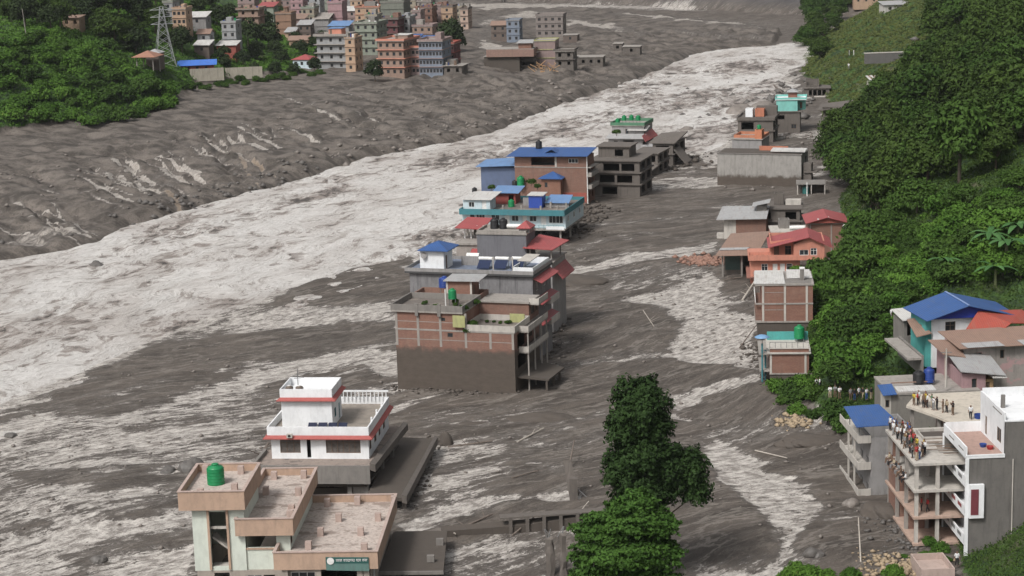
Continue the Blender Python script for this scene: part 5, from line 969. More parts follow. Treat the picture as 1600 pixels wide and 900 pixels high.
b.box('upper_roof', white_w, xh-.1, b.w, -.05, 9.6, zh, zh+.15); b.box('upper_parapet', white_w, xh-.12, xh+.08, .1, 9.5, zh+.151, zh+1.0); b.box('upper_slits', concrete_d, xh-.14, xh-.121, 1, 4.5, zh+.5, zh+.62); b.box('roof_pillar', concrete_d, xh+1.0, xh+1.4, 5, 5.4, zh+.15, zh+1.6); b.box('far_parapet', white_w, xh+.1, b.w, 9.45, 9.6, zh+.151, zh+1.3)
b.bars('wall_pipe', concrete_pale, [((b.X(1583), -.08, b.Z(720)), (b.X(1583), -.08, b.Z(860)))], .07)
# hut roof under the tower
b = Bld('low_roof', 'low flat pinkish roof with parapet at the foot of the white tower', 'roof terrace', 1440, 900, 1492, 2, 5, 1.0, -2)
b.box('roof_slab', pink_w, 0, b.w, 0, 5, -.25, 0); b.ring('parapet', pink_w, 0, b.w, 0, 5, .001, .7, .15); b.shell('wall', pink_w, .1, b.w-.1, .1, 4.9, -5, -.251, {})

# ---------------------------------------------------------------- houses on the slope above the tower
b = Bld('blue_roof_house', 'white and turquoise hill house under a big bright blue gable roof', 'house', 1451, 522, 1566, 8, 8, 11.5, 9)
T = b.Z(499); gx = b.X(1511)
b.shell('wall', white_w, b.X(1461), b.w, .8, 7.4, -5, T, {'F': [(b.X(1480), b.X(1496), T-2.4, T-.7, 'g')]}, frame=woodw); b.shell('side_wall', wallmat('turquoise_wall', (.07,.32,.30), .2), b.X(1452), b.X(1461)-.01, 1.5, 7.4, -5, T-.5, {'L': [(3,4,-1,.6,'w'),(5.6,6.6,-1,.6,'w')]})
m = MB(); m.slab([(b.X(1446),-.6,T-.1),(gx,-.6,T+1.7),(gx-.2,8,T+1.9),(b.X(1446)-.4,8,T)], .1); m.slab([(gx+.003,-.6,T+1.7),(b.X(1590),-.6,T-.2),(b.X(1590),8,T),(gx-.197,8,T+1.9)], .1); b._fin(m, 'roof', blue_r)
b._fin(MB().slab([(gx-.15,-.65,T+1.78),(gx+.15,-.65,T+1.78),(gx-.05,8.05,T+1.98),(gx-.35,8.05,T+1.98)], .05), 'ridge_cap', plain('ridge_metal', (.20,.28,.48), .5))
b._fin(MB().poly([(b.X(1456),.2,T-.12),(b.X(1585),.2,T-.25),(gx,.2,T+1.55)]), 'gable_wall', plain('deep_blue_panel', (.02,.035,.26), .6))
b.slab('lean_roof', rust_r, [(b.X(1445)-1,.5,-.4),(b.X(1458),.5,0),(b.X(1455),6,1.0),(b.X(1440),6,.8)], .1)
b = Bld('orange_roof_house', 'house with a wide orange red sheet roof beside the blue gable roof', 'house', 1500, 528, 1585, 8, 7, 11.5, 9); T = .3
m = MB(); m.slab([(0,0,T-.3),(b.w*.36,-2.2,T-.9),(b.w*.92,-.3,T+1.4),(b.w*.5,3.4,T+2.5)], .1); m.slab([(b.w*.925,-.3,T+1.4),(b.w*1.6,1.5,T+.6),(b.w*1.4,5,T+1.9),(b.w*.505,3.4,T+2.5)], .1); b._fin(m, 'roof', orange_r)
b.shell('wall', brickold, .8, b.w*1.3, .6, 4, -5, T-.2, {}); b._fin(MB().poly([(b.w*.38,-1.9,T-.95),(b.w*.9,-.1,T-.3),(b.w*.9,-.1,T+1.2)]), 'gable_wall', brickold)
b = Bld('patched_roof_house', 'grey and pink house with a long patched rusty sheet roof weighed down by stones', 'house', 1506, 571, 1600, 6, 8, 9.0, 8); T = b.Z(543)
b.shell('wall', wallmat('grey_pink_plaster', (.30,.27,.25), .5, patch=(.38,.24,.24)), 0, b.w+2, 0, 8, -4, T, {'F': [(b.X(1521), b.X(1534), T-2.1, T-.8, 'S'), (b.X(1562), b.X(1569), T-1.8, T-.6, 'w')]}); b.slab('roof', rust_r, [(-.9,-.9,T+.1),(b.w+2.4,-.9,T+.1),(b.w+2.4,5,T+1.3),(-2,5,T+1.2)], .1)
for q in ((.1,-.7),(2.2,-.6),(6.6,-.4)): b.slab('roof_sheet', zinc_r, [(b.w*q[0]/7,-1,T+.2),(b.w*q[0]/7+2.6,-1,T+.2),(b.w*q[0]/7+2.2,.5,T+.5),(b.w*q[0]/7-.4,.5,T+.5)], .05)
b.slab('porch_roof', rust_r, [(-3.4,-1.6,T-.3),(-.3,-1.6,T-.9),(-.4,3,T+.4),(-4,3,T+.6)], .1); b.boxes('porch_post', pink_w, [(-3.0,-2.8,-1.2,-1,-3,T-.5)]); b.shell('porch_room', mauve_w, -2.4, -.02, .6, 4, -4, T-.5, {})
b = Bld('pink_house', 'small mauve pink house with dark window and sagging grey roof below the patched roof', 'house', 1503, 613, 1538, 4, 6, 7.0, 5); T = b.Z(582)
b.shell('wall', mauve_w, 0, b.w*1.05, 0, 6, -4, T-.2, {'F': [(b.X(1518), b.X(1526), T-2.3, T-.9, 'w')]}); b.slab('roof', zinc_r, [(-.4,-.6,T+.3),(b.w*1.9,-.6,T-.5),(b.w*1.9,6.4,T+.6),(-.4,6.4,T+1.4)], .1); b.shell('side_room', wallmat('ochre_wall',(.40,.26,.14),.3), b.w*1.055, b.w*1.45, .5, 4, -4, T-1.2, {'F': [(b.w*1.12,b.w*1.3,-1,T-1.6,'d')]}); b.slab('car_sheet_roof', whitezinc, [(b.w*1.3,-.8,T-.7),(b.w*1.95,-.6,T-.8),(b.w*1.9,1.4,T-.3),(b.w*1.3,1.4,T-.3)], .08)
t = Bld('path_wall', 'narrow concrete path with retaining edge beside the turquoise hill house', 'path', 1418, 560, 1440, 4, 14, 9.4, 8); t.box('path_slab', concrete, 0, t.w, 0, 12, -.3, 0); t.box('retaining_edge', concrete_d, t.w, t.w+.3, 0, 12, -2.5, .25)
t = Bld('roadside_hut', 'small hut with whitish sheet roof at the path beside the turquoise house', 'hut', 1412, 521, 1432, 10, 4, 9.6, 8); t.shell('wall', concrete_d, 0, t.w, 0, 4, -2, 1.9, {'F': [(.5,1.6,-.4,1.5,'v')]}); t.slab('roof', whitezinc, [(-.4,-.6,2.0),(t.w+.3,-.6,2.1),(t.w+.3,4,2.8),(-.4,4,2.7)], .08)
def pole(px, py, ptop, z, label, mat=concrete_pale, r=.13):
    X, Y = unp(px, py, z); s_ = prj(X, Y, z)[1]-prj(X, Y, z+1)[1]; Hh = (py-ptop)/s_; t = empty('utility_pole', (X, Y, z), 0, label, 'pole')
    MB().bar((0,0,0),(0,0,Hh),r*1.2,8,r*.7).build('shaft', mat, t); MB().bar((-.7,0,Hh-.5),(.7,0,Hh-.5),.05).bar((-.4,0,Hh-1.1),(.4,0,Hh-1.1),.05).build('crossarm', ironm, t)
pole(1478, 606, 545, 8, 'concrete utility pole beside the blue water tank'); pole(1261, 307, 285, 0, 'short white post by the forest edge', whitef, .12)

# ---------------------------------------------------------------- far right: buildings and walls beyond the turquoise house
X, Y, z = hit(1390, 20); b = Bld('village_house', 'whitish stone house with a row of dark windows high on the green knoll', 'house', 1381, 20, 1424, 4, 7, z, z-1.5)
b.shell('wall', wallmat('dirty_white_wall', (.48,.46,.43), .5), 0, b.w, 0, 7, -3, 2.9, {'F': row(1, b.w-.5, 3, 1.0, 1.0, 2.2)}); b.slab('roof', zinc_r, [(-.5,-.6,3.0),(b.w+.5,-.6,3.0),(b.w+.5,7.5,4.0),(-.5,7.5,4.0)], .15)
b = Bld('village_shed', 'dark shed with a red sheet roof beside the whitish knoll house', 'shed', 1429, 19, 1467, 6, 6, z, z-1.5)
b.shell('wall', plain('dark_teal_board', (.05,.09,.10), .8), 0, b.w, 0, 6, -3, 2.3, {}); b.slab('roof', red_r, [(-.4,-.8,2.4),(b.w+.6,-.8,2.8),(b.w+.6,6.5,3.8),(-.4,6.5,3.4)], .12)
X, Y, z = hit(1310, 5); b = block('village_house', 'long brownish village house at the top edge of the knoll', 'house', 1335, 6, 1372, 2, 7, z, 1, 3, tan_w, 3, 1, 'shed', rust_r)
X, Y, z = hit(1400, 92); b = Bld('retaining_wall', 'straight grey stone retaining wall with pale top below the knoll terraces', 'wall', 1352, 94, 1436, 2, 2, z+.4, z-1)
b.box('wall', wallmat('grey_stone_wall', (.12,.115,.11), .5, scale=1.5), 0, b.w, 0, 1.5, -1.2, 2.0); b.box('coping', concrete_pale, -.2, b.w+.2, -.1, 1.6, 2.0, 2.2)
X, Y, z = hit(1375, 137); b = Bld('striped_shed', 'small shed with red and white striped sheet roof on the grassy slope', 'shed', 1361, 137, 1388, 12, 4.5, z+.2, z-.5)
m1, m2 = MB(), MB(); n = 8
for i in range(n): (m1 if i % 2 else m2).slab([(b.w*i/n,-.5,1.8),(b.w*(i+1)/n-.002,-.5,1.8),(b.w*(i+1)/n-.002,4.5,3.2),(b.w*i/n,4.5,3.2)], .08)
b.shell('wall', concrete_pale, .3, b.w-.3, 0, 4, -2, 1.7, {}); b._fin(m1, 'red_stripe', rust_r); b._fin(m2, 'white_stripe', whitezinc)
X, Y, z = hit(1270, 150); b = frame_shell('ruined_house', 'grey ruined house with exposed columns half buried above the turquoise topped house', 1256, 152, 1296, -8, 9, 1, 2.8, cmud, [(.2,.32,0),(.36,.5,0),(.54,.68,0),(.72,.86,0)], z=z); b.shell('upper_ruin', cmud, .5, b.w*.6, 3, 8, 3.1, 5.2, {'F': [(1,3,3.5,4.8,'v')]}); b.boxes('fallen_beam', concrete_pale, [(b.w*.4, b.w+3, -2.4, -1.8, .2, .6)])
X, Y, z = hit(1300, 182); b = frame_shell('collapsed_house', 'collapsed mud brown house lying broken at the foot of the forest', 1286, 184, 1330, -12, 8, 1, 3.0, cmud, [(.1,.45,0),(.55,.9,0)], z=z); b.slab('broken_roof', cmud, [(-1.5,-1,2.4),(b.w+.8,-1.4,3.6),(b.w+1,8,4.4),(-1,8,3.2)], .3)
b = Bld('garden_wall', 'low mud splashed wall with teal drum shelter at the forest foot', 'wall', 1244, 305, 1290, -8, 5, 0, 0); b.slab('shelter_roof', concrete_d, [(0,0,2.6),(b.w,0,2.6),(b.w,5,2.8),(0,5,2.8)], .2); b.boxes('post', concrete_pale, [(x_, x_+.2, .1, .3, -1, 2.4) for x_ in (.2, b.w*.5, b.w-.3)]); b.box('rear_wall', cmud, 0, b.w, 4.5, 4.8, -1, 2.4)
tank('dark teal drum under the low shelter at the forest foot', b.world(2.2, 1.5, 0), .8, 1.9, plain('teal_plastic', (.02,.12,.11), .5))
# ---------------------------------------------------------------- town on the far left terrace
grey_l = wallmat('light_grey_wall', (0.296,0.300,0.303), .3); orange_w = wallmat('peach_orange_wall', (0.274,0.189,0.148), .25); pinkl = wallmat('light_pink_wall', (0.266,0.196,0.185), .25); bluegrey = wallmat('blue_grey_wall', (.18,.21,.26), .3)
maroon = wallmat('maroon_wall', (0.126,0.044,0.048), .3); cream_y = wallmat('cream_yellow_wall', (0.296,0.259,0.200), .25); lime = wallmat('pale_green_wall', (0.222,0.244,0.200), .25); dkb = wallmat('dark_brown_wall', (.13,.10,.085), .5)
G = 'houses crowded on the terrace of the town'
def town(x, y, xr, yaw, d, floors, wall, label, name='town_house', dz=0, **kw):
    X, Y, z = hit(x, y); kw.setdefault('group', G); kw.setdefault('sink', 8)
    return block(name, label, 'building', x, y, xr, yaw, d, z+dz, floors, kw.pop('fh', 3.0), wall, **kw)
# riverside front row
town(497,109,541,-16,9,4,grey_l,'white four storey block with grey balcony bands at the edge of the trees','white_block',wf=3,ws=3,trim=concrete,overhang=1.0,cabin=(.35,.8,.3,.8,2.4,salmon_w,blue_r2),skip=((0,0),),fh=3.1)
town(541,112,556,-16,8,4,tan_w,'slim brown end wall joined to the white four storey block',wf=1,ws=2,para=.3,fh=3.0)
town(592,119,632,-20,14,4,orange_w,'peach pink four storey hotel with brown cornices above the small tree','pink_hotel',wf=4,ws=5,trim=salmon_w,overhang=.6,fh=3.1,cabin=(.5,1.0,.3,.7,1.6,orange_w,whitezinc))
town(632,117,656,-20,13,3,pinkl,'rose coloured three storey block joined to the peach hotel',wf=4,ws=2,trim=salmon_w,overhang=.6,fh=3.2)
town(656,118,692,-14,12,4,bluegrey,'slate blue hotel block with rows of windows beside the rose block','blue_hotel',wf=7,ws=2,trim=pinkl,overhang=.5,fh=3.0,wwid=.9)
town(693,108,710,-14,9,3,maroon,'deep red painted block at the river end of the hotels','red_block',wf=4,ws=2,trim=wallmat('red_oxide', (.30,.08,.06), .3),overhang=.4,fh=3.0,wwid=.8)
town(694,117,722,-14,8,1,cmud,'broken mud coated ground storey jutting below the deep red block',wf=2,ws=1,kind='v',para=0,overhang=.6,fh=3.2)
# second row
town(556,86,590,-16,12,4,lime,'pale green block with leafy roof behind the white block',wf=3,ws=3,overhang=.5)
town(573,72,590,-10,9,4,cream_y,'narrow cream yellow tower block behind the pale green one',wf=2,ws=2,overhang=.4)
town(590,64,622,-14,10,3,maroon,'house with dark maroon band roof behind the peach hotel',wf=3,ws=2,trim=dkb,overhang=.7)
town(620,62,641,-14,9,3,grey_l,'small white house with two dark upper windows beside the maroon band house',wf=2,ws=2,frame=woodw)
town(624,74,652,-14,8,1,lime,'low hut with deep blue sheet roof between the hotels and white house',roof='shed',rmat=blue_r,wf=1,ws=1)
town(656,76,690,-14,8,1,grey_w,'low house with blue tarpaulin roof behind the slate blue hotel',roof='shed',rmat=blue_r,wf=1,ws=1)
town(645,64,676,-12,10,2,orange_w,'peach coloured house among roof plants left of the round tree',wf=3,ws=2,trim=pinkl)
town(596,46,632,-12,12,4,wallmat('mossy_cement',(.17,.18,.15),.6),'windowless mossy grey cement block with roof plants',wf=0,ws=0)
town(556,44,594,-12,11,3,tan_w,'brown block with green water tank and striped roofs above the cream tower',wf=3,ws=2,trim=wallmat('terracotta_band',(.38,.17,.11),.3))
town(656,44,676,-12,9,3,brickold,'brick house with unfinished roof posts near the round tree',wf=2,ws=2)
town(645,50,658,-12,8,3,pinkl,'slim pinkish house between brick house and mossy cement block',wf=1,ws=1)
town(676,40,690,-12,9,3,pinkl,'pinkish block on the river side of the brick house',wf=1,ws=1)
town(690,42,708,-12,9,3,tan_w,'tan tower with plants on its flat roof behind the round tree',wf=1,ws=1,trim=dkb)
town(709,32,722,-12,8,2,cream_y,'pale yellow house between two planted towers',wf=1,ws=1)
town(720,46,732,-12,8,3,wallmat('pinkish_tan',(.42,.31,.25),.3),'outermost planted tower overlooking the empty mud river',wf=1,ws=1,trim=dkb)
town(652,22,674,-12,9,2,wallmat('brown_cement',(.24,.21,.19),.5),'dark cement block at the top edge of the town',wf=2,ws=1)
town(514,50,536,-10,9,4,mauve_w,'tall windowless pink plastered block above the white block',wf=0,ws=0,para=.9,fh=3.1)
town(514,52,545,-12,7,1,grey_l,'low house with pale blue sheet roof below the tall pink block',roof='shed',rmat=blue_r2,wf=1,ws=1,dz=2)
town(534,38,556,-10,8,2,pinkl,'small pink house with white roof right of the tall pink block',roof='shed',rmat=whitezinc,wf=2,ws=1)
town(490,52,514,-10,9,2,grey_w,'grey cement house with sloping concrete stair roof',wf=0,ws=0,roof='shed',rmat=concrete,rise=2.2)
town(472,46,492,-10,8,3,cream_y,'cream three storey house with green window bands',wf=2,ws=2,trim=lime)
town(432,56,456,-10,8,3,wallmat('adobe_brick', (0.266,0.163,0.111),.25),'blank adobe brown brick house with a chimney tower',wf=0,ws=0,cabin=(.45,.68,.3,.6,2.4,wallmat('adobe_brick', (0.266,0.163,0.111),.25),brickm))
town(455,52,476,-10,8,2,pinkl,'pink plastered lean house next to the adobe brick house',wf=0,ws=0,roof='shed',rmat=rust_r)
town(466,62,486,-10,6,2,dkb,'brown two storey shanty with white sheet roof',wf=2,ws=1,roof='shed',rmat=zinc_r)
town(446,62,460,-10,6,1,tan_w,'tiny tan hut with grey sheet roof under the adobe house',wf=1,ws=1,roof='shed',rmat=zinc_r)
town(452,75,482,-8,6,1,tan_w,'brown hut with reddish roof above the red roofed bungalow',wf=2,ws=1,roof='gable',rmat=rust_r)
town(458,106,486,-18,7,1,paleblue_w,'bungalow with red and blue sheet roof and pale blue walls at the hedge',roof='hip',rmat=red_r,wf=3,ws=1,name='bungalow')
town(373,38,404,-10,9,2,orange_w,'peach house with flat balcony roof on the wooded slope',wf=2,ws=1,kind='v',overhang=.8)
town(404,32,428,-10,8,2,lime,'pale green house with red sheet roof in the trees',roof='shed',rmat=red_r,wf=1,ws=1)
town(372,16,398,-10,8,2,pinkl,'small pink house at the top edge in the trees',wf=2,ws=1)
town(348,74,370,-8,8,3,grey_l,'white house with dark windows beside the big tree',wf=2,ws=1,frame=woodw)
town(339,84,369,-8,6,1,wallmat('red_oxide', (.30,.08,.06), .3),'low red walled house with white sheet roof',roof='shed',rmat=whitezinc,wf=1,ws=0,rise=1.2)
town(304,84,327,-8,6,1,dkb,'low dark house with white sheet roof in the trees',roof='shed',rmat=whitezinc,wf=1,ws=0,rise=1.4)
town(309,66,328,-8,6,1,grey_l,'small whitish house with broken gable half hidden by trees',roof='gable',rmat=rust_r,wf=1,ws=1)
town(294,40,322,-8,7,1,grey_w,'small house with pale turquoise sheet roof in the wood',roof='shed',rmat=whitezinc,wf=1,ws=1)
town(271,54,292,-8,8,3,tan_w,'tan three storey house with rows of arched windows in the wood',wf=3,ws=1)
town(256,30,271,-8,8,2,grey_l,'white walled house with green band seen between the wood trees',wf=1,ws=1,trim=lime)
town(264,14,278,-8,8,3,lime,'pale green house at the very top edge between trees',wf=1,ws=1)
town(98,42,124,-8,6,1,tan_w,'lone hut with flat shelter roof on the green hilltop',wf=2,ws=1,kind='v',roof='shed',rmat=rust_r,rise=.6,group=None)
for i, (x, y, xr, fl, mt) in enumerate([(410,18,432,2,tan_w),(436,20,455,2,pinkl),(455,24,474,3,mauve_w),(476,16,500,2,grey_l),(500,14,520,2,lime),(522,12,548,2,grey_w),(548,20,566,2,tan_w),(566,16,592,2,brickold),(592,12,620,2,pinkl),(622,20,650,2,cream_y)]):
    town(x, y, xr, -12, 8, fl, mt, ['tan','light pink','mauve pink','pale grey','pale green','dark grey','brown tan','old brick','rose','cream'][i]+' house in the row along the top edge of the town', wf=2, ws=1)
# compound with blue roof, wall, thatched roof
X, Y, z = hit(300, 118); b = Bld('compound_wall', 'long pale stained boundary wall in front of the blue roofed shed', 'wall', 262, 112, 296, -35, .4, z, z-1); b.box('wall', wallmat('stained_wall', (.36,.33,.27), .5), 0, b.w, 0, .4, -2, 2.4)
b2 = Bld('compound_wall', 'right hand leg of the pale boundary wall running towards the town', 'wall', 297, 119, 350, 12, .4, z, z-1); b2.box('wall', wallmat('stained_wall', (.36,.33,.27), .5), 0, b2.w, 0, .4, -2, 2.4)
X, Y, z = hit(330, 116); b = Bld('compound_wall', 'farther part of the pale boundary wall behind the hedge trees', 'wall', 352, 116, 410, 8, .4, z, z-1); b.box('wall', wallmat('stained_wall', (.36,.33,.27), .5), 0, b.w, 0, .4, -2, 2.2)
X, Y, z = hit(305, 108); b = Bld('blue_roof_shed', 'long low brick shed with a bright blue sheet roof behind the boundary wall', 'shed', 283, 112, 334, 6, 9, z, z-1); b.shell('wall', wallmat('red_oxide', (.30,.08,.06), .3), 0, b.w, 0, 8, -2, 2.0, {'F': row(1, b.w-1, 3, 1, .7, 1.6)}); b.gable('roof', sheetmat('bright_blue_sheet', (.06,.17,.55), .1), -1.2, b.w+1.2, -1, 9, 2.1, 1.5, 'x')
X, Y, z = hit(228, 100); b = Bld('pavilion', 'round pavilion with brown hipped sheet roof on the edge of the green hill', 'pavilion', 212, 101, 240, -10, 7, z+1.4, z); b.hip('roof', wallmat('brown_tile', (.30,.15,.10), .3), -1, b.w+1, -1, 8, 2.5, 1.8); b.boxes('post', concrete, [(x_, x_+.25, y_, y_+.25, -3, 2.35) for x_ in (.2, b.w-.4) for y_ in (.2, 6.5)])
b = Bld('grey_roof_hut', 'grey roofed hut behind the brown pavilion roof', 'hut', 226, 96, 250, -10, 6, z+1.6, z); b.hip('roof', zinc_r, 0, b.w, 0, 6, 2.7, 1.2); b.shell('wall', dkb, .4, b.w-.4, .4, 5.6, -3, 2.5, {})
# lattice pylon
X, Y, z = hit(258, 104); s_ = prj(X, Y, z)[1]-prj(X, Y, z+1)[1]; Hh = 92/s_; t = empty('transmission_tower', (X, Y, z), .3, 'tall grey steel lattice power pylon standing among the trees', 'pylon')
def hw(q): return 3.0*(1-q)**1.2+.55
pm = plain('galvanised_steel', (.30,.31,.31), .5)
for sx, sy in ((-1,-1),(1,-1),(1,1),(-1,1)):
    m = MB(); [m.bar((sx*hw(i/8), sy*hw(i/8), Hh*i/8), (sx*hw((i+1)/8), sy*hw((i+1)/8), Hh*(i+1)/8), .14, 4) for i in range(8)]; m.build('leg', pm, t)
m = MB()
for i in range(8):
    a, c = hw(i/8), hw((i+1)/8); z0, z1 = Hh*i/8, Hh*(i+1)/8
    for p, q in (((-a,-a,z0),(c,-c,z1)),((a,-a,z0),(-c,-c,z1)),((a,-a,z0),(c,c,z1)),((a,a,z0),(c,-c,z1)),((a,a,z0),(-c,c,z1)),((-a,a,z0),(c,c,z1)),((-a,a,z0),(-c,-c,z1)),((-a,-a,z0),(-c,c,z1))): m.bar(p, q, .07, 4)
m.build('bracing', pm, t)
for f in (.72, .84, .96): MB().bar((-4,0,Hh*f),(4,0,Hh*f),.14,4).bar((-4,0,Hh*f),(0,0,Hh*f+1.2),.08,4).bar((4,0,Hh*f),(0,0,Hh*f+1.2),.08,4).build('crossarm', pm, t)
X, Y, z = hit(41, 57); t = empty('utility_pole', (X, Y, z), 0, 'slender pale pole on the far left green hilltop', 'pole'); MB().bar((0,0,0),(-.6,0,9),.16,6,.1).build('shaft', concrete, t)
# eroding buildings on the town's river point
G2 = 'damaged buildings at the river point'
def edge(*a, **k): k['group'] = G2; return town(*a, **k)
b = edge(757,104,812,-10,10,1,mudcoat,'mud coated basement storey under the brick house at the river point',wf=0,ws=1,para=0,fh=3.6); bb = Bld('town_house', 'roofless pinkish brick storey with small blue roofed cabin at the river point', 'building', 760, 89, 834, -10, 9, b.z+3.6, b.z+3, G2)
bb.shell('wall', wallmat('pinkish_brick', (.33,.20,.16), .3, brick=True), 0, bb.w, 0, 9, -.1, 2.6, {}); bb.box('roof_slab', concrete, 0, bb.w, 0, 9, 2.6, 2.8); bb.shell('cabin', brickm, bb.w*.68, bb.w*.95, .3, 5, 2.81, 4.8, {'R': [(1,2,3,4.4,'v')]}); bb.slab('cabin_roof', zinc_r, [(bb.w*.64,-.4,4.9),(bb.w*1.0,-.4,4.9),(bb.w*.96,5.6,5.7),(bb.w*.66,5.6,5.7)], .1)
edge(812,106,838,-10,9,2,cmud,'dark cantilevered concrete floors hanging beside the mud coated basement',wf=1,ws=1,kind='v',wwid=5,para=0,fh=2.8,overhang=.8)
edge(768,62,792,-10,8,2,dkb,'dark brown house with small gable and purple lower storey',wf=2,ws=1,roof='gable',rmat=rust_r)
edge(792,66,812,-10,8,3,bluegrey,'slate blue three storey house with white ladder like posts',wf=2,ws=1,para=.5)
edge(838,58,880,-10,10,3,wallmat('flooded_grey', (.22,.19,.175), .5),'grey brown three storey block standing alone at the river point',wf=4,ws=2,para=.8,wwid=1.3)
edge(836,104,868,-10,10,3,pinkl,'pinkish brick block with yellow topped roof, corner broken away',wf=0,ws=1,para=.3,trim=yellowg_w,fh=3.1)
edge(868,106,896,-10,10,2,cmud,'muddy concrete house with open upper room beside the broken corner block',wf=2,ws=1,kind='v',fh=3.0,overhang=.6)
edge(893,103,942,-10,8,1,cmud,'long low mud coated ruin reaching towards the river',wf=4,ws=1,kind='v',para=0,fh=3.2)
edge(880,66,902,-10,7,1,dkb,'small dark shed half sunk behind the lone grey block',wf=1,ws=1,para=0)
for x, y, xr, lab in ((958,80,972,'small dark ruin stub left on the mud bank'),(973,85,1000,'larger dark ruin block on the mud bank by the river')): edge(x,y,xr,-10,7,1,cmud,lab,wf=1,ws=1,kind='v',para=0,fh=3)
bk = Bld('broken_truss', 'heap of orange brown roof timbers spilled down the eroded bank', 'timber heap', 836, 112, 868, -10, 4, hit(850,112)[2], None)
q = random.Random(9); m = MB()
for i in range(26): a0 = Vector((q.uniform(0,bk.w), q.uniform(-1,3), q.uniform(0,3.5)*q.random())); m.bar(a0, a0+Vector((q.uniform(-3,3), q.uniform(-1,1), q.uniform(-.6,2.2))), .14, 4)
m.build('timbers', plain('orange_timber', (.42,.26,.14), .7, .5), bk.root)

# ================================================================ VEGETATION
def leafmat(name, c1, c2, c3=None):
    m, t, b = newmat(name); k = N(t); a = k.n('ShaderNodeAttribute', attribute_name='tint'); oi = k.n('ShaderNodeObjectInfo')
    f = k.m('ADD', k.m('MULTIPLY', a.outputs['Fac'], .75), k.m('MULTIPLY', oi.outputs['Random'], .5)); c = k.mix(f, c1, c2)
    if c3: c = k.mix(k.step(a.outputs['Fac'], .93, .97), c, c3)
    k.l(c, b.inputs['Base Color']); b.inputs['Roughness'].default_value = .75; b.inputs['Specular IOR Level'].default_value = .12; return m
leaf_dark_shade = leafmat('dark_shade_leaves', (.008,.020,.004), (.046,.078,.015)); leaf_mid = leafmat('mid_leaves', (.012,.031,.006), (.050,.095,.017)); leaf_br = leafmat('bright_leaves', (.020,.055,.008), (.075,.150,.022), (.15,.21,.05))  # first, dark leaf colour carries forest shade as well as a darker species
leaf_gn = leafmat('glossy_leaves', (.012,.036,.007), (.055,.115,.020)); leaf_tall = leafmat('deep_green_leaves', (.006,.015,.005), (.032,.062,.016)); leaf_far = leafmat('distant_leaves', (.010,.020,.008), (.036,.055,.020)); leaf_grass = leafmat('scrub_leaves', (.040,.052,.014), (.085,.105,.030)); bark = plain('bark', (.10,.08,.06), .9)
def leafquads(P, Nn, size, rng, flat=.35, aspect=.5):
    n = len(P); d = Nn+rng.normal(0, .75, (n, 3)); d /= np.linalg.norm(d, axis=1)[:, None]+1e-9
    a = rng.normal(0, 1, (n, 3)); a[:, 2] -= flat; t1 = a-(a*d).sum(1)[:, None]*d; t1 /= np.linalg.norm(t1, axis=1)[:, None]+1e-9; t2 = np.cross(d, t1)
    s = (size*rng.uniform(.6, 1.3, n))[:, None]; L, Wd = t1*s, t2*s*aspect
    v = np.stack([P-L, P+Wd*.9-L*.1, P+L, P-Wd*.9-L*.1], 1).reshape(-1, 3); return v, np.arange(4*n).reshape(n, 4)
def crown_mesh(name, lobes, n, size, mat, seed, shell=.25, flat=.35):
    rng = np.random.default_rng(seed); Ps, Ns, Ti = [], [], []; vol = np.array([l[1][0]*l[1][1] for l in lobes]); vol = vol/vol.sum()
    for (c, r), f in zip(lobes, vol):
        k = max(8, int(n*f)); d = rng.normal(0, 1, (k, 3)); d /= np.linalg.norm(d, axis=1)[:, None]; d[:, 2] = np.where(d[:, 2] < -.35, -d[:, 2], d[:, 2])
        bmp = 1+.34*(vn(d[:,0]*2.6+seed, d[:,1]*2.6+d[:,2]*3.1, seed)-.5)*2+.30*(vn(d[:,0]*6+seed, d[:,1]*6+d[:,2]*7.1, seed+9)-.5)*2; rad = (1-shell*rng.random(k)**1.5)*bmp
        Ps.append(np.array(c)+d*np.array(r)*rad[:, None]); Ns.append(d+np.array([0,0,.5])); Ti.append(np.clip(.15+.5*vn(d[:,0]*2+c[0], d[:,1]*2+d[:,2]*2, seed+3)+rng.uniform(-.15,.45,k), 0, 1))
    P, Nn, T = np.vstack(Ps), np.vstack(Ns), np.hstack(Ti); v, f = leafquads(P, Nn, size, rng, flat); return npmesh(name, v, f, mat, False, {'tint': np.repeat(T, 4)})
def trunk_mb(h, r, limbs, seed):
    q = random.Random(seed); m = MB(); m.bar((0,0,-1.0), (q.uniform(-.05,.05)*h, 0, h*.55), r, 8, r*.7); top = Vector((0,0,h*.5))
    for i in range(limbs): a = 2*math.pi*i/limbs+q.random(); m.bar(top, (math.cos(a)*h*.3, math.sin(a)*h*.3, h*q.uniform(.75,.95)), r*.55, 6, r*.2)
    return m
def proto_tree(i, nm, n, size, mat, seed, tall=1.0, spread=1.0):
    q = random.Random(seed); lobes = [((0,0,1.15*tall), (.62*spread,.62*spread,.5))]
    for j in range(8): a = q.uniform(0, 6.28); rr = q.uniform(.25,.62)*spread; lobes.append(((math.cos(a)*rr, math.sin(a)*rr, q.uniform(.55,1.25)*tall), (q.uniform(.28,.45),)*2+(q.uniform(.24,.38),)))
    o = empty(nm, (0,0,-200), 0, 'x', 'tree'); link(bpy.data.objects.new('crown', crown_mesh('crown', lobes, n, size, mat, seed)), o); trunk_mb(1.1, .055, 4, seed).build('trunk', bark, o); return o
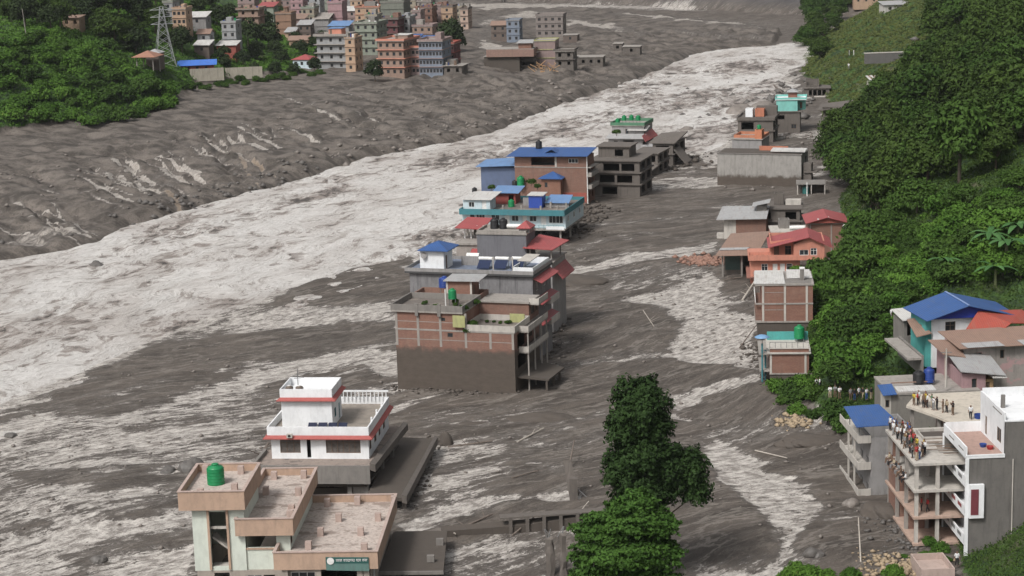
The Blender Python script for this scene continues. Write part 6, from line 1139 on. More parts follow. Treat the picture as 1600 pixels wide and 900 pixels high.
def proto_bush(nm, n, size, mat, seed):
    q = random.Random(seed); lobes = [((0,0,.35), (.6,.6,.42))]+[((q.uniform(-.5,.5), q.uniform(-.5,.5), q.uniform(.2,.55)), (q.uniform(.25,.4),)*2+(q.uniform(.22,.36),)) for _ in range(6)]
    o = empty(nm, (0,0,-200), 0, 'x', 'shrub'); link(bpy.data.objects.new('foliage', crown_mesh('foliage', lobes, n, size, mat, seed)), o); m = MB()
    for i in range(4): m.bar((0,0,-.3), (q.uniform(-.3,.3), q.uniform(-.3,.3), .5), .03, 5, .012)
    m.build('stem', bark, o); return o
PT = {'dark': [proto_tree(i, 'forest_tree', 3800, .075, leaf_dark_shade, 100+i, 1.0, 1.0) for i in range(3)], 'mid': [proto_tree(i, 'forest_tree', 3800, .075, leaf_mid, 120+i) for i in range(3)],
      'far': [proto_tree(i, 'broadleaf_tree', 2200, .10, leaf_far, 140+i) for i in range(3)], 'bush': [proto_bush('hillside_shrub', 2600, .085, leaf_br, 160+i) for i in range(3)], 'bushm': [proto_bush('hillside_shrub', 2600, .085, leaf_mid, 170+i) for i in range(2)]}
KM = kids_of([p for v in PT.values() for p in v]); placed = []
def put(kind, X, Y, z, s, label, group, sz=None):
    p = rnd.choice(PT[kind]); o = dup(KM, p, (X, Y, z), rnd.uniform(0, 6.28), (s, s, s*(sz or rnd.uniform(.85, 1.15))), label, group); placed.append((X, Y, s)); return o
def scatter(n, region, kind, smin, smax, label, group, mind=.55, seed=1, tries=9000):
    q = random.Random(seed); k = 0; P = region
    for _ in range(tries):
        if k >= n: break
        px, py = q.uniform(min(p[0] for p in P), max(p[0] for p in P)), q.uniform(min(p[1] for p in P), max(p[1] for p in P))
        if not inside(np.array(P, float), np.array([px]), np.array([py]))[0]: continue
        X, Y, z = hit(px, py)
        s = q.uniform(smin, smax)
        if any((X-a)**2+((Y-b_)*.8)**2 < (mind*(s+r))**2 for a, b_, r in placed): continue
        if not clear(X, Y, s*.6): continue
        kd = q.choice(kind) if isinstance(kind, (list, tuple)) else kind
        put(kd, X, Y, z-.4, s, label, group); k += 1
    return k
FOOT = []
for o in bpy.data.objects:
    if o.parent is None and o.get('category') in ('building', 'house', 'hut', 'shed', 'wall', 'path', 'pavilion', 'roof terrace'):
        pts = [o.matrix_world.to_translation()]; xs, ys = [], []
        for c in children(o):
            if c.type == 'MESH':
                for v in c.bound_box: xs.append(v[0]); ys.append(v[1])
        FOOT.append((o.location.x, o.location.y, o.rotation_euler.z, min(xs), max(xs), min(ys), max(ys)))
def clear(X, Y, pad):
    for ox, oy, a, x0, x1, y0, y1 in FOOT:
        dx, dy = X-ox, Y-oy; u = dx*math.cos(a)+dy*math.sin(a); v = -dx*math.sin(a)+dy*math.cos(a)
        if x0-pad < u < x1+pad and y0-pad-1 < v < y1+pad: return False
    return True
# right hillside forest
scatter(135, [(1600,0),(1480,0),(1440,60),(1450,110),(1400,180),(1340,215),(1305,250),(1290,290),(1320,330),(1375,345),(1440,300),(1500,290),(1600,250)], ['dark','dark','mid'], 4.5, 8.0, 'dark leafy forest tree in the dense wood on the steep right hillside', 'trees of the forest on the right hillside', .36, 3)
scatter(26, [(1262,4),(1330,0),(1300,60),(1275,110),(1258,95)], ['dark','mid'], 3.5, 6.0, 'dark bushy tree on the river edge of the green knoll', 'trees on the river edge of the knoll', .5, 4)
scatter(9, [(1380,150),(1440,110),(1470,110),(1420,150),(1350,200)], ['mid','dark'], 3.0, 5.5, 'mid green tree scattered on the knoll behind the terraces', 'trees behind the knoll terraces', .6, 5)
# lower right shrubs
scatter(150, [(1275,400),(1340,350),(1450,330),(1600,290),(1600,440),(1480,450),(1420,470),(1405,560),(1290,600),(1272,560),(1280,470)], ['bush','bush','bushm','bush','mid'], 1.7, 5.2, 'bright green shrub in the tangle covering the lower right hillside', 'shrubs covering the lower right hillside', .36, 6)
scatter(20, [(1290,520),(1400,500),(1410,600),(1300,610)], ['bushm','bush','mid'], 2.5, 4.0, 'leafy green bush above the path where people stand', 'bushes above the crowded path', .5, 61)
scatter(24, [(1215,600),(1260,590),(1300,640),(1345,650),(1345,690),(1300,672),(1240,650)], ['bush','bushm'], 2.0, 3.4, 'green bush on the mud edge below the crowded path', 'bushes on the mud edge below the path', .5, 7)
for px, py, s in ((1465,590,3.4),(1440,585,2.6),(1490,600,2.2),(1590,570,3),(1250,610,3.2),(1235,625,2.8),(1420,470,2.4)):
    X, Y, z = hit(px, py); put('bushm', X, Y, z-.3, s, 'dark green bush beside the hill houses', 'bushes beside the hill houses')
# left hill shrubs and dark wood
scatter(85, [(0,60),(130,55),(200,95),(285,150),(285,165),(200,188),(130,200),(0,185)], ['bush','bushm','bush'], 3.2, 5.8, 'bright green shrub on the rounded left hill above the grey bank', 'shrubs on the rounded left hill', .38, 8)
scatter(48, [(0,0),(250,0),(262,60),(280,100),(190,92),(130,50),(0,52)], ['far','dark'], 4.5, 8.0, 'dark tree in the wood behind the left hill', 'trees of the wood behind the left hill', .45, 9)
for px, py, s in [(285,80,7),(300,56,6),(330,62,6.5),(340,40,6.5),(310,22,6),(360,24,5.5),(388,70,8),(420,72,8.5),(402,92,6),(440,96,5),(380,100,5),(352,104,4),(430,112,4.2),(460,112,3.5),(492,108,4),(360,50,5),(415,44,6),(440,28,5.5),(470,84,5),(490,70,4.5),(425,12,5),(395,8,5),(275,96,6),(262,108,4.5),(290,30,5),(330,8,5),(470,100,3.2),(398,112,3.5),(500,90,4),(462,62,4),(520,70,3.5),(478,34,4),(560,60,3.5),(505,60,4),(540,20,3.5),(600,30,3.5),(636,50,3.5),(430,84,5),(490,18,4),(350,92,4)]:
    X, Y, z = hit(px, py+4)
    if clear(X, Y, s*.2): put('far', X, Y, z-.5, s*.8, 'dark green tree among the houses on the upper left terrace', 'trees among the left terrace houses')
for i in range(34):
    px = 290+i*6.5+rnd.uniform(-4,4); X, Y, z = hit(px, 141-(px-290)*.12+rnd.uniform(-8,3))
    if clear(X, Y, .5): put('bushm', X, Y, z-.4, rnd.uniform(1.4,2.8), 'small scrub bush on the eroded edge below the boundary wall', 'scrub bushes on the terrace edge')
X, Y, z = hit(706, 82); put('far', X, Y, z-1.5, 7.6, 'large round dark tree towering at the river end of the town', None, 1.15)
X, Y, z = hit(586, 128); put('far', X, Y, z, 4.2, 'small round tree standing alone on the mud below the peach hotel', None, 1.1)
for px, py, s in ((640,72,2.4),(600,70,2.2),(650,82,2)): X, Y, z = hit(px, py); put('bushm', X, Y, z+3, s, 'green bush between the hotels of the town', 'bushes between the hotels')
# big trees in the foreground
def big_tree(px, py, label, lobes, n, size, mat, seed, flat):
    th = max(l[0][2] for l in lobes)*.85
    X, Y = unp(px, py, 0); t = empty('broadleaf_tree', (X, Y, -.2), 0, label, 'tree'); link(bpy.data.objects.new('crown', crown_mesh('crown', lobes, n, size, mat, seed, .45, flat)), t)
    m = MB(); m.bar((0,0,-1),(.3,0,th*.5),.45,10,.34).bar((.3,0,th*.5),(0,.2,th),.34,8,.12); q = random.Random(seed)
    for (c, r) in lobes[1:]: m.bar((.2,0,c[2]*.55), c, .14, 6, .04)
    m.build('trunk', bark, t); return t
S = 14.0
big_tree(1005, 905, 'tall dark green tree with a narrow crown and a drooping right hand lobe', [((0,0,19.0),(3.1,3.0,3.2)),((-1.6,0,16.6),(2.2,2,2.2)),((1.4,0,16.8),(2.1,2,2.1)),((.3,0,14),(3.3,3,2.6)),((-1.8,0,12),(2.4,2.2,2.6)),((2.6,0,12.6),(2.6,2.4,2.2)),((5.2,0,12.2),(1.9,2,2.4)),((5.8,0,9.6),(1.7,1.8,2.4)),((3.6,.5,10.4),(2.2,2,2.2)),((0,0,9.5),(3.6,3,3)),((-1,0,6),(3,3,3)),((.2,.2,20.8),(1.6,1.5,1.5))], 46000, .26, leaf_tall, 5, .3)
big_tree(982, 972, 'broad bright green tree with layered drooping leaves in front of the tall dark one', [((1.2,0,12.6),(1.9,1.9,1.3)),((.2,0,10.8),(3.6,3.4,1.7)),((-3.0,0,9.8),(2.4,2.4,1.5)),((3.4,0,10.2),(2.0,2.4,1.6)),((-.6,-1,8),(4.2,4.0,1.8)),((-3.0,0,6.6),(2.5,3,1.8)),((3,0,7),(2.8,3,2)),((0,-1,4.8),(4.8,4.4,2)),((-2,0,2.6),(4.6,4,2)),((3,0,3),(3.2,3,2.2)),((-4.6,-.5,4.2),(2.0,2.2,1.5))], 56000, .25, leaf_gn, 6, .2)
for px, py, s in ((1452,852,1.3),(1466,842,1.1),(1470,862,1.5),(1446,872,1.2),(1462,880,1.4),(1430,876,.9),(1474,878,1.2),(1415,872,.8)):
    X, Y, z = hit(px, py); put('bush', X, Y, z-.2, s, 'small weedy bush on the slope under the unfinished building', 'weedy bushes under the unfinished building')
bush = [(1262,905,2.2),(1240,912,1.8),(1290,908,1.6),(1395,905,1.7),(1225,900,1.2),(1328,912,1.5)]
for px, py, s in bush: X, Y, z = hit(px, min(py, 899)); put('bush', X, Y-1, z-.2, s, 'low green bush at the bottom edge beside the pale wash channel', 'low bushes at the bottom edge')
# banana plants
bm_ = leafmat('banana_leaves', (.04,.10,.03), (.10,.20,.07))
def banana(px, py, s, label):
    X, Y, z = hit(px, py); t = empty('banana_plant', (X, Y, z), rnd.uniform(0,6), label, 'banana plant', 'banana plants on the right hillside'); MB().bar((0,0,-.5),(0,0,2.2*s),.2*s,8,.14*s).build('trunk', plain('banana_stem', (.14,.16,.07), .7), t)
    for i in range(9):
        a = i*2.4; L = s*rnd.uniform(2.2,3.2); e_ = rnd.uniform(.5,1.2); m = MB(); pr = None; k = 7
        for j in range(k+1):
            u = j/k; r = L*u*math.cos(e_*(1-u*.6)); zz = 2.1*s+L*(math.sin(e_)*u-1.0*u*u*.75); w_ = .34*s*math.sin(math.pi*(u*.93+.05))**.7+.02
            c = Vector((math.cos(a)*r, math.sin(a)*r, zz)); sd_ = Vector((-math.sin(a), math.cos(a), 0))*w_; cur = (tuple(c-sd_+Vector((0,0,-.06))), tuple(c), tuple(c+sd_+Vector((0,0,-.06))))
            if pr: m.quad(pr[0], pr[1], cur[1], cur[0]); m.quad(pr[1], pr[2], cur[2], cur[1])
            pr = cur
        m.build('leaf', bm_, t)
for px, py, s, l in [(1572,420,1.7,'largest banana plant high on the right hillside'),(1545,395,1.3,'banana plant left of and above the largest one'),(1590,385,1.4,'banana plant at the right edge above the largest one'),(1555,450,1.3,'banana plant just above the blue gable roof'),(1475,432,1.1,'small pale banana plant among shrubs left of the larger ones'),(1590,600,1.5,'banana plant with drooping leaves at the right edge by the patched roof')]: banana(px, py, s, l)

# undergrowth: leaf litter cover that nobody could count
def cover(name, mask_fn, n, size, mat, seed, lift=.5):
    rng = np.random.default_rng(seed); g = np.nonzero(mask_fn.ravel() > .5)[0]; Yg = GY.ravel()[g]
    pr = np.ones(len(g)); pr /= pr.sum(); pick = rng.choice(g, n, p=pr); P = verts[pick].copy(); P[:,0] += rng.uniform(-.4,.4,n)*P[:,1]/600; P[:,1] += rng.uniform(-1,1,n)*P[:,1]/350; P[:,2] += rng.uniform(-.1, lift, n)
    sz = size*np.clip(P[:,1]/260, .7, 3.2); v, f = leafquads(P, np.tile(np.array([0,-.35,1.0]), (n,1)), sz, rng); T = np.clip(.55*fbm(P[:,0]/4, P[:,1]/4, 3, seed)+rng.uniform(-.1,.5,n), 0, 1)
    o = link(bpy.data.objects.new(name, npmesh(name, v, f, mat, False, {'tint': np.repeat(T, 4)}))); return tag(o, kind='stuff')
inview = (np.abs(GX/GY) < .37)
o = cover('undergrowth', (green > .5) & inview & (GY < 1000) & (GX/GY > .1) & (GX/GY > .145) & (GX/GY < .222) & (GY > 540), 130000, .15, leaf_grass, 34, .5); tag(o, 'lighter grass and low scrub on the knoll clearing', 'grass')
o = cover('undergrowth', (green > .5) & (GX > 0) & inview & (GY < 1000) & (GX/GY > .1) & ~((GX/GY > .145) & (GX/GY < .222) & (GY > 540)), 430000, .20, leaf_dark_shade, 31, .7); tag(o, 'tangled green undergrowth covering the right hillside', 'undergrowth')  # undergrowth darkened in colour to stand for shaded gaps between bright shrubs
o = cover('undergrowth', (green > .5) & (GX < 0) & inview & (GY < 860), 240000, .18, leaf_br, 32, .8); tag(o, 'low green undergrowth covering the left hill and terrace', 'undergrowth')
o = cover('grass', (green > .35) & (GX > 36) & (GY < 212), 60000, .13, leaf_br, 33, .3); tag(o, 'bright green grass at the foot of the white tower', 'grass')
# ================================================================ ROCKS, DRIFTWOOD, RUBBLE
def rockmesh(seed, mat, sub=3):
    bm = bmesh.new(); bmesh.ops.create_icosphere(bm, subdivisions=sub, radius=1); q = random.Random(seed); o = [q.uniform(0, 50) for _ in range(3)]
    P = np.array([v.co[:] for v in bm.verts]); f = .55+.8*fbm(P[:,0]*1.2+o[0]+P[:,2]*.7, P[:,1]*1.2+o[1]-P[:,2]*.5, 4, seed)
    for v, k in zip(bm.verts, f): v.co = v.co*float(k)
    me = bpy.data.meshes.new('boulder'); bm.to_mesh(me); bm.free(); me.materials.append(mat); return me
rockm = wallmat('wet_rock', (.11,.10,.092), .5, (.04,.036,.033), scale=2, rough=.6); rockp = wallmat('pale_rock', (.20,.175,.155), .5, (.06,.05,.045), scale=2, rough=.6)
RM = [rockmesh(i, rockm if i % 2 else rockp) for i in range(6)]
def boulder(px, py, s, label, i=0, flat=.7, group=None):
    X, Y, z = hit(px, py); o = link(bpy.data.objects.new('boulder', RM[i % 6])); o.location = (X, Y, z+.1*s); o.scale = (s, s*.9, s*flat); o.rotation_euler = (0, 0, rnd.uniform(0, 6)); return tag(o, label, 'boulder', group)
boulder(300,734,1.7,'large dark boulder beside the pale streaks left of the white house',1,.9); boulder(262,738,1.2,'low dark rock just left of the large dark boulder',3,.5)
boulder(1157,183,5.2,'biggest rounded boulder standing in the far river by the brown house',0,.7); boulder(1190,172,4.2,'second rounded boulder right of the biggest one in the far river',2,.6); boulder(1072,210,3.0,'lone rounded boulder at the river edge behind the dark end house',4,.6)
boulder(18,682,1.0,'small dark rock at the left edge of the picture',1,.5); boulder(154,878,1.0,'dark rock at the bottom left of the flooded plain',1,.7); boulder(1272,868,1.1,'dark rock in the pale wash at the bottom right',3,.7)
boulder(1330,790,1.1,'pale rock pile nearest the awning building',0,.8); boulder(845,505,1.3,'pale boulder at the foot of the stained grey building',2,.8); boulder(150,422,2.2,'dark rock breaking the river surface near the left bank',1,.8); boulder(300,462,1.3,'small dark rock in the middle of the river',5,.7); boulder(737,246,2.4,'dark rock in the river upstream of the blue roofs',3,.5)
def pebbles(name, label, pts, n, smin, smax, seed, spread, mats=(rockm, rockp), cat='rubble'):
    """loose stones along a line of the ground: one uncountable mass"""
    rng = np.random.default_rng(seed); ico = np.array([v for v in [(0,0,1),(.9,0,.3),(.28,.85,.3),(-.72,.53,.3),(-.72,-.53,.3),(.28,-.85,.3),(0,0,-.6)]]); tr = np.array([(0,1,2),(0,2,3),(0,3,4),(0,4,5),(0,5,1),(6,2,1),(6,3,2),(6,4,3),(6,5,4),(6,1,5)])
    V, F = [], []; L = [unp(*p, 0) for p in pts] if False else [hit(*p)[:2] for p in pts]
    for i in range(n):
        k = rng.integers(0, len(L)-1); t = rng.random(); x = L[k][0]*(1-t)+L[k+1][0]*t+rng.normal(0, spread); y = L[k][1]*(1-t)+L[k+1][1]*t+rng.normal(0, spread*1.2); s = smin+(smax-smin)*rng.random()**2.5
        a = rng.uniform(0, 6.28); c, s_ = math.cos(a), math.sin(a); p = ico*rng.uniform(.6, 1.3, (7, 3))*s; p = np.stack([p[:,0]*c-p[:,1]*s_, p[:,0]*s_+p[:,1]*c, p[:,2]*.8], 1)
        z = float(zat(np.array([x]), np.array([y]))[0]); F.append(tr+len(V)*7); V.append(p+np.array([x, y, z+.1*s]))
    o = link(bpy.data.objects.new(name, npmesh(name, np.vstack(V), np.vstack(F), mats[0], False, corner=3))); return tag(o, label, cat, kind='stuff')
pebbles('bank_rubble', 'dark stones strewn along the foot of the grey left bank', [(230,343),(300,322),(370,300),(430,285),(500,265)], 380, .12, 1.2, 1, 5)
pebbles('bank_rubble', 'pale and dark stones on the far part of the left bank foot', [(520,255),(640,228),(760,200),(860,165),(960,130)], 220, .2, 1.5, 2, 8.0, (rockp,))
pebbles('bank_rubble', 'scattered stones on the grey left bank slope', [(20,300),(200,280),(420,230),(620,180),(800,150)], 500, .15, .8, 3, 16, (rockp,))
pebbles('river_debris', 'dark boulders and debris breaking the surface of the far river', [(1000,150),(1080,150),(1150,140),(1220,150),(1170,190),(1090,180)], 420, .4, 2.4, 4, 14)
pebbles('river_debris', 'sparse dark debris floating in the near river', [(60,440),(200,420),(380,400),(560,330),(760,290)], 130, .25, 1.1, 5, 14)
pebbles('mud_stones', 'small stones scattered over the mud between the buildings', [(700,700),(950,560),(1000,400),(1100,640),(1250,760),(1320,720)], 500, .05, .45, 6, 14, (rockp,))
pebbles('mud_stones', 'small stones scattered over the streaked plain on the left', [(40,700),(250,680),(120,820),(400,620),(300,560)], 260, .05, .45, 7, 13, (rockp,))
pebbles('earth_heap', 'yellowish broken earth and stones on the slope below the tower', [(1370,880),(1400,885),(1440,885),(1400,895)], 420, .12, .55, 8, 1.6, (wallmat('yellow_earth', (.34,.26,.17), .4),))
pebbles('earth_heap', 'small heap of yellowish rubble at the bushes above the mud bank', [(1225,658),(1262,665)], 160, .12, .6, 9, 1.0, (wallmat('yellow_earth', (.34,.26,.17), .4),))
pebbles('brick_rubble', 'heap of reddish brick and tile rubble beside the open rusty shed', [(1078,405),(1100,408),(1122,412)], 420, .2, .9, 10, 1.6, (wallmat('rubble_red', (.27,.15,.11), .5),))
pebbles('street_rubble', 'rubble and broken concrete along the street side of the brick block', [(815,590),(842,560),(856,520),(862,500)], 420, .15, .9, 11, 1.6, (cmud,))
pebbles('street_rubble', 'dark wreckage piled against the street side of the middle houses', [(925,320),(905,345),(890,368)], 420, .15, .9, 12, 3.0, (mudcoat,))
pebbles('street_rubble', 'dark wreckage at the foot of the upstream houses', [(1000,268),(1050,252),(1075,245)], 320, .2, 1.2, 13, 4.0, (mudcoat,))
pebbles('tower_rubble', 'dark lumps of earth under the awning building and the open frame', [(1370,790),(1395,830),(1430,868)], 260, .08, .5, 14, 1.6)
pebbles('hedge_rubble', 'pale stones at the mud edge below the forest', [(1180,290),(1250,262),(1290,200)], 160, .2, .9, 15, 4, (rockp,))
pebbles('wall_debris', 'mud lumps and trash drifted against the front of the brick apartment', [(612,608),(700,614),(812,612)], 160, .08, .5, 21, .6, (mudcoat,))
pebbles('wall_debris', 'mud lumps along the street side of the buried slab buildings', [(640,790),(672,700),(690,690)], 140, .08, .5, 22, .8, (mudcoat,))
pebbles('wall_debris', 'mud and debris along the foot of the right hand row', [(1178,533),(1185,560),(1200,610),(1170,445)], 200, .1, .6, 23, 1.2, (mudcoat,))
wood_m = plain('driftwood', (.16,.13,.11), .8, .5); woodp = plain('bleached_pole', (.42,.38,.33), .7, .4)
def log(x0, y0, x1, y1, r, label, mat=wood_m, lift=0., name='driftwood_log', branch=0):
    X0, Y0, z0 = hit(x0, y0); X1, Y1, z1 = hit(x1, y1); t = empty(name, (X0, Y0, z0), 0, label, 'log' if r > .12 else 'pole'); d = Vector((X1-X0, Y1-Y0, z1-z0+lift))
    MB().bar((0,0,.1), d+Vector((0,0,.1)), r, 8, r*.65).build('trunk', mat, t)
    q = random.Random(int(x0)); 
    for i in range(branch):
        p = d*q.uniform(.3, .95)+Vector((0,0,.1)); MB().bar(p, p+Vector((q.uniform(-1.6,1.6), q.uniform(-1.6,1.6), q.uniform(.1,1.2))), r*.35, 5, r*.12).build('branch', mat, t)
for a in [(886,826,920,797,.10,'straight pale pole leaning out of the foam left of the big green tree',woodp,1.0),(686,842,770,808,.16,'long dark trunk lying over the wall in the bottom centre',wood_m,.3,'driftwood_log',3),(800,838,838,826,.10,'thin broken pole behind the low wall',wood_m,1.5),
  (808,692,850,672,.14,'pale driftwood log half buried right of the buried building',woodp,.2,'driftwood_log',2),(700,700,770,692,.16,'dark driftwood log beside the standing stump',wood_m,.2,'driftwood_log',3),(800,748,842,738,.10,'thin log in the dark mud behind the foam strip',wood_m,.2,'driftwood_log',2),(1005,486,1022,512,.09,'thin white branch lying on the dark mud island',woodp,.1,'driftwood_log',2),
  (888,738,898,712,.12,'leaning post at the ruined gate post',wood_m,2.0),(1345,880,1341,850,.09,'pale standing post at the earth slope bottom right',woodp,3.0),(700,826,712,842,.12,'short stake in the mud near the low wall',woodp,.5),
  (1000,196,1142,182,.45,'very long dark log lying across the pale side channel',wood_m,.3,'driftwood_log',4),(1205,130,1222,152,.35,'greenish dark log by the river bend under the knoll',wood_m,1.5,'driftwood_log',3),(1120,440,1160,436,.12,'thin log caught at the pale channel below the shed',wood_m,.3,'driftwood_log',3),(1160,470,1180,452,.22,'broken timber leaning on the white roofed brick building',woodp,1.5,'driftwood_log',3),(1155,545,1182,520,.10,'thin branch standing in the pale channel',wood_m,1.2,'driftwood_log',2),
  (395,735,420,705,.30,'dark wreckage beam at the river corner of the white house',wood_m,1.0,'driftwood_log',4),(1292,640,1300,655,.12,'small stick at the bush edge',woodp,.2),(1180,705,1230,718,.10,'thin pale stick in the wash right of the tree',woodp,.1)]: log(*a)
# mud-covered wreck pieces and walls in the bottom centre
def lump(px, py, w_, d_, h_, label, name='mud_mound', seed=0, cat='mud heap'):
    X, Y, z = hit(px, py); me = rockmesh(seed+40, mudcoat, 4); o = link(bpy.data.objects.new(name, me)); o.location = (X, Y, z-.2); o.scale = (w_, d_, h_); return tag(o, label, cat)
lump(845,655,5,2.2,1.0,'long mud heap with debris right of the brick block foot','mud_mound',1); lump(697,696,1.0,.8,2.0,'upright mud covered stump right of the buried building','tree_stump',2,'stump')
lump(1268,690,5.5,2.5,1.3,'squared off bank of dried mud under the bushes on the right','mud_bank',3,'mud bank'); lump(905,440,6.5,4,1.4,'mud covered slab mound with a dark hollow beside the stained building','mud_mound',4)
lump(735,662,3,1.0,.5,'low mud ripple heap near the buried building','mud_mound',5); lump(1385,800,3,3,1.6,'dark earth heap at the foot of the awning building','mud_mound',6)
b = Bld('flooded_wall', 'low mud coated boundary wall with a dark face in the bottom centre', 'wall', 690, 838, 952, 6, 1.2, 0, -1); T = 1.0
b.slab('wall', mudcoat, [(0,0,T*.6),(b.w*.5,0,T*.7),(b.w,0,T*1.6),(b.w,1.2,T*1.6),(b.w*.5,1.2,T),(0,1.2,T*.8)], 2.2); b.box('coping', cmud, b.w*.35, b.w+.1, -.15, 1.3, T*1.62, T*1.8)
for i, fx in enumerate((.4,.5,.6,.7,.8)): b.box('pier', cmud, b.w*fx, b.w*fx+.4, -.25, -.01, -1, T*1.6)
for i, (px, py, pt) in enumerate(((852,900,842),(872,903,838))):
    t = Bld('broken_pillar', ['rough dark ruined pillar at the bottom edge, nearer the office building','rough dark ruined pillar at the bottom edge, nearer the big tree'][i], 'pillar', px, py, px+17, 0, 1.2, 0, -1, 'ruined pillars'); q = random.Random(i+2); m = MB(); hh = t.Z(pt); k = 7; pr = None
    for j in range(k):
        a = .5+.5*q.random()*.5; ring = [(q.uniform(-.15,.15)+x_*a*t.w/2+t.w/2, y_*a*.7+.6, -1+(hh+1)*j/(k-1)+q.uniform(-.2,.2)) for x_, y_ in ((-1,-1),(0,-1.2),(1,-1),(1.1,0),(1,1),(0,1.1),(-1,1),(-1.1,0))]
        n0 = len(m.v); m.v += ring
        if j: [m.f.append((n0-8+e, n0-8+(e+1) % 8, n0+(e+1) % 8, n0+e)) for e in range(8)]
    m.f.append(tuple(range(len(m.v)-8, len(m.v)))); t._fin(m, 'shaft', cmud)
    for e in range(3): t._fin(MB().bar((t.w*q.random(), .6, hh-.3), (t.w*q.random(), .6, hh+.9), .05, 4), 'rebar', ironm)
b = Bld('gate_post', 'broken gate post with tangled bars at the end of the foam strip', 'post', 890, 778, 903, 0, 1, 0, -1); b.box('post', cmud, 0, b.w, 0, 1, -1, 2.4); b.bars('bar', ironm, [((0,.5,2),(2.2,.4,-.2))], .06); b.slab('leaning_slab', cmud, [(-.6,2,4.2),(.3,1.5,4.4),(1.2,.8,.2),(0,.8,0)], .2)
b = Bld('river_wall', 'broken pale concrete retaining wall at the foot of the left hill', 'wall', 26, 210, 80, -18, 1.0, 2.5, 1); b.slab('wall', concrete_pale, [(0,0,3.2),(b.w*.5,0,4.2),(b.w,0,3.0),(b.w,1,3.0),(b.w*.5,1,4.2),(0,1,3.2)], 5)
# roof plants
def roofplant(bl, x_, y_, z_, s, label, grp): X, Y, Z_ = bl.world(x_, y_, z_); put('bushm', X, Y, Z_, s, label, grp)
zL = A.Z(487)+.3; zM = A.Z(515)+.3
q = random.Random(4)
for i in range(11): roofplant(A, q.uniform(1, A.X(740)), q.uniform(.6, 6.5), zL, q.uniform(.5, .95), 'green potted shrub on the brick apartment roof garden', 'roof garden plants of the brick apartment')
for i in range(6): roofplant(A, A.X(745)+q.uniform(0, 4), 4.5+q.uniform(0, 1.4), zM, q.uniform(.4, .75), 'green plant on the lower right terrace of the brick apartment', 'terrace plants of the brick apartment')
roofplant(A, A.X(737), 1.2, zM, 1.3, 'overgrown bush hanging at the step of the brick apartment roof', None); roofplant(A, A.X(733), .3, zM-.5, .9, 'trailing creeper below the overgrown roof step bush', None)
for i in range(5): roofplant(B2, .6+i*.95, -.3, B2.Z(406)+.4, .55, 'balcony plant along the salmon house balcony', 'balcony plants of the salmon house')
for px, py, s, z_ in ((768,292,1.2,0),(830,284,1.4,0),(840,290,1.2,0)): X, Y = unp(px, py, 8); put('bushm', X, Y, 7.4, s, 'roof plant among the blue roofs', 'roof plants among the blue roofs')
X, Y = unp(963, 205, 9); put('bushm', X, Y, 8.2, 1.6, 'dark green roof plant at the front of the roof garden house', None)
X, Y, z = hit(1245, 436); put('bush', X, Y-1, z+1.2, 2.0, 'round green bush right of the salmon house doors', None)

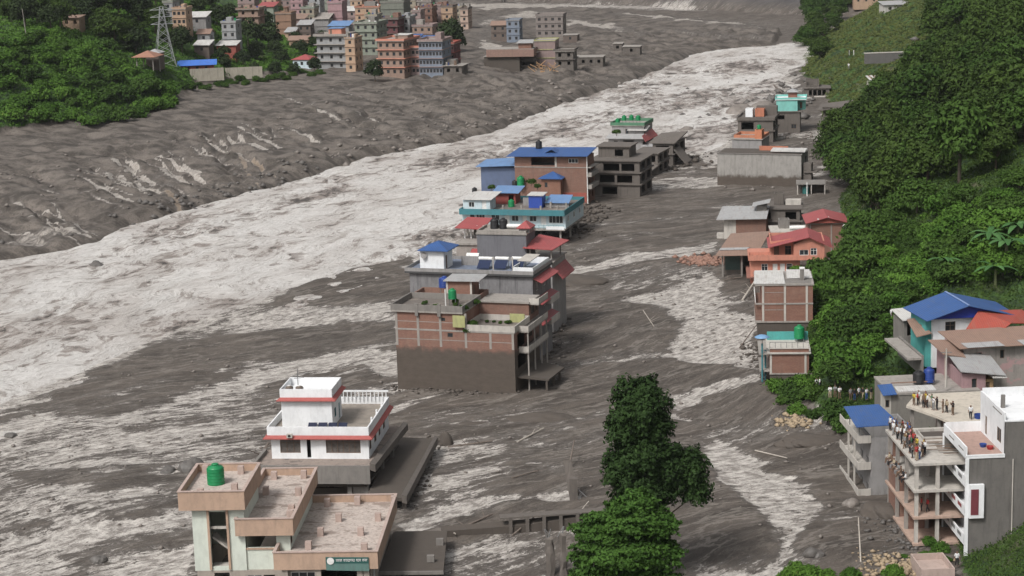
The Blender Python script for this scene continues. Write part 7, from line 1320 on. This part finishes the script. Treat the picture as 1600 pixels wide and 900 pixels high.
# ================================================================ PEOPLE
skin_m = plain('skin', (.19,.105,.07), .6, .1); hair_m = plain('hair', (.010,.009,.009), .5, .1); eye_m = plain('eye', (.5,.5,.5), .3, .1)
CL_ = {'white': (.62,.62,.62), 'black': (.02,.02,.022), 'red': (.35,.03,.03), 'grey': (.2,.2,.2), 'blue': (.04,.09,.24), 'yellow': (.50,.38,.05), 'brown': (.14,.09,.06), 'pink': (.45,.18,.19), 'green': (.06,.15,.08), 'beige': (.38,.31,.22)}
CM = {k: plain('cloth_'+k, v, .85, .3) for k, v in CL_.items()}
def body_mesh(pose):
    V = {'pel': (0,0,.95), 'wst': (0,0,1.08), 'chs': (0,.0,1.30), 'nck': (0,0,1.47), 'hd0': (0,.01,1.56), 'hd1': (0,.0,1.66), 'nose': (0,-.115,1.60)}
    Rr = {'pel': .145, 'wst': .13, 'chs': .155, 'nck': .055, 'hd0': .085, 'hd1': .095, 'nose': .018}
    E = [('pel','wst'),('wst','chs'),('chs','nck'),('nck','hd0'),('hd0','hd1'),('hd0','nose')]
    for s, n in ((-1,'l'),(1,'r')):
        V['ear'+n] = (s*.105,.01,1.60); Rr['ear'+n] = .018; E.append(('hd0','ear'+n))
        V['sh'+n] = (s*.19,0,1.40); Rr['sh'+n] = .06; E.append(('chs','sh'+n)); V['hp'+n] = (s*.10,0,.88); Rr['hp'+n] = .095; E.append(('pel','hp'+n))
        st = .06*s if pose == 'walk' else 0
        if pose == 'sit': K, An, To = (s*.12,-.42,.90), (s*.12,-.46,.48), (s*.12,-.60,.44)
        elif pose == 'walk': K, An, To = (s*.11,-.05-.12*s,.50), (s*.11,.02-.26*s,.09), (s*.11,-.14-.26*s,.04)
        else: K, An, To = (s*.12,-.02,.50), (s*.13,.02,.09), (s*.15,-.14,.04)
        V['kn'+n], V['an'+n], V['to'+n] = K, An, To; Rr['kn'+n], Rr['an'+n], Rr['to'+n] = .062, .045, .035; E += [('hp'+n,'kn'+n),('kn'+n,'an'+n),('an'+n,'to'+n)]
        if pose == 'fold' or (pose == 'point' and s > 0 and False): el, wr = (s*.25,-.02,1.14), (s*.06,-.20,1.18)
        elif pose == 'point' and s > 0: el, wr = (s*.30,-.22,1.36), (s*.33,-.46,1.42)
        elif pose == 'sit': el, wr = (s*.24,-.05,1.15), (s*.14,-.32,1.02)
        elif pose == 'phone': el, wr = (s*.25,-.08,1.16), (s*.10,-.27,1.42)
        else: el, wr = (s*.245,.03,1.13), (s*.26,-.06,.88)
        V['el'+n], V['wr'+n] = el, wr; Rr['el'+n], Rr['wr'+n] = .045, .032; E += [('sh'+n,'el'+n),('el'+n,'wr'+n)]
        d = (Vector(wr)-Vector(el)).normalized(); sd = Vector((0,1,0)) if abs(d.y) < .7 else Vector((1,0,0)); sd = (sd-d*sd.dot(d)).normalized()
        V['pm'+n] = tuple(Vector(wr)+d*.07); Rr['pm'+n] = .030; E.append(('wr'+n,'pm'+n))
        for i, (o_, L) in enumerate(((-.033,.075),(-.011,.09),(.011,.085),(.033,.065))): k = 'f%d%s' % (i, n); V[k] = tuple(Vector(V['pm'+n])+sd*o_*1.2+d*L); Rr[k] = .009; E.append(('pm'+n, k))
        k = 't'+n; V[k] = tuple(Vector(wr)+d*.06-sd*.065); Rr[k] = .011; E.append(('wr'+n, k))
    ks = list(V); me = bpy.data.meshes.new('body'); me.from_pydata([V[k] for k in ks], [(ks.index(a), ks.index(b_)) for a, b_ in E], []); o = link(bpy.data.objects.new('body', me))
    md = o.modifiers.new('s', 'SKIN'); md.use_smooth_shade = True; sv = me.skin_vertices[0].data
    for i, k in enumerate(ks): sv[i].radius = (Rr[k]*(1.25 if k in ('chs','pel','wst') else 1), Rr[k]*(.85 if k in ('chs','pel','wst') else 1)); sv[i].use_root = (k == 'pel')
    o.modifiers.new('u', 'SUBSURF').levels = 1
    dg = bpy.context.evaluated_depsgraph_get(); out = bpy.data.meshes.new_from_object(o.evaluated_get(dg)); bpy.data.objects.remove(o); out.materials.clear(); out.materials.append(skin_m); return out, V
def cloth_from(me, keep, off, name):
    bm = bmesh.new(); bm.from_mesh(me); bm.normal_update(); dl = [f for f in bm.faces if not keep(f.calc_center_median())]; bmesh.ops.delete(bm, geom=dl, context='FACES')
    for v in bm.verts: v.co += v.normal*off
    o = bpy.data.meshes.new(name); bm.to_mesh(o); bm.free(); return o
POSES = {}
for ps in ('stand', 'walk', 'fold', 'sit', 'point', 'phone'):
    me, V = body_mesh(ps); zt = .90 if ps != 'sit' else .93
    def is_arm_low(c): return False
    sh = cloth_from(me, lambda c: c.z > zt+.02 and c.z < 1.46 and abs(c.x) < .275 and not (c.z < 1.12 and abs(c.x) > .20) and c.y > -.16, .014, 'shirt')
    tr = cloth_from(me, lambda c: c.z < zt+.08 and abs(c.x) < .205 and not (c.z < .10 and ps != 'sit') and not (ps == 'sit' and (c.z > .96 and c.y < -.12 or c.z < .5)), .018, 'trousers')
    hr = cloth_from(me, lambda c: c.z > 1.55 and (c.y > .0 or c.z > 1.67) and abs(c.x) < .2, .014, 'hair')
    bm = bmesh.new(); [bmesh.ops.create_icosphere(bm, subdivisions=1, radius=.011, matrix=Matrix.Translation((s*.034, -.088, 1.625))) for s in (-1, 1)]; ey = bpy.data.meshes.new('eyes'); bm.to_mesh(ey); bm.free(); ey.materials.append(eye_m); hr.materials.append(hair_m)
    POSES[ps] = (me, sh, tr, hr, ey)
def person(X, Y, z, rz, pose, top, bot, label, group, sc=1.0):
    t = empty('person', (X, Y, z), rz, label, 'person', group); me, sh, tr, hr, ey = POSES[pose]; t.scale = (sc, sc, sc)
    link(bpy.data.objects.new('body', me), t)
    for nm, m_, c in (('shirt', sh, top), ('trousers', tr, bot)):
        key = (nm, pose, c); mm = PC.get(key)
        if mm is None: mm = m_.copy(); mm.materials.clear(); mm.materials.append(CM[c]); PC[key] = mm
        link(bpy.data.objects.new(nm, mm), t)
    link(bpy.data.objects.new('hair', hr), t); link(bpy.data.objects.new('eye', ey), t) if False else None
    return t
PC = {}
q = random.Random(12); tops = ['white','black','red','grey','blue','white','black','brown','white','green','yellow','pink','beige']; bots = ['black','blue','grey','brown','black','beige']
PW = {'stand':'standing','walk':'stepping','fold':'arms folded','sit':'sitting','point':'pointing','phone':'raising a phone'}
ORD = ['first','second','third','fourth','fifth','sixth','seventh','eighth','ninth','tenth','eleventh','twelfth','thirteenth','fourteenth','fifteenth','sixteenth','seventeenth','eighteenth','nineteenth','twentieth','twenty-first','twenty-second']
def crowd(bl, pts, where, group, posefn=None, fixed=None, face=R(80)):
    for i, (x_, y_, z_) in enumerate(pts):
        X, Y, Z_ = bl.world(x_, y_, z_); ps = posefn(i) if posefn else q.choice(['stand','fold','stand','walk','phone','point']); a, c = (fixed[i] if fixed and i < len(fixed) else (q.choice(tops), q.choice(bots)))
        person(X, Y, Z_, -face+q.uniform(-.5,.5), ps, a, c, '%s person %s, %s top, %s trousers, %s' % (ORD[i], where, a, c, PW[ps]), group, q.uniform(.96, 1.06))
fh = 42/UF.ppm
# facing the river (-x): body faces -Y locally, rotate by -90 deg
pts = []
for i in range(20):
    y_ = 13.4-i*.62; pts.append((.45+(i % 3)*.55+q.uniform(-.1,.1), y_, 0))
crowd(UF, pts, 'from far end of roof edge', 'people along the roof edge of the unfinished building', fixed=[('white','black'),('black','black'),('red','black'),('white','grey'),('grey','black'),('white','grey'),('white','black'),('white','black'),('pink','brown'),('black','black'),('black','grey'),('red','black'),('grey','brown'),('green','grey'),('yellow','black'),('black','black'),('brown','brown'),('black','black'),('grey','black'),('white','blue')])
pts = [(.16, 12.4-i*1.15, -fh-.9) for i in range(8)]
crowd(UF, pts, 'from far end of lower floor', 'people sitting on the edge of the floor below the roof', lambda i: 'sit', [('beige','brown'),('brown','black'),('beige','grey'),('black','brown'),('grey','grey'),('brown','brown'),('black','black'),('white','black')])
crowd(UF, [(.35+q.uniform(0,1.9), 12.8-i*.68, 0) for i in range(18)], 'in back row of roof crowd', 'people in the back row on the unfinished roof')
crowd(UF, [(1.4,2.0,-fh*2),(2.0,1.6,-fh*2)], 'two floors down at the corner', 'people two floors down')
crowd(b3, [(-2.3+i*.42, 8.0-i*.62+(i % 2)*.5, 0) for i in range(9)]+[(-1.0,7.4,0),(-.5,6.6,0),(-1.6,8.6,0),(-.8,8.3,0)], 'along the cream slab edge', 'people on the bare cream roof slab', fixed=[('yellow','brown'),('red','black'),('brown','black'),('white','black'),('white','grey'),('black','black'),('brown','brown'),('beige','black'),('black','brown')])
X, Y, Z_ = b3.world(2.6, 1.0, 0); person(X, Y, Z_, R(-20), 'walk', 'white', 'black', 'person in white shirt and dark trousers alone on the cream slab', None)
MB().lathe(0,0,[(.45,0),(.55,.5),(.5,.5),(.4,.05)],16).build('bowl', bluep, empty('tub', b3.world(3.6, 1.2, 0), 0, 'bright blue plastic tub beside the lone person on the cream slab', 'tub'))
MB().lathe(0,0,[(.3,0),(.42,.35),(.38,.35),(.26,.03)],16).build('bowl', plain('red_plastic', (.3,.03,.03), .4), empty('tub', TW.world(3.2, 2.2, -.05), 0, 'red basin on the terracotta terrace of the white tower', 'tub')); MB().lathe(0,0,[(.3,0),(.42,.35),(.38,.35),(.26,.03)],16).build('bowl', bluep, empty('tub', TW.world(2.7, 3.2, -.05), 0, 'small blue basin on the terracotta terrace of the white tower', 'tub'))
# the path
tr_ = [(1262,612),(1267,613),(1275,612),(1280,611),(1296,625),(1304,624),(1311,626),(1328,628),(1334,629),(1341,626),(1347,627),(1353,628),(1360,627),(1370,624),(1376,625)]
for i, (px, py) in enumerate(tr_):
    X, Y, z = hit(px, py+4); a, c = q.choice(['white','black','white','grey','pink','black']), q.choice(bots); person(X, Y-.5, z+.8, q.uniform(-2,1), q.choice(['stand','fold','walk']), a, c, '%s person from left on the hillside path, %s top, %s trousers' % (ORD[i], a, c), 'people gathered on the hillside path')
for px, py, a, c, lab in [(1392,506,'white','grey','person in white top on the bare slope left of the blue roof house'),(1422,535,'white','black','person in white shirt at the hut on the concrete path'),(1419,526,'black','black','person in dark clothes behind the white shirted one at the hut'),(1433,578,'white','grey','person in white among the bushes below the path'),(1327,92,'white','white','left of two tiny white clad people on the grassy knoll'),(1334,92,'white','white','right of two tiny white clad people on the grassy knoll'),(1326,114,'white','grey','tiny person in white walking lower on the grassy knoll'),(1495,893,'white','black','person in white vest at the foot of the white tower')]:
    X, Y, z = hit(px, py); person(X, Y, z+(.6 if py > 400 else 1.2), q.uniform(-2,2), 'stand', a, c, lab, None, 1.0 if py > 200 else 1.25)
# remove the off-stage originals of the plants
for p, cs in KM.items():
    for c, gs in cs: bpy.data.objects.remove(c)
    bpy.data.objects.remove(p)
# ---------------------------------------------------------------- air between the camera and the far valley
hz = MB().box(-760, 760, -30, 1980, -6, 176).build('haze', concrete); m_ = bpy.data.materials.new('haze'); m_.use_nodes = True; t_ = m_.node_tree; t_.nodes.remove(t_.nodes['Principled BSDF'])
pv = t_.nodes.new('ShaderNodeVolumePrincipled'); pv.inputs['Density'].default_value = .000035; pv.inputs['Color'].default_value = (.86, .89, .93, 1); t_.links.new(pv.outputs[0], t_.nodes['Material Output'].inputs['Volume'])
hz.data.materials.clear(); hz.data.materials.append(m_); tag(hz, 'thin pale monsoon haze filling the valley', 'haze', kind='stuff')
